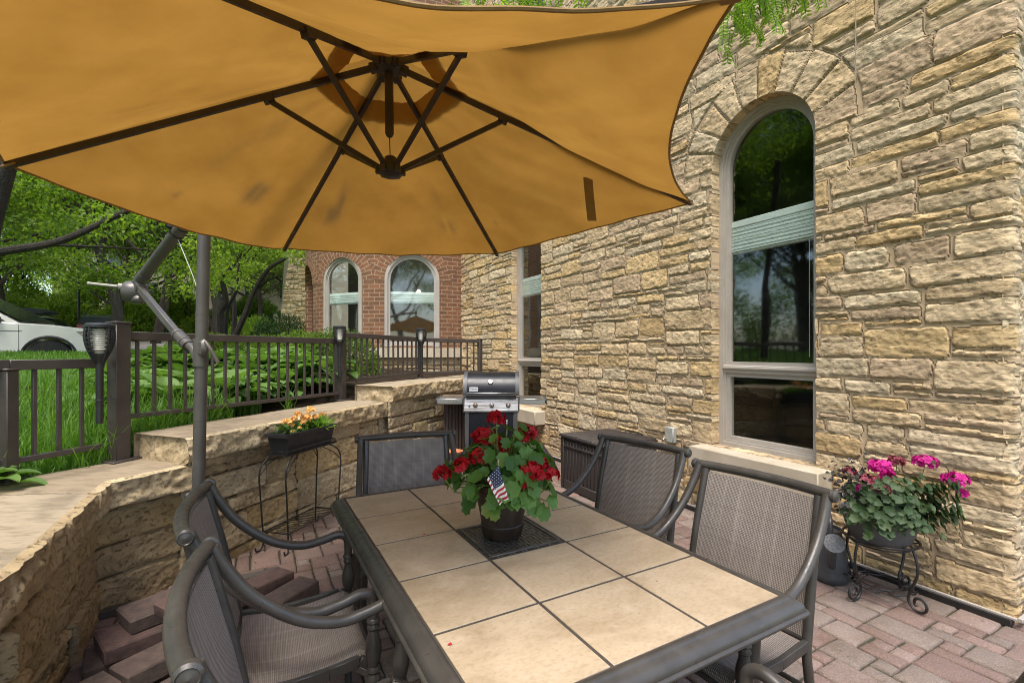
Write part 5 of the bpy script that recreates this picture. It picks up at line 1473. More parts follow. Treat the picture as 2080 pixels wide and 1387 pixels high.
# small pots on the paving by the grill
pt = thing('plant_pot', 'dark plastic pot with a terracotta saucer on top beside the grill', 'pot', (-.70, 5.38, 0))
b = MB(); b.lathe([(.0, 0), (.11, 0), (.15, .26), (.165, .27), (.165, .31), (.15, .31), (.14, .28), (0, .27)], 26); b.build('pot', M['blackplastic'], pt)
sc_ = thing('saucer', 'orange terracotta saucer lying on the dark pot beside the grill', 'saucer', (-.66, 5.33, .312))
b = MB(); b.lathe([(0, 0), (.085, 0), (.105, .035), (.095, .036), (.08, .012), (0, .012)], 26); b.build('dish', M['terracotta'], sc_)
bgm = thing('grill_cover', 'dark crumpled cover lying on the paving right of the grill', 'cover', (.30, 5.62, 0))
b = MB(); 
def lump(u_, v_):
    a = u_ * 2 * math.pi; ph = v_ * math.pi / 2
    k = 1 + .22 * math.sin(3 * a + 1) * math.cos(ph) + .12 * math.sin(7 * a + 4 * ph) + .08 * math.sin(11 * a - 6 * ph)
    return (.19 * k * math.cos(a) * math.cos(ph), .16 * k * math.sin(a) * math.cos(ph), .34 * math.sin(ph) * (1 + .1 * math.sin(5 * a)))
b.grid(lump, 48, 14); b.build('fabric', M['blackplastic'], bgm)

# ================================================================== deck box
M['resin'] = pmat('dark_resin', (.036, .029, .026), (.026, .021, .019), 12, .55, 0, .2, 40, .003, (8, 1, 8))
dbz = math.atan2(WA[1], WA[0])       # local x along the wall
cx_, cy_ = 1.03, 4.98
db = thing('deck_box', 'dark brown slatted storage box against the stone wall', 'storage box', (cx_, cy_, 0), dbz)
b = MB(); w_, d_, h_ = .74, .74, .55
b.box((0, 0, h_ / 2), (w_ - .05, d_ - .05, h_ - .02))
for s_ in (-1, 1):
    for q in (-1, 1): b.box((s_ * (w_ / 2 - .03), q * (d_ / 2 - .03), h_ / 2), (.06, .06, h_), 0, .008)
for q in (-1, 1):
    b.box((0, q * (d_ / 2 - .012), .05), (w_ - .12, .024, .09), 0, .005); b.box((0, q * (d_ / 2 - .012), h_ - .09), (w_ - .12, .03, .022), 0, .005); b.box((q * (w_ / 2 - .012), 0, .05), (.024, d_ - .12, .09), 0, .005); b.box((q * (w_ / 2 - .012), 0, h_ - .09), (.03, d_ - .12, .022), 0, .005)
    for i in range(11): b.box((-w_ / 2 + .09 + i * (w_ - .18) / 10, q * (d_ / 2 - .019), h_ / 2), (.050, .018, h_ - .06), 0, .006)
    for i in range(11): b.box((q * (w_ / 2 - .019), -d_ / 2 + .09 + i * (d_ - .18) / 10, h_ / 2), (.018, .050, h_ - .06), 0, .006)
b.build('body', M['resin'], db)
b = MB(); b.box((0, 0, h_ + .012), (w_ + .03, d_ + .03, .024), 0, .006)
for i in range(9): b.box((-w_ / 2 + .042 + i * (w_ - .084) / 8, 0, h_ + .027), (.074, d_ + .02, .010), 0, .003)
b.build('lid', M['resin'], db)
# outlet box on the wall and its spigot
ob = thing('outlet_box', 'grey weatherproof outlet box fixed to the stone wall above the storage box', 'outlet', tuple(wall_pt(2.33, .66, .03)), dbz)
b = MB(); b.box((0, .02, 0), (.11, .055, .15), 0, .008); b.build('cover', pmat('grey_metal_box', (.36, .36, .31), (.31, .31, .27), 9, .5), ob)
b = MB(); b.tube(smoothpath([(.03, .03, -.04), (.03, .08, -.04), (.035, .085, -.065)], 4), .008, 8); b.build('spout', M['steel'], ob)

# ================================================================== wire stand with the window-box planter
u_ = Vector((.17, .64, 0)).normalized(); rz = math.atan2(u_.y, u_.x)     # local x runs along the wall
ps = thing('wire_plant_stand', 'black wire plant stand with arched legs by the retaining wall', 'plant stand', (-1.662, 3.74, 0), rz)
L2, D2, HZ = .27, .095, .70
for sx in (-1, 1):
    for sy in (-1, 1):
        b = MB()
        b.tube(smoothpath([(sx * (L2 - .06), sy * (D2 - .01), HZ), (sx * (L2 + .02), sy * (D2 + .01), HZ - .05), (sx * (L2 + .055), sy * (D2 + .02), HZ - .13), (sx * (L2 + .045), sy * (D2 + .02), HZ - .3), (sx * (L2 + .025), sy * (D2 + .015), .12), (sx * (L2 + .022), sy * (D2 + .015), .05), (sx * (L2 + .04), sy * (D2 + .025), .008), (sx * (L2 + .075), sy * (D2 + .03), .01), (sx * (L2 + .082), sy * (D2 + .03), .035)], 5), .0062, 8)
        b.tube(smoothpath([(sx * (L2 + .05), sy * (D2 + .018), HZ - .14), (sx * (L2 - .02), sy * D2, HZ - .07), (sx * (L2 - .12), sy * (D2 - .02), HZ - .015)], 5), .004, 6)
        b.build('leg', M['black'], ps)
b = MB()
for z_ in (HZ, HZ + .035): b.tube([(-L2 - .01, -D2, z_), (L2 + .01, -D2, z_), (L2 + .01, D2, z_), (-L2 - .01, D2, z_)], .0045, 6, True)
for i in range(30):
    x = -L2 + 2 * L2 * i / 29
    for sy in (-1, 1): b.tube([(x, sy * D2, HZ), (x, sy * D2, HZ + .035)], .0022, 5)
    b.tube([(x, -D2, HZ), (x, D2, HZ)], .0022, 5)
for i in range(9):
    for sx in (-1, 1): b.tube([(sx * (L2 + .01), -D2 + 2 * D2 * i / 8, HZ), (sx * (L2 + .01), -D2 + 2 * D2 * i / 8, HZ + .035)], .0022, 5)
b.build('tray', M['black'], ps)
b = MB(); z_ = .135
b.tube([(-L2 - .02, -D2 - .015, z_), (L2 + .02, -D2 - .015, z_), (L2 + .02, D2 + .015, z_), (-L2 - .02, D2 + .015, z_)], .0048, 6, True)
for i in range(17): b.tube([(-L2 + 2 * L2 * i / 16, -D2 - .015, z_), (-L2 + 2 * L2 * i / 16, D2 + .015, z_)], .0026, 5)
b.build('shelf', M['black'], ps)
wb = thing('window_box', 'black trough planter of peach begonias on the wire stand', 'planter', (-1.662, 3.74, HZ + .006), rz)
b = MB(); o = [(.25, .070, 0), (.262, .078, .06), (.275, .088, .125), (.290, .100, .127), (.292, .102, .155), (.280, .090, .155), (.268, .08, .13)]
vs = []
for (a, c_, z_) in o: vs += [(-a, -c_, z_), (a, -c_, z_), (a, c_, z_), (-a, c_, z_)]
fs = [(i * 4 + k, i * 4 + (k + 1) % 4, i * 4 + 4 + (k + 1) % 4, i * 4 + 4 + k) for i in range(len(o) - 1) for k in range(4)] + [(3, 2, 1, 0)]
b.add(vs, fs); b.build('trough', M['blackplastic'], wb, True, 30)
b = MB(); b.box((0, 0, .12), (.53, .15, .03)); b.build('soil', M['soil'], wb)
rg = np.random.default_rng(3)
P = np.stack([rg.uniform(-.23, .24, 240), rg.uniform(-.06, .06, 240), rg.uniform(.14, .20, 240)], 1); Dd = unit(rg.normal(0, 1, (240, 3)) + [0, 0, .8])
V, Fq = leaf_cloud(P, Dd, rg.normal(0, 1, (240, 3)) + [0, 0, 1.5], rg.uniform(.03, .05, 240), .028); np_mesh('foliage', V, Fq, M['gleaf'], wb, False)
P = np.stack([rg.normal(.155, .045, 420), rg.normal(0, .03, 420), rg.uniform(.14, .175, 420)], 1); Dd = unit((P - [.155, 0, .10]) + rg.normal(0, .03, (420, 3)))
V, Fq = leaf_cloud(P, Dd, rg.normal(0, 1, (420, 3)), rg.uniform(.05, .09, 420), .006); np_mesh('fine_foliage', V, Fq, leafmat('lime_foliage', (.16, .32, .025), (.24, .42, .04), .4), wb, False)
for (x, y_, z_, r2) in [(-.20, -.02, .23, .036), (-.17, -.04, .205, .02), (-.10, .0, .245, .025), (-.055, -.04, .205, .018), (.0, -.03, .235, .040), (-.03, .02, .27, .027), (.09, .0, .285, .034), (.10, -.04, .235, .026), (.13, .03, .29, .03), (.235, .0, .235, .022), (-.19, -.06, .165, .015), (-.12, -.06, .18, .015)]:
    flower_head('blossom', (x, y_, z_), r2 * .8, M['peach'], wb, 16, r2 * .66, .7)

# ================================================================== scroll plant stand, bowl and geraniums at the right
SX, SY = 2.215, 2.83
sd = thing('scroll_plant_stand', 'black wrought iron plant stand with scrolled feet by the stone corner', 'plant stand', (SX, SY, 0), R(-28))
rr_, HZ = .185, .355
b = MB(); b.tube([(rr_ * math.cos(a), rr_ * math.sin(a), HZ) for a in np.linspace(0, 2 * math.pi, 40)[:-1]], .0075, 8, True)
b.tube([(.8 * rr_ * math.cos(a), .8 * rr_ * math.sin(a), HZ - .03) for a in np.linspace(0, 2 * math.pi, 40)[:-1]], .004, 6, True)
for k in range(4):
    a = k * math.pi / 4
    b.tube(smoothpath([(rr_ * math.cos(a), rr_ * math.sin(a), HZ), (0, 0, HZ - .045), (-rr_ * math.cos(a), -rr_ * math.sin(a), HZ)], 6), .0035, 6)
b.build('ring', M['black'], sd)
def scroll(cx, cz, r0, turns, a0, sgn, n=26):
    return [(cx + r0 * (1 - .62 * i / n) * math.cos(a0 + sgn * turns * 2 * math.pi * i / n), cz + r0 * (1 - .62 * i / n) * math.sin(a0 + sgn * turns * 2 * math.pi * i / n)) for i in range(n + 1)]
for k in range(4):
    a = R(45) + k * math.pi / 2; ca, sa = math.cos(a), math.sin(a)
    pr_ = [(rr_ * .96, HZ - .002), (rr_ * 1.06, HZ - .06), (rr_ * 1.10, HZ - .13), (rr_ * .98, .15), (rr_ * .86, .09), (rr_ * .84, .055)]
    sc2 = scroll(rr_ * .84 + .055, .058, .052, 1.15, math.pi, 1)
    path = [(p_[0] * ca, p_[0] * sa, p_[1]) for p_ in [(Vector((q.x, q.z)).x, Vector((q.x, q.z)).y) for q in smoothpath([(x, 0, z) for x, z in pr_ + sc2[2:]], 3)]]
    b = MB(); b.tube(path, .0075, 8)
    s2 = scroll(rr_ * .93, .115, .022, 1.2, 0, -1, 18); b.tube([(x * ca, x * sa, z_) for x, z_ in s2], .004, 6)
    b.build('leg', M['black'], sd)
b = MB()
b.tube([(.105 * math.cos(t_), .105 * math.sin(t_), .085) for t_ in np.linspace(0, 2 * math.pi, 36)[:-1]], .0032, 6, True)
for k in range(4):
    a = R(45) + k * math.pi / 2; A = Vector((.155 * math.cos(a), .155 * math.sin(a), .08)); a2 = a + math.pi / 2; B = Vector((.155 * math.cos(a2), .155 * math.sin(a2), .08)); nv_ = Vector((math.cos((a + a2) / 2), math.sin((a + a2) / 2), 0))
    b.tube(smoothpath([A, A.lerp(B, .3) + nv_ * .03, A.lerp(B, .5) - nv_ * .005, A.lerp(B, .7) + nv_ * .03, B], 5), .004, 6)
    for s_ in (.3, .7):
        c_ = A.lerp(B, s_) + nv_ * .045; t2 = (B - A).normalized()
        b.tube([c_ + t2 * q[0] * (1 if s_ < .5 else -1) + nv_ * q[1] for q in scroll(0, 0, .018, 1.2, -1.6, 1, 16)], .0032, 6)
b.build('lower_ring', M['black'], sd)
bw = thing('flower_bowl', 'grey oval bowl of magenta geraniums on the scroll stand', 'potted plant', (SX, SY, HZ - .028), R(-28))
m_grey = pmat('matte_grey_resin', (.105, .105, .108), (.09, .09, .092), 8, .6, 0, .1, 150, .001)
b = MB(); b.lathe([(0, 0), (.115, 0), (.140, .02), (.165, .09), (.185, .165), (.195, .172), (.196, .185), (.184, .186), (.172, .16), (0, .155)], 40, sx=1.05, sy=.9); b.build('bowl', m_grey, bw)
b = MB(); b.lathe([(0, .165), (.17, .16)], 20); b.build('soil', M['soil'], bw)
def BW(u_, v_, Y_): return Vector(((u_ - 1040) / 955 * Y_, Y_, 1.47 - (v_ - 714) / 955 * Y_))
iM = (Matrix.Translation((SX, SY, HZ - .028)) @ Matrix.Rotation(R(-28), 4, 'Z')).inverted()
lv = MB(); st = MB(); items = []; dk = MB(); dit = []
r_ = random.Random(8)
for k in range(800):
    u2 = r_.gauss(1840, 62); v2 = r_.gauss(1030, 32)
    if u2 < 1715 or u2 > 1958 or v2 < 968 or v2 > 1090: continue
    if v2 > 1062 and (u2 < 1760 or u2 > 1880) and r_.random() < .75: continue
    Y_ = min(2.80 + r_.uniform(-.17, .10) - .10 * (v2 - 1000) / 80, 4.10 / ((u2 - 1040) / 955 + .5446) - .11 - r_.uniform(0, .10))
    P_ = iM @ BW(u2, v2, Y_); nr = Vector((P_.x * 1.2, P_.y * 1.2 , .10)) + Vector((r_.uniform(-.12, .12), r_.uniform(-.12, .12), r_.uniform(0, .12)))
    items.append((P_, nr, r_.uniform(.016, .028)))
round_leaves(lv, items, 12, .12, .35); lv.build('foliage', leafmat('dusty_geranium_leaf', (.028, .060, .020), (.070, .105, .042), .25, .6), bw, True, 180)
dp = []
for k in range(190):
    u2 = r_.gauss(1722, 24); v2 = r_.gauss(990, 26)
    Y_ = 2.72 + r_.uniform(-.08, .12); P_ = iM @ BW(u2, v2, Y_); dp.append(tuple(P_))
dp = np.array(dp); rg = np.random.default_rng(6)
V, Fq = leaf_cloud(dp, rg.normal(0, 1, dp.shape), rg.normal(0, .6, dp.shape) + [0, -.4, 1], rg.uniform(.020, .036, len(dp)), rg.uniform(.015, .025, len(dp))); np_mesh('purple_foliage', V, Fq, M['purple'], bw, False)
for (u2, v2, Y_, rad, mt, n2) in [(1788, 948, 2.78, .062, 'pink', 52), (1803, 966, 2.72, .036, 'pink', 26), (1880, 938, 2.86, .062, 'pink', 50), (1942, 974, 2.84, .060, 'pink', 50), (1822, 936, 2.9, .044, 'faded', 34), (1789, 994, 2.70, .045, 'faded', 40), (1765, 975, 2.76, .045, 'faded', 34), (1726, 958, 2.75, .03, 'faded', 22), (1955, 1001, 2.83, .024, 'pink', 12), (1750, 992, 2.70, .018, 'pink', 8)]:
    Y_ = min(Y_, 4.10 / ((u2 - 1040) / 955 + .5446) - .12); P_ = iM @ BW(u2, v2, Y_); flower_head('flower_head', tuple(P_), rad, M[mt], bw, n2, .019, .62)
    st.tube(smoothpath([(P_.x * .45, P_.y * .4, .18), (P_.x * .85, P_.y * .8, .18 + (P_.z - .18) * .55), P_], 4), .0026, 5)
st.build('stems', M['stem'], bw)
# watering can
wc = thing('watering_can', 'dark grey plastic watering can with a round sprinkler rose against the wall', 'watering can', (2.075, 3.075, 0), R(-118))
b = MB(); b.lathe([(0, 0), (.118, 0), (.128, .015), (.130, .045), (.122, .07), (.122, .075), (.112, .18), (.098, .245), (.085, .275), (.078, .30), (.083, .302), (.083, .32), (.070, .32), (.07, .30), (0, .29)], 30, sx=1.12, sy=.86); b.build('body', M['blackplastic'] if False else pmat('grey_can_plastic', (.055, .056, .06), (.045, .046, .05), 8, .42, 0, .08, 140, .001), wc)
canm = bpy.data.materials['grey_can_plastic']
b = MB(); b.tube(smoothpath([(.08, 0, .07), (.15, 0, .16), (.19, 0, .26), (.205, 0, .285)], 5), [.022] * 5 + [.02] * 5 + [.017] * 6, 12); sp_ = b.build('spout', canm, wc)
b = MB(); Mr = Matrix.Translation((.20, 0, .275)) @ Matrix.Rotation(R(55), 4, 'Y'); b.lathe([(.015, 0), (.03, .02), (.056, .045), (.056, .052), (0, .060)], 24, Mr)
for k in range(24):
    a = k * 2.39996; q = .05 * math.sqrt((k + .5) / 24); b.lathe([(.0022, .05), (.0022, .0605), (0, .061)], 6, Mr @ Matrix.Translation((q * math.cos(a), q * math.sin(a), .001)))
b.build('rose', pmat('worn_grey_rose', (.13, .13, .135), (.09, .09, .095), 60, .5), sp_)
b = MB(); b.tube(smoothpath([(-.10, 0, .12), (-.17, 0, .2), (-.15, 0, .33), (-.05, 0, .40), (.05, 0, .38), (.075, 0, .30)], 6), .0145, 12); b.build('handle', canm, wc)

# ================================================================== loose pavers weighing the umbrella base
pm = [pmat('loose_paver_red', (.115, .066, .053), (.070, .043, .036), 22, .92, 0, .5, 70, .006), pmat('loose_paver_brown', (.098, .066, .052), (.060, .042, .034), 22, .92, 0, .5, 70, .006)]
def loose(p, rz, size, lb, m=0, tilt=(0, 0)):
    b = MB(); n = 6
    b.box((0, 0, 0), size, 0, .007)
    # split face: nibble the edges
    b.v = [(x + .004 * math.sin(37 * y + 91 * z), y + .004 * math.sin(41 * x + 77 * z), z + .002 * math.sin(53 * x + 29 * y)) for x, y, z in b.v]
    o = b.build('paver', pm[m], None, True, 30); o.location = p; o.rotation_euler = (tilt[0], tilt[1], rz); tag(o, lb, 'paver', 'loose pavers piled on the umbrella base')
loose((-1.76, 2.43, .172), R(56), (.40, .21, .070), 'large loose brown paver on top of the pile under the stone wall', 1)
loose((-1.585, 2.30, .243), R(62), (.22, .17, .066), 'loose red paver lying topmost on the brown one', 0)
loose((-1.80, 2.30, .100), R(52), (.34, .24, .070), 'loose red paver second from the bottom of the pile by the wall corner', 0)
loose((-1.84, 2.24, .032), R(40), (.30, .22, .062), 'loose brown paver lowest in the pile by the wall corner', 1)
loose((-1.565, 2.10, .098), R(62), (.32, .16, .078), 'loose brown paver resting across the umbrella base', 1)
loose((-1.72, 1.80, .098), R(62), (.32, .16, .078), 'loose brown paver in line with the one across the base, nearer the camera', 1)
loose((-1.44, 1.86, .056), R(62), (.36, .16, .075), 'loose brown paver half hidden behind the nearest left chair', 1)
loose((-1.62, 2.62, .098), R(50), (.30, .18, .075), 'loose red paver right of the pile behind the chair backs', 0)
loose((-1.50, 2.80, .075), R(60), (.34, .16, .075), 'loose red paver on the far side of the umbrella base', 0)
loose((-1.29, 2.75, .050), R(68), (.28, .16, .075), 'loose brown paver farthest from the wall behind the left chairs', 1)
# ================================================================== trees
M['bark'] = pmat('grey_brown_bark', (.105, .08, .06), (.06, .046, .036), 5, .95, 0, .9, 18, .03, (3, 3, .5))
M['bark_dark'] = pmat('dark_bark', (.045, .034, .026), (.028, .021, .017), 5, .95, 0, .9, 22, .02, (3, 3, .6))
M['leaf_maple'] = leafmat('maple_leaves', (.095, .175, .028), (.20, .29, .048), .55, .55, (1.35, 1.45, .45))
M['leaf_lime'] = leafmat('lime_leaves', (.17, .26, .044), (.27, .37, .065), .55, .55, (1.3, 1.4, .5))
M['leaf_dark'] = leafmat('dark_leaves', (.070, .135, .026), (.15, .225, .042), .5, .55, (1.3, 1.4, .5))
M['yew'] = leafmat('yew_needles', (.020, .052, .014), (.040, .085, .020), .25, .6)
M['hosta'] = leafmat('hosta_leaf', (.075, .15, .032), (.15, .25, .06), .35, .55, (1.2, 1.35, .5), spec=.3)
M['grass'] = leafmat('grass_blade', (.085, .185, .024), (.15, .28, .042), .45, .5, (1.25, 1.4, .45))

def crown_mesh(centres, rad, n_per, L, rg, squash=.55):
    P = []; D = []; Nn = []
    for c, r_ in zip(centres, rad):
        n = int(n_per * (.7 + .6 * rg.random()))
        u = unit(rg.normal(0, 1, (n, 3))); q = rg.random((n, 1)) ** .45
        off = u * q * r_; off[:, 2] *= squash
        P.append(np.array(c) + off)
        d_ = unit(u * [1, 1, .35] + rg.normal(0, .5, (n, 3)) + [0, 0, -.25]); D.append(d_)
        Nn.append(unit(rg.normal(0, .55, (n, 3)) + [0, 0, 1.0]))
    P = np.concatenate(P); D = np.concatenate(D); Nn = np.concatenate(Nn)
    return leaf_cloud(P, D, Nn, L * rg.uniform(.7, 1.25, len(P)), L * .62, .18, .25, False)

def grow(base, h, r, rg, spread=.5, levels=3, first=.35, nb=5, lean=(0, 0), up=.5):
    """branching skeleton: list of (points, radii) and the tips"""
    segs = []; tips = []
    def br(p, d, L, r0, lv):
        pts = [p]; rs = [r0]; n = 4
        dd = Vector(d)
        for i in range(n):
            dd = (dd + Vector(rg.normal(0, .12, 3)) + Vector((0, 0, .05))).normalized()
            pts.append(pts[-1] + dd * (L / n)); rs.append(r0 * (1 - .16 * (i + 1)))
        segs.append((smoothpath(pts, 3), list(np.interp(np.linspace(0, n, n * 3 + 1), range(n + 1), rs))))
        if lv == 0: tips.append(pts[-1]); tips.append(pts[-2]); return
        k = nb if lv == levels else 3
        for i in range(k):
            f = first + (1 - first) * (i + .6) / k if lv == levels else .35 + .65 * (i + .7) / k
            j = min(int(f * n), n - 1); q = pts[j].lerp(pts[j + 1], f * n - j)
            a = rg.uniform(0, 6.283) if lv < levels else i * 2.4 + rg.uniform(-.4, .4)
            side = Vector((math.cos(a), math.sin(a), 0))
            nd_ = (dd * up + side * spread * (1.6 if lv == levels else 1.1) + Vector((0, 0, .18))).normalized()
            br(q, nd_, L * rg.uniform(.48, .68), rs[j] * .55, lv - 1)
        tips.append(pts[-1])
    br(Vector(base), Vector((lean[0], lean[1], 1)).normalized(), h, r, levels)
    return segs, tips

def make_tree(name, label, cat, loc, h, r, seed, leafm, barkm, n_per=52, crad=.75, L=.10, group=None, **kw):
    rg = np.random.default_rng(seed)
    segs, tips = grow((0, 0, 0), h, r, rg, **kw)
    t = thing(name, label, cat, loc, 0, group)
    b = MB()
    for k, (p_, rs) in enumerate(segs): b.tube(p_, [max(x, .008) for x in rs], 9 if k == 0 else 6)
    b.build('trunk', barkm, t)
    V, Fq = crown_mesh([tuple(p_) for p_ in tips], [crad * rg.uniform(.65, 1.25) for _ in tips], n_per, L, rg)
    np_mesh('crown', V, Fq, leafm, t, False)
    return t
def gz(x, y): return float(zup(np.array([x]), np.array([y]))[0])
GT = 'street trees beyond the lawn'
tA = make_tree('maple_tree', 'tall maple with a straight grey trunk behind the parked white car', 'tree', (-27.2, 25.2, 1.78), 8.5, .24, 3, M['leaf_maple'], M['bark'], 130, 1.25, .14, GT, spread=.8, first=.33, nb=8)
tB = make_tree('maple_tree', 'maple whose trunk rises behind the tall square fence post', 'tree', (-14.0, 16.7, gz(-14, 16.7) - .05), 7.0, .19, 14, M['leaf_lime'], M['bark'], 130, 1.2, .14, GT, spread=.85, first=.36, nb=8)
tC = make_tree('maple_tree', 'dense dark green tree behind the umbrella pole', 'tree', (-10.9, 17.2, gz(-10.9, 17.2) - .05), 7.0, .20, 23, M['leaf_dark'], M['bark'], 130, 1.2, .14, GT, spread=.8, first=.27, nb=8)
spots = [(-20.5, 27, 1.1, 0), (-17.5, 36, 1.15, 1), (-13, 33, 1.1, 2), (-9.5, 36, 1.25, 0), (-26, 38, 1.4, 1), (-30, 24, 1.1, 0), (-5.5, 34, 1.2, 1), (-36, 34, 1.4, 2), (-22.5, 16.5, 1.0, 1), (-1.5, 40, 1.3, 0), (-42, 46, 1.6, 0), (-14, 48, 1.5, 1), (-25, 30, .95, 2), (-21, 34.5, .9, 1), (-33, 29, 1.0, 2), (-28.5, 34, 1.1, 0), (-16, 30, .85, 2), (-11.5, 27, .8, 1), (-7.5, 28, .95, 0), (-5, 24.5, .9, 2), (-2.5, 30, 1.1, 1), (-37, 40, 1.2, 1), (-24, 44, 1.4, 2), (-19, 43, 1.3, 0)]
for i, (x, y, s_, k) in enumerate(spots):
    c = copy_tree((tA, tB, tC)[k]); c.location = (x, y, gz(x, y) - .05); c.scale = (s_,) * 3; c.rotation_euler = (0, 0, i * 1.3 + .5)
    c['label'] = 'leafy tree in the wooded background beyond the street'; c['group'] = 'background trees across the street'
for i, (x, y, s_, k) in enumerate([(-16.5, 4.0, .95, 2), (-15.5, -1.5, 1.0, 0), (-19, 1, 1.1, 1), (-12, -9, 1.1, 2), (-18, -8, 1.3, 0), (-20, 9.5, 1.0, 2), (2, -16, 1.2, 1), (-18, 11.5, .9, 1), (-17.5, -4.5, 1.1, 2), (-20, 3.5, 1.1, 1), (-23, -2, 1.3, 0), (-24, 9, 1.2, 0), (-28, 4, 1.4, 2), (-27, -10, 1.4, 1), (-14, -14, 1.1, 0), (-33, 12, 1.4, 1), (-34, -3, 1.5, 0), (-20, -16, 1.3, 2)]):
    c = copy_tree((tA, tB, tC)[k]); c.location = (x, y, gz(x, y) - .05 if x < -2 else -.1); c.scale = (s_,) * 3; c.rotation_euler = (0, 0, i * 1.9)
    c['label'] = 'lawn tree standing outside the view, seen only as a reflection in the windows'; c['group'] = 'lawn trees outside the frame'

# near limb reaching in from the left under the canopy
nt = thing('maple_tree', 'nearest maple with a long dark bare limb reaching in from the left edge', 'tree', (-9.6, 6.3, gz(-9.6, 6.3)), 0, GT)
b = MB(); o_ = Vector(nt.location)
def rel(*p): return Vector(p) - o_
b.tube(smoothpath([(0, 0, -.1), (.1, .05, .8), (.25, .1, 1.5), (.3, .1, 3.0), (.2, .2, 5.0), (.3, .3, 7.0)], 4), list(np.linspace(.22, .10, 21)), 10)
lim = smoothpath([rel(-9.35, 6.4, 2.35), rel(-8.4, 6.8, 2.70), rel(-7.62, 7.0, 2.95), rel(-6.95, 7.25, 3.18), rel(-6.25, 7.5, 3.66), rel(-5.4, 7.9, 4.3)], 5); b.tube(lim, list(np.linspace(.085, .03, len(lim))), 8)
l2 = smoothpath([rel(-8.3, 6.85, 2.73), rel(-7.7, 7.4, 3.12), rel(-7.0, 8.0, 3.25), rel(-6.3, 8.6, 3.3)], 4); b.tube(l2, list(np.linspace(.035, .012, len(l2))), 6)
l3 = smoothpath([rel(-9.3, 6.4, 3.2), rel(-7.4, 6.0, 4.2), rel(-5.4, 5.6, 4.6)], 5); b.tube(l3, list(np.linspace(.08, .03, len(l3))), 6)
b.build('trunk', M['bark_dark'], nt)
rg = np.random.default_rng(77)
cen = []
for k in range(70): cen.append((rg.uniform(-9.6, -4.6) - o_.x, rg.uniform(7.4, 9.6) - o_.y, rg.uniform(3.35, 5.6) - o_.z))
for k in range(14): cen.append((rg.uniform(-9.8, -5.0) - o_.x, rg.uniform(4.5, 9.2) - o_.y, rg.uniform(4.2, 7.5) - o_.z))
for k in range(22): cen.append((rg.uniform(-9.6, -6.2) - o_.x, rg.uniform(8.8, 10.2) - o_.y, rg.uniform(2.75, 3.5) - o_.z))
V, Fq = crown_mesh(cen, [rg.uniform(.35, .7) for _ in cen], 110, .085, rg, .45); np_mesh('crown', V, Fq, M['leaf_maple'], nt, False)
# dark leaning trunk seen below the canopy tip
lt = thing('leaning_tree', 'dark leaning tree trunk at the left edge just below the canopy corner', 'tree', (-5.6, 4.6, gz(-5.6, 4.6)), 0)
b = MB(); o_ = Vector(lt.location); b.tube(smoothpath([Vector(q) - o_ for q in ((-5.6, 4.6, .7), (-5.25, 4.55, 1.8), (-5.0, 4.5, 2.65), (-4.80, 4.46, 3.2), (-4.3, 4.3, 4.4), (-3.9, 4.2, 5.2))], 5), list(np.linspace(.095, .055, 26)), 10); b.build('trunk', M['bark_dark'], lt)
cen = [(rg.uniform(-1.6, 2.2), rg.uniform(-2, 1.5), rg.uniform(4.2, 6.0)) for _ in range(12)]
V, Fq = crown_mesh(cen, [rg.uniform(.4, .8) for _ in cen], 90, .085, rg, .5); np_mesh('crown', V, Fq, M['leaf_maple'], lt, False)

# multi-stemmed ornamental tree by the tower
mt = thing('serviceberry_tree', 'small multi-stemmed tree with thin curving dark trunks left of the brick tower', 'tree', (-6.7, 11.2, gz(-6.7, 11.2)), 0)
b = MB(); o_ = Vector(mt.location)
def pxs(pts, Y_, bend=0): return [Vector(((u_ - 1040) / 955 * Y_, Y_ + bend * i, 1.47 - (v_ - 714) / 955 * Y_)) - o_ for i, (u_, v_) in enumerate(pts)]
stems = [(pxs([(452, 700), (449, 640), (462, 615), (458, 580), (456, 565), (480, 543), (495, 520), (508, 508)], 11.1, -.03), .075), (pxs([(457, 695), (462, 630), (480, 590), (484, 540), (490, 515)], 11.3), .05), (pxs([(472, 695), (500, 640), (522, 590), (540, 565), (560, 545), (590, 530)], 11.0, -.05), .075), (pxs([(525, 585), (548, 570), (575, 562)], 11.0, -.06), .035), (pxs([(475, 690), (476, 620), (470, 590)], 11.6), .07), (pxs([(444, 685), (430, 660), (424, 645)], 10.9), .06), (pxs([(495, 520), (520, 490), (560, 460)], 10.9), .03), (pxs([(484, 545), (470, 500), (450, 450)], 11.3), .03)]
for p_, r0 in stems:
    q = smoothpath(p_, 4); b.tube(q, list(np.linspace(r0, r0 * .45, len(q))), 7)
b.build('trunk', M['bark_dark'], mt)
cen = []
for k in range(95):
    u_ = rg.uniform(395, 618); v_ = rg.uniform(425, 600); Y_ = rg.uniform(10.2, 13.0)
    if v_ > 528 and u_ > 515 and rg.random() < .93: continue
    if v_ > 560 and 470 < u_ < 600 and rg.random() < .75: continue
    if v_ > 590 - 0 and u_ < 470 and rg.random() < .6: continue
    cen.append(tuple(Vector(((u_ - 1040) / 955 * Y_, Y_, 1.47 - (v_ - 714) / 955 * Y_)) - o_))
V, Fq = crown_mesh(cen, [rg.uniform(.25, .55) for _ in cen], 75, .085, rg, .6); np_mesh('crown', V, Fq, M['leaf_lime'], mt, False)

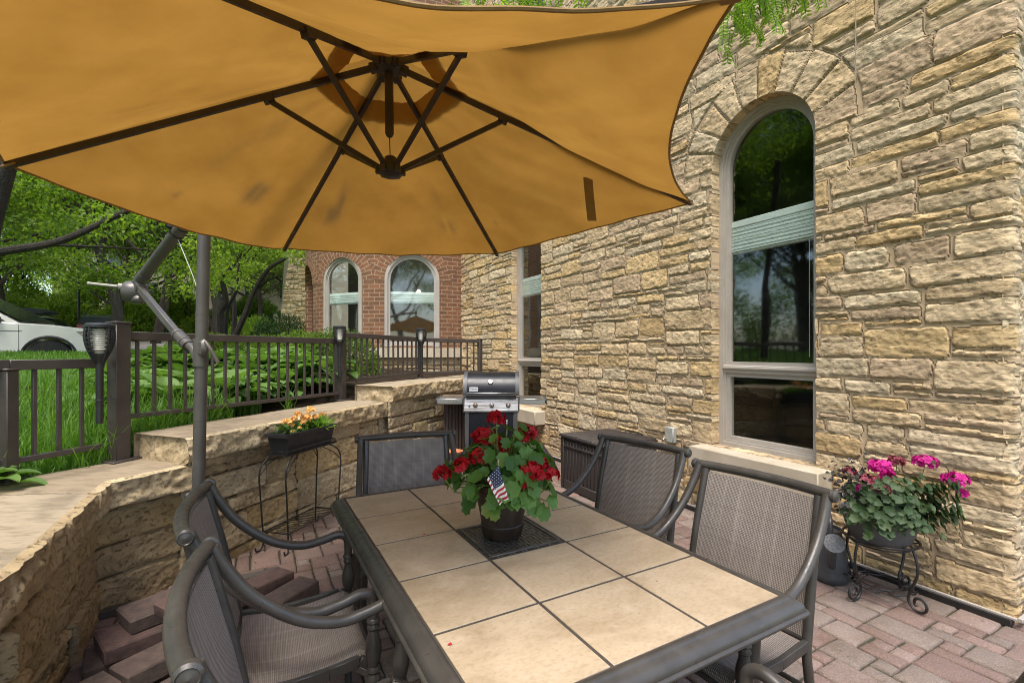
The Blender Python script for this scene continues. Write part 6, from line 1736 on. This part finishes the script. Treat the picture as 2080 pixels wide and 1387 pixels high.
# honey locust hanging over the patio from the right, its trunk behind the camera
hl = thing('honey_locust_tree', 'honey locust whose feathery bright green sprays hang into the top of the view', 'tree', (4.2, -2.4, -.1), 0)
b = MB(); o_ = Vector(hl.location)
def rl(*p): return Vector(p) - o_
b.tube(smoothpath([(0, 0, 0), (-.05, .1, 1.5), (-.3, .3, 3.0), (-.9, .9, 4.3), (-1.2, 1.3, 5.5)], 5), list(np.linspace(.20, .09, 21)), 10)
li = [smoothpath([rl(3.35, -1.55, 4.2), rl(2.4, .3, 4.35), rl(1.75, 1.7, 4.25), rl(1.55, 2.6, 4.05), rl(1.5, 3.0, 3.9)], 5), smoothpath([rl(3.3, -1.5, 4.3), rl(1.6, .2, 4.6), rl(.4, 1.6, 4.4), rl(.1, 2.5, 4.0)], 5)]
for q in li: b.tube(q, list(np.linspace(.06, .008, len(q))), 6)
LP, LD, LN = [], [], []
def frond(start, d0, L, npair, r_):
    d = Vector(d0).normalized(); p = Vector(start); pts = [p.copy()]
    n = npair
    for i in range(n):
        d = (d + Vector((0, 0, -.10)) + Vector(r_.normal(0, .03, 3))).normalized(); p = p + d * (L / n); pts.append(p.copy())
        sidev = d.cross(Vector((0, 0, 1)));
        if sidev.length < .1: sidev = Vector((1, 0, 0))
        sidev.normalize(); a = r_.uniform(-.3, .3)
        nn = (sidev.cross(d)).normalized()
        for s_ in (-1, 1):
            LP.append(tuple(p)); LD.append(tuple(sidev * s_ + d * .45 + nn * r_.uniform(-.25, .25))); LN.append(tuple(nn + sidev * r_.uniform(-.3, .3)))
    b.tube(pts, .0014, 4)
rg = np.random.default_rng(15)
def spray(P, n, L=.17, spread=.5):
    P = Vector(P) - o_
    for k in range(n):
        d_ = Vector((rg.normal(0, spread), rg.normal(0, spread), -.6)); frond(P + Vector(rg.normal(0, .05, 3)), d_, L * rg.uniform(.7, 1.2), 10, rg)
def at_px(u_, v_, Y_): return ((u_ - 1040) / 955 * Y_, Y_, 1.47 - (v_ - 714) / 955 * Y_)
for (u_, v_, Y_, n) in [(1478, 25, 2.7, 5), (1492, 55, 2.75, 5), (1515, -20, 2.7, 7), (1530, 10, 2.72, 6), (1545, 30, 2.72, 6), (1550, -30, 2.7, 7), (1575, -25, 2.75, 5), (1600, -40, 2.7, 6), (1630, -45, 2.7, 6), (1640, -25, 2.72, 4), (1500, -20, 2.7, 5), (1470, 10, 2.8, 4),
                        (925, -38, 2.3, 5), (955, -35, 2.3, 3), (1010, -40, 2.2, 3), (1055, -38, 2.35, 4), (1070, -40, 2.4, 4), (1100, -38, 2.3, 4), (1130, -40, 2.35, 4), (1510, -60, 2.7, 6), (1560, -70, 2.7, 6), (1620, -75, 2.7, 5)]:
    P_ = at_px(u_, v_, Y_); spray(P_, n)
    q0 = min((q for l_ in li for q in l_), key=lambda q: (q + o_ - Vector(P_)).length)
    b.tube(smoothpath([q0, (q0 + Vector(P_) - o_) / 2 + Vector((0, 0, .08)), Vector(P_) - o_], 4), .0035, 5)
for q in li:
    for k in range(0, len(q), 1):
        if (q[k] + o_).z - 1.47 > .80 * (q[k] + o_).y: spray(q[k] + o_, 5, .2, .8)
b.build('trunk', M['bark'], hl)
V, Fq = leaf_cloud(LP, LD, LN, .030 * rg.uniform(.8, 1.2, len(LP)), .0125, .12, .1); np_mesh('crown', V, Fq, leafmat('locust_leaflets', (.19, .33, .03), (.28, .43, .05), .5, .5), hl, False)
# ------------------------------------------------------------------ shrubs
def shrub(name, label, loc, sz, n, L, mat, seed, group=None, core=True):
    rg = np.random.default_rng(seed)
    u = unit(rg.normal(0, 1, (n, 3))); u[:, 2] = np.abs(u[:, 2]) * 1.0 - .12
    k = 1 + .14 * fbm(u[:, 0] * 3 + 5, u[:, 1] * 3 + u[:, 2] * 2, 3, seed)
    q = rg.uniform(.72, 1.03, (n, 1)) * k[:, None]
    P = u * q * np.array(sz); P[:, 2] = np.maximum(P[:, 2], 0)
    D = unit(u + rg.normal(0, .55, (n, 3)) + [0, 0, .35]); V, Fq = leaf_cloud(P, D, unit(u + rg.normal(0, .7, (n, 3))), L * rg.uniform(.7, 1.3, n), L * .45, .2, .15, False)
    t = thing(name, label, 'shrub', loc, 0, group)
    np_mesh('foliage', V, Fq, mat, t, False)
    b = MB()
    for i in range(9):
        a = i * .7; b.tube([(0.05 * math.cos(a), .05 * math.sin(a), 0), (sz[0] * .5 * math.cos(a), sz[1] * .5 * math.sin(a), sz[2] * .55)], .018, 5)
    b.build('stems', M['bark_dark'], t)
    return t
shrub('boxwood_shrub', 'dense dark green rounded boxwood at the left foot of the brick tower', (-5.45, 11.1, gz(-5.45, 11.1) - .05), (.80, .8, 1.10), 9000, .045, M['yew'], 2)
shrub('yew_shrub', 'mid green spreading yew behind the railing below the tower windows', (-2.85, 7.75, gz(-2.85, 7.75) - .03), (.72, .5, .80), 6500, .05, M['leaf_dark'], 5)
shrub('yew_shrub', 'low bright green yew between the hosta bed and the brick tower', (-3.85, 8.6, gz(-3.85, 8.6) - .03), (.85, .5, .70), 6000, .05, M['leaf_maple'], 6)
shrub('yew_shrub', 'low spreading yew left of the boxwood under the multi-stemmed tree', (-4.9, 9.2, gz(-4.9, 9.2) - .03), (.8, .5, .50), 6000, .05, M['leaf_maple'], 7)
shrub('yew_shrub', 'low lime green shrub below the multi-stemmed trunks', (-6.6, 10.1, gz(-6.6, 10.1) - .03), (.8, .6, .52), 5000, .06, M['leaf_lime'], 8)
shrub('yew_shrub', 'bright yellow green shrub left of the boxwood', (-7.2, 13.2, gz(-7.2, 13.2) - .03), (1.0, .8, 1.15), 6000, .08, M['leaf_lime'], 9)
for i, (x, y, sx, sz_) in enumerate([(-36, 33, 4, 6.0), (-31.5, 36, 4, 5.5), (-42, 30, 5, 6.5), (-27.5, 38, 3, 4.5), (-46, 47, 5, 8), (-50, 41, 5, 8), (-38, 20, 5, 8), (-39, 12, 5, 8.5), (-38, 4, 5, 8), (-39, -5, 5, 8.5), (-37, -14, 5, 8), (-30, 27, 3, 3.5), (-34, 25, 3, 4.0), (-27, 33.5, 3, 3.2), (-32, 33, 3, 3.5), (-29, 30, 2.6, 2.6), (-25, 31, 2.4, 2.9), (-34, 30, 2.8, 2.7), (-21, 33, 2.2, 2.2), (-18.5, 37, 2.0, 1.6), (-15.5, 37, 1.6, 1.2), (-22.0, 40, 3.0, 3.6), (-30, 40, 3.4, 4.0), (-40, 33, 3, 3), (-12.6, 37, 1.5, 1.4)]):
    o = shrub('street_shrub', 'bright lime green shrub across the street', (x, y, 1.40 + .065 * max(0, min(y - 19.5, 26))), (sx, 1.6, sz_), 5200, .30, M['leaf_lime'], 30 + i, 'lime shrubs across the street')
    if x < -36 and y < 21: o.rotation_euler = (0, 0, R(90))  # unseen row far left, added to close sky gaps in the window reflections

# ------------------------------------------------------------------ hostas
def hosta(seed, mat):
    rg = np.random.default_rng(seed); V = []; Fq = []
    n = 22
    for k in range(n):
        a = k * 2.4 + rg.uniform(-.3, .3); q = (k + 1) / n; L = rg.uniform(.17, .25); W = L * rg.uniform(.62, .74)
        el = R(75 - 62 * q) + rg.uniform(-.12, .12)
        st_ = .10 + .20 * q; p0 = np.array([0, 0, .02]); dirh = np.array([math.cos(a), math.sin(a), 0]); sid = np.array([-math.sin(a), math.cos(a), 0])
        base = p0 + dirh * st_ * math.cos(el) * 1.0 + np.array([0, 0, st_ * math.sin(el) + .08]); o = len(V)
        nl, nw = 6, 4; d_el = el - .15
        p = base.copy()
        for i in range(nl + 1):
            t = i / nl; wv = W * .5 * (math.sin(math.pi * min(t ** .62, 1)) ** .8) * (1 if t < 1 else 0) + (.003 if t < 1 else 0)
            up = np.array([-math.cos(a) * math.sin(d_el), -math.sin(a) * math.sin(d_el), math.cos(d_el)])
            for j in range(nw + 1):
                s_ = (j / nw - .5) * 2; V.append(p + sid * s_ * wv + up * (abs(s_) ** 1.3 * wv * .38 + .004 * math.sin(s_ * 9)))
            p = p + (dirh * math.cos(d_el) + np.array([0, 0, math.sin(d_el)])) * (L / nl); d_el -= .17
        for i in range(nl):
            for j in range(nw): Fq.append((o + i * (nw + 1) + j, o + i * (nw + 1) + j + 1, o + (i + 1) * (nw + 1) + j + 1, o + (i + 1) * (nw + 1) + j))
    return V, Fq
hp = []
for s_ in range(4):
    V, Fq = hosta(40 + s_, M['hosta']); o = np_mesh('hosta_plant', V, Fq, M['hosta'], None, True); hp.append(o)
    tag(o, 'broad-leaved green hosta growing in the bed behind the long railing', 'plant', 'hostas in the bed behind the railing')
rg = np.random.default_rng(50); k = 0; placed = []
for it in range(2500):
    y = rg.uniform(3.7, 8.2); xr = float(xmid(np.array([min(y, 7.5)]))[0]); x = xr - rg.uniform(.76, 2.8)
    if x < -5.2 or (y > 5.8 and x > -3.3) or y > 7.6 or x < -5.1 + (y - 3.7) * .3 and y < 5 : continue
    if x < -.80 * y - .1: continue
    if any((x - a) ** 2 + (y - b_) ** 2 < .19 ** 2 for a, b_ in placed): continue
    placed.append((x, y)); o = hp[k % 4] if k < 4 else hp[k % 4].copy()
    if k >= 4: COL.objects.link(o)
    o.location = (x, y, gz(x, y) - .02); o.rotation_euler = (rg.uniform(-.1, .1), rg.uniform(-.1, .1), rg.uniform(0, 6.28)); o.scale = (rg.uniform(.8, 1.12),) * 3; k += 1
    if k > 190: break
o = hp[0].copy(); COL.objects.link(o); o.location = (-2.83, 2.40, .62); o.scale = (.8, .8, .8); o.rotation_euler = (0, .2, 1.0)
o['label'] = 'single hosta leaf clump poking through the railing at the left edge'; del o['group']

# ------------------------------------------------------------------ grass
def blades(x, y, hgt, wd, rg, bend=.5):
    n = len(x); z = zup(x, y) - .015
    a = rg.uniform(0, 6.283, n); D = np.stack([np.cos(a), np.sin(a), 0 * a], 1); S_ = np.stack([-np.sin(a), np.cos(a), 0 * a], 1); B = np.stack([x, y, z], 1)
    bd = rg.uniform(.1, 1, n) * bend; V = []
    for i, t in enumerate((0, .35, .7, 1.0)):
        c = B + D * (hgt * bd * t ** 2)[:, None] + np.array([0, 0, 1.]) * (hgt * (t - .35 * bd * t ** 2))[:, None]
        w_ = wd * (1, .9, .6, .06)[i]; V += [c - S_ * w_[:, None] / 2, c + S_ * w_[:, None] / 2]
    V = np.stack(V, 1).reshape(-1, 3); a0 = np.arange(n)[:, None] * 8
    return V, np.concatenate([a0 + np.array([[2 * i, 2 * i + 1, 2 * i + 3, 2 * i + 2]]) for i in range(3)])
rg = np.random.default_rng(60)
n = 9500; y = rg.uniform(1.5, 4.6, n); x = xmid(y) - .30 - rg.uniform(0, 1, n) ** 1.3 * 1.9
m_ = (fbm(x * 2.2, y * 2.2, 3, 3) > -.25)
x, y = x[m_], y[m_]
V, Fq = blades(x, y, rg.uniform(.14, .42, len(x)), rg.uniform(.006, .013, len(x)), rg, .8)
tag(np_mesh('tall_grass', V, Fq, M['grass'], None, True), 'long arching grass growing behind the left railing', 'grass', kind='stuff')
n = 90000; q = rg.uniform(0, 1, n) ** 1.8; y = 1.0 + rg.uniform(0, 1, n) * 17.5; x = xmid(np.minimum(y, 7.5)) - .5 - q * 15
bedm = (xmid(np.minimum(y, 7.5)) - x < 2.9) & (y > 3.9) | (np.abs(drive_pq(x, y)[1]) < 1.75) & (drive_pq(x, y)[0] < 2.9)
x, y = x[~bedm], y[~bedm]; dist = np.hypot(x, y)
V, Fq = blades(x, y, rg.uniform(.05, .11, len(x)), .0022 + .0011 * dist, rg, .6)
tag(np_mesh('grass', V, Fq, M['grass'], None, True), 'short bright green lawn grass sloping up to the street', 'grass', kind='stuff')

# ================================================================== vehicles
def car(name, label, loc, rz, paint, kind=0, sc=1.0):
    c = thing(name, label, 'car', loc, rz); c.scale = (sc,) * 3
    # side profile, x forward, z up ; wheel arches cut into it
    L_ = 2.45
    low = [(-2.42, .45), (-2.42, .80), (-2.40, 1.02), (-2.30, 1.08), (.35, 1.08), (.95, 1.065), (1.45, 1.04), (1.85, .99), (2.06, .91), (2.16, .80), (2.22, .62), (2.22, .40), (2.12, .30)]
    def archpts(cx, r_): return [(cx + r_ * math.cos(t_), .36 + r_ * math.sin(t_)) for t_ in np.linspace(0, math.pi, 11)]
    poly = low + [(1.95, .27)] + archpts(1.46, .43)[0:] + [(1.0, .27), (-1.0, .27)] + archpts(-1.44, .43) + [(-1.95, .29), (-2.36, .33)]
    b = MB(); W_ = .96
    n = len(poly); secs = [(-W_, .0, 1.0), (-W_ * .985, .0, 1.0)]
    def inner(p_, f): cz = .62; return (p_[0] * (1 - .015 * f), cz + (p_[1] - cz) * (1 - .05 * f))
    rows = [(-W_, 1), (-W_ + .05, 0), (W_ - .05, 0), (W_, 1)]; vs = []
    for (yy, f) in rows: vs += [(inner(p_, f)[0], yy, inner(p_, f)[1]) for p_ in poly]
    fs = [(r_ * n + i, r_ * n + (i + 1) % n, (r_ + 1) * n + (i + 1) % n, (r_ + 1) * n + i) for r_ in range(3) for i in range(n)]
    b.add(vs, fs); b.add([(x, -W_, z) for x, z in [inner(p_, 1) for p_ in poly]], [tuple(range(n))[::-1]]); b.add([(x, W_, z) for x, z in [inner(p_, 1) for p_ in poly]], [tuple(range(n))])
    body = b.build('body', paint, c, True, 35)
    cab = [(-2.34, 1.06), (-2.22, 1.55), (-1.95, 1.68), (-1.2, 1.74), (-.35, 1.73), (.05, 1.65), (.98, 1.06)]
    def loft(shape, w0, w1, mat, nm, par):
        m = MB(); k = len(shape); vs = []
        for s_ in (-1, 1): vs += [(x, s_ * (w0 + (w1 - w0) * (z - 1.06) / .68), z) for x, z in shape]
        m.add(vs, [(i, (i + 1) % k, k + (i + 1) % k, k + i) for i in range(k)] + [tuple(range(k))[::-1], tuple(range(k, 2 * k))]); return m.build(nm, mat, par, True, 35)
    loft([(x, z) if z > 1.1 else (x, z) for x, z in cab], .90, .72, paint, 'roof', c)
    gl = [(-2.10, 1.10), (-1.98, 1.50), (-1.7, 1.60), (-.35, 1.645), (.0, 1.58), (.78, 1.10)]
    m = MB(); k = len(gl)
    for s_ in (-1, 1):
        m.add([(x, s_ * (.905 - .18 * (z - 1.06) / .68), z) for x, z in gl], [tuple(range(k)) if s_ > 0 else tuple(range(k))[::-1]])
    m.add([(.13, -.70, 1.615), (.13, .70, 1.615), (.97, .84, 1.10), (.97, -.84, 1.10)], [(0, 1, 2, 3)], 0, Matrix.Translation((.012, 0, .012)))
    m.build('window', M['carglass2'], c, False)
    for s_ in (-1, 1):
        for x in (-1.15, -.1):
            m = MB(); m.box((x, s_ * .83, 1.36), (.06, .03, .5), 0, .005); m.build('pillar', M['blackplastic'], c)
    for cx in (1.46, -1.44):
        for s_ in (-1, 1):
            T_ = Matrix.Translation((cx, s_ * .86, .36)) @ Matrix.Rotation(-s_ * R(90), 4, 'X')
            m = MB(); m.lathe([(.23, -.11), (.34, -.11), (.365, -.08), (.365, .07), (.345, .10), (.24, .105)], 28, T_); wh = m.build('wheel', M['rubber'], c)
            m = MB(); m.lathe([(.24, .07), (.235, .095), (.215, .06), (.05, .07), (.04, .09), (0, .09)], 24, T_)
            for q in range(5): m.bar(T_ @ Vector((.05 * math.cos(q * 1.2566), .05 * math.sin(q * 1.2566), .085)), T_ @ Vector((.225 * math.cos(q * 1.2566), .225 * math.sin(q * 1.2566), .085)), .05, .02)
            m.build('rim', M['blackplastic'], wh)
    m = MB()
    for s_ in (-1, 1):
        m.box((.0, s_ * .955, .30), (1.95, .03, .10), 0, .01)
        for cx in (1.46, -1.44): m.tube([(cx + .435 * math.cos(t_), s_ * .955, .36 + .435 * math.sin(t_)) for t_ in np.linspace(-.15, math.pi + .15, 18)], .028, 6)
    m.box((2.20, 0, .36), (.07, 1.7, .14), 0, .02); m.box((-2.42, 0, .40), (.06, 1.7, .16), 0, .02); m.build('trim', M['blackplastic'], c)
    for s_ in (-1, 1):
        m = MB(); m.add([(1.98, s_ * .955, .915), (2.13, s_ * .90, .80), (2.18, s_ * .80, .72), (2.02, s_ * .955, .76), (1.86, s_ * .968, .90)], [(0, 1, 2, 3, 4) if s_ < 0 else (4, 3, 2, 1, 0)], 0, Matrix.Translation((.02, s_ * .012, 0))); m.build('headlight', M['lamp'], c, False)
        m = MB(); m.box((-2.40, s_ * .86, .95), (.10, .16, .30), 0, .02); m.build('tail_light', M['redlamp'], c)
        m = MB(); m.box((.68, s_ * 1.03, 1.14), (.14, .20, .13), 0, .04); m.bar((.70, s_ * .88, 1.08), (.68, s_ * 1.0, 1.12), .04); m.build('mirror', M['blackplastic'], c)
        m = MB(); m.box((2.16, s_ * .93, .60), (.08, .06, .05), 0, .01); m.bar((2.17, s_ * .945, .60), (2.13, s_ * .95, .45), .035); m.build('fog_light', M['blackplastic'], c)
        m = MB()
        for x in (1.0, -.1, -1.12): m.box((x, s_ * .957, .72), (.008, .012, .62)); 
        m.box((-.0, s_ * .957, .90), (2.1, .012, .012)); m.build('door_seam', M['blackplastic'], c)
    for s_ in (-1, 1):
        m = MB(); m.bar((-1.9, s_ * .66, 1.77), (-.9, s_ * .66, 1.76), .04); m.build('roof_rail', M['blackplastic'], c)
    if kind == 1:
        m = MB(); sh = [(-1.5, 1.84), (-1.55, 1.95), (-1.3, 2.10), (-.3, 2.14), (.35, 2.02), (.55, 1.90), (.5, 1.84)]
        m.prism(sh, -.42, .42); rbx = m.build('roof_box', M['blackplastic'], c, True, 30)
        m = MB()
        for x in (-1.1, .1): m.bar((x, -.68, 1.80), (x, .68, 1.80), .05)
        m.build('roof_bar', M['blackplastic'], rbx)
    return c
def paintm(nm, c1): return pmat(nm, c1, tuple(x * .94 for x in c1), 1.5, .22, 0, coat=.7, rvar=.05)
M['carglass2'] = pmat('dark_tinted_glass', (.012, .014, .015), (.02, .022, .022), 2, .06, 0, rvar=.02)
M['lamp'] = pmat('headlight_lens', (.30, .17, .10), (.42, .36, .30), 12, .15)
M['redlamp'] = pmat('red_lens', (.45, .015, .015), (.35, .01, .01), 12, .2)
car('parked_car', 'white sport utility car parked behind the lawn at the left edge', (-11.32, 9.97, .966), R(25), paintm('white_paint', (.74, .73, .68)), 0, 1.02)
car('parked_car', 'dark car with a black roof box parked behind the white car', (-22.6, 22.6, 1.62), R(0), paintm('silver_paint', (.40, .42, .45)), 1, .90)
car('parked_car', 'dark grey sport utility car with a red tail light behind the large torch', (-22.9, 26.3, 1.85), R(128), paintm('charcoal_paint', (.045, .05, .055)), 0, .93)

# ------------------------------------------------------------------ lamp posts, far buildings
for (x, y, hh, lb) in [(-26.9, 29.2, 6.5, 'tall slim black lamp post behind the white car'), (-22.4, 30.5, 4.2, 'slim black post between the railing post and the far trees'), (-15.4, 33, 5.0, 'slim black lamp post seen between the umbrella link and the trees')]:
    t = thing('lamp_post', lb, 'lamp post', (x, y, 1.4 + .065 * (y - 19.5)), 0, 'slim posts along the street'); b = MB(); b.lathe([(.14, 0), (.14, .3), (.07, .4), (.06, hh), (0, hh)], 12); b.build('pole', M['black'], t)
    b = MB(); b.lathe([(.06, hh), (.16, hh + .1), (.2, hh + .45), (.08, hh + .6), (0, hh + .7)], 12); b.build('lantern', M['frame'], t)
M['stucco'] = pmat('cream_stucco', (.55, .46, .37), (.49, .41, .33), 1.5, .9, 0, .2, 30)
fh = thing('apartment_building', 'pale pinkish apartment building far behind the trees', 'building', (-30, 52, 3.2), 0)
b = MB(); b.box((0, 0, 4.5), (34, 8, 9)); b.box((0, -4.1, 9.1), (35, .6, .4)); b.build('wall', M['stucco'], fh)
for i in range(9):
    for j in range(3):
        b = MB(); b.box((-14 + i * 3.5, -4.06, 1.6 + j * 2.9), (1.3, .14, 1.6)); wn_ = b.build('window', M['carglass2'], fh); b = MB()
        b.box((-14 + i * 3.5, -4.12, .75 + j * 2.9), (1.5, .2, .1)); b.build('sill', M['sill'], wn_)
b = MB(); b.box((0, 0, 9.2), (35, 9, .4)); b.build('roof', M['fence'], fh)
lw = thing('planter_wall', 'low reddish garden wall across the street behind the railing', 'wall', (-22, 36.5, 2.4), 0)
b = MB()
for i in range(8): b.box((-10 + i * 3.2, 0, .35 + .06 * i), (3.16, .5, 1.1), 0, .03)
b.build('wall', pmat('pink_block', (.36, .25, .21), (.30, .21, .175), 3, .9, 0, .3, 12), lw)
b = MB(); 
for i in range(8): b.box((-10 + i * 3.2, 0, .94 + .06 * i), (3.18, .6, .09), 0, .02)
b.build('coping', M['sill'], lw)
# neighbouring stone wing with a cream gable, half hidden by the tower
nw = thing('stone_wing', 'sloping tan stone wing with a low arch and a cream gable beyond the boxwood', 'building', (-9.5, 17.5, 1.2), 0)
rg2 = np.random.default_rng(31)
idw, rew = ashlar(6, 6, .16, .09, rg2, (2, 5), [1, 2, 3], [.2, .5, .3])
tw_ = np.linspace(0, 5.2, 150); zw = np.linspace(-.3, 5.0, 150); T, Z, Q, Bo = open_grid(tw_, zw, [])
hw, cw2 = stone_field(T, Z + .4, idw, rew, .16, .09, rg2, .02, .014, .035)
inset_ = np.clip(Z, 0, 9) * .16
Vw = np.stack([.62 + inset_ + T * (1.0 - .10 * np.clip(Z, 0, 3)) * .36, -hw * 1.0 + T * 0, Z], 1)
np_mesh('wall', Vw, Q, M['stone'], nw, True, 50, {'col': cw2 * 1.1})
b = MB(); b.add([(.62 - .62, 1.6, -.3), (.62, 0, -.3), (.62 + .8, 0, 5), (.3, 1.6, 5)], [(0, 1, 2, 3)]); b.build('side_wall', M['sill'], nw)
b = MB(); b.tube([(.30 + .42 * math.cos(t_), .8 - .8 * math.cos(t_) * .9, .9 + .75 * math.sin(t_)) for t_ in np.linspace(0, math.pi, 16)], .09, 6); b.build('arch', M['sill'], nw)
b = MB(); b.add([(1.6, .15, -.3), (4.5, .15, -.3), (4.5, .15, 5), (1.75, .15, 5), (1.6, .6, -.3), (4.5, .6, -.3), (4.5, .6, 5), (1.75, .6, 5)], [(0, 1, 2, 3), (7, 6, 5, 4), (0, 3, 7, 4), (1, 5, 6, 2), (3, 2, 6, 7)]); b.build('gable', M['stucco'], nw)

# ------------------------------------------------------------------ litter blown onto the patio
rg = np.random.default_rng(91); P = []
while len(P) < 420:
    x = rg.uniform(-2.2, 3.2); y = rg.uniform(.8, 7.5); tq = ((x - WP[0]) * WN[0] + (y - WP[1]) * WN[1])
    if x < float(np.interp(y, FY, FX)) + .05 or (tq < .05 and y > 2.6): continue
    if rg.random() < .55 and not (tq < .25 or x < float(np.interp(y, FY, FX)) + .35): continue
    P.append((x, y, .005))
P = np.array(P); n = len(P)
V, Fq = leaf_cloud(P, np.stack([rg.normal(0, 1, n), rg.normal(0, 1, n), rg.normal(0, .12, n)], 1), np.stack([rg.normal(0, .3, n), rg.normal(0, .3, n), np.ones(n)], 1), rg.uniform(.006, .022, n), rg.uniform(.004, .010, n), .2, .1)
V[:, 2] = np.maximum(V[:, 2], .0015)
tag(np_mesh('leaf_litter', V, Fq, leafmat('dry_leaf_bits', (.20, .12, .04), (.10, .06, .025), .1, .8), None, False), 'scattered dry leaf bits on the pavers', 'litter', kind='stuff')
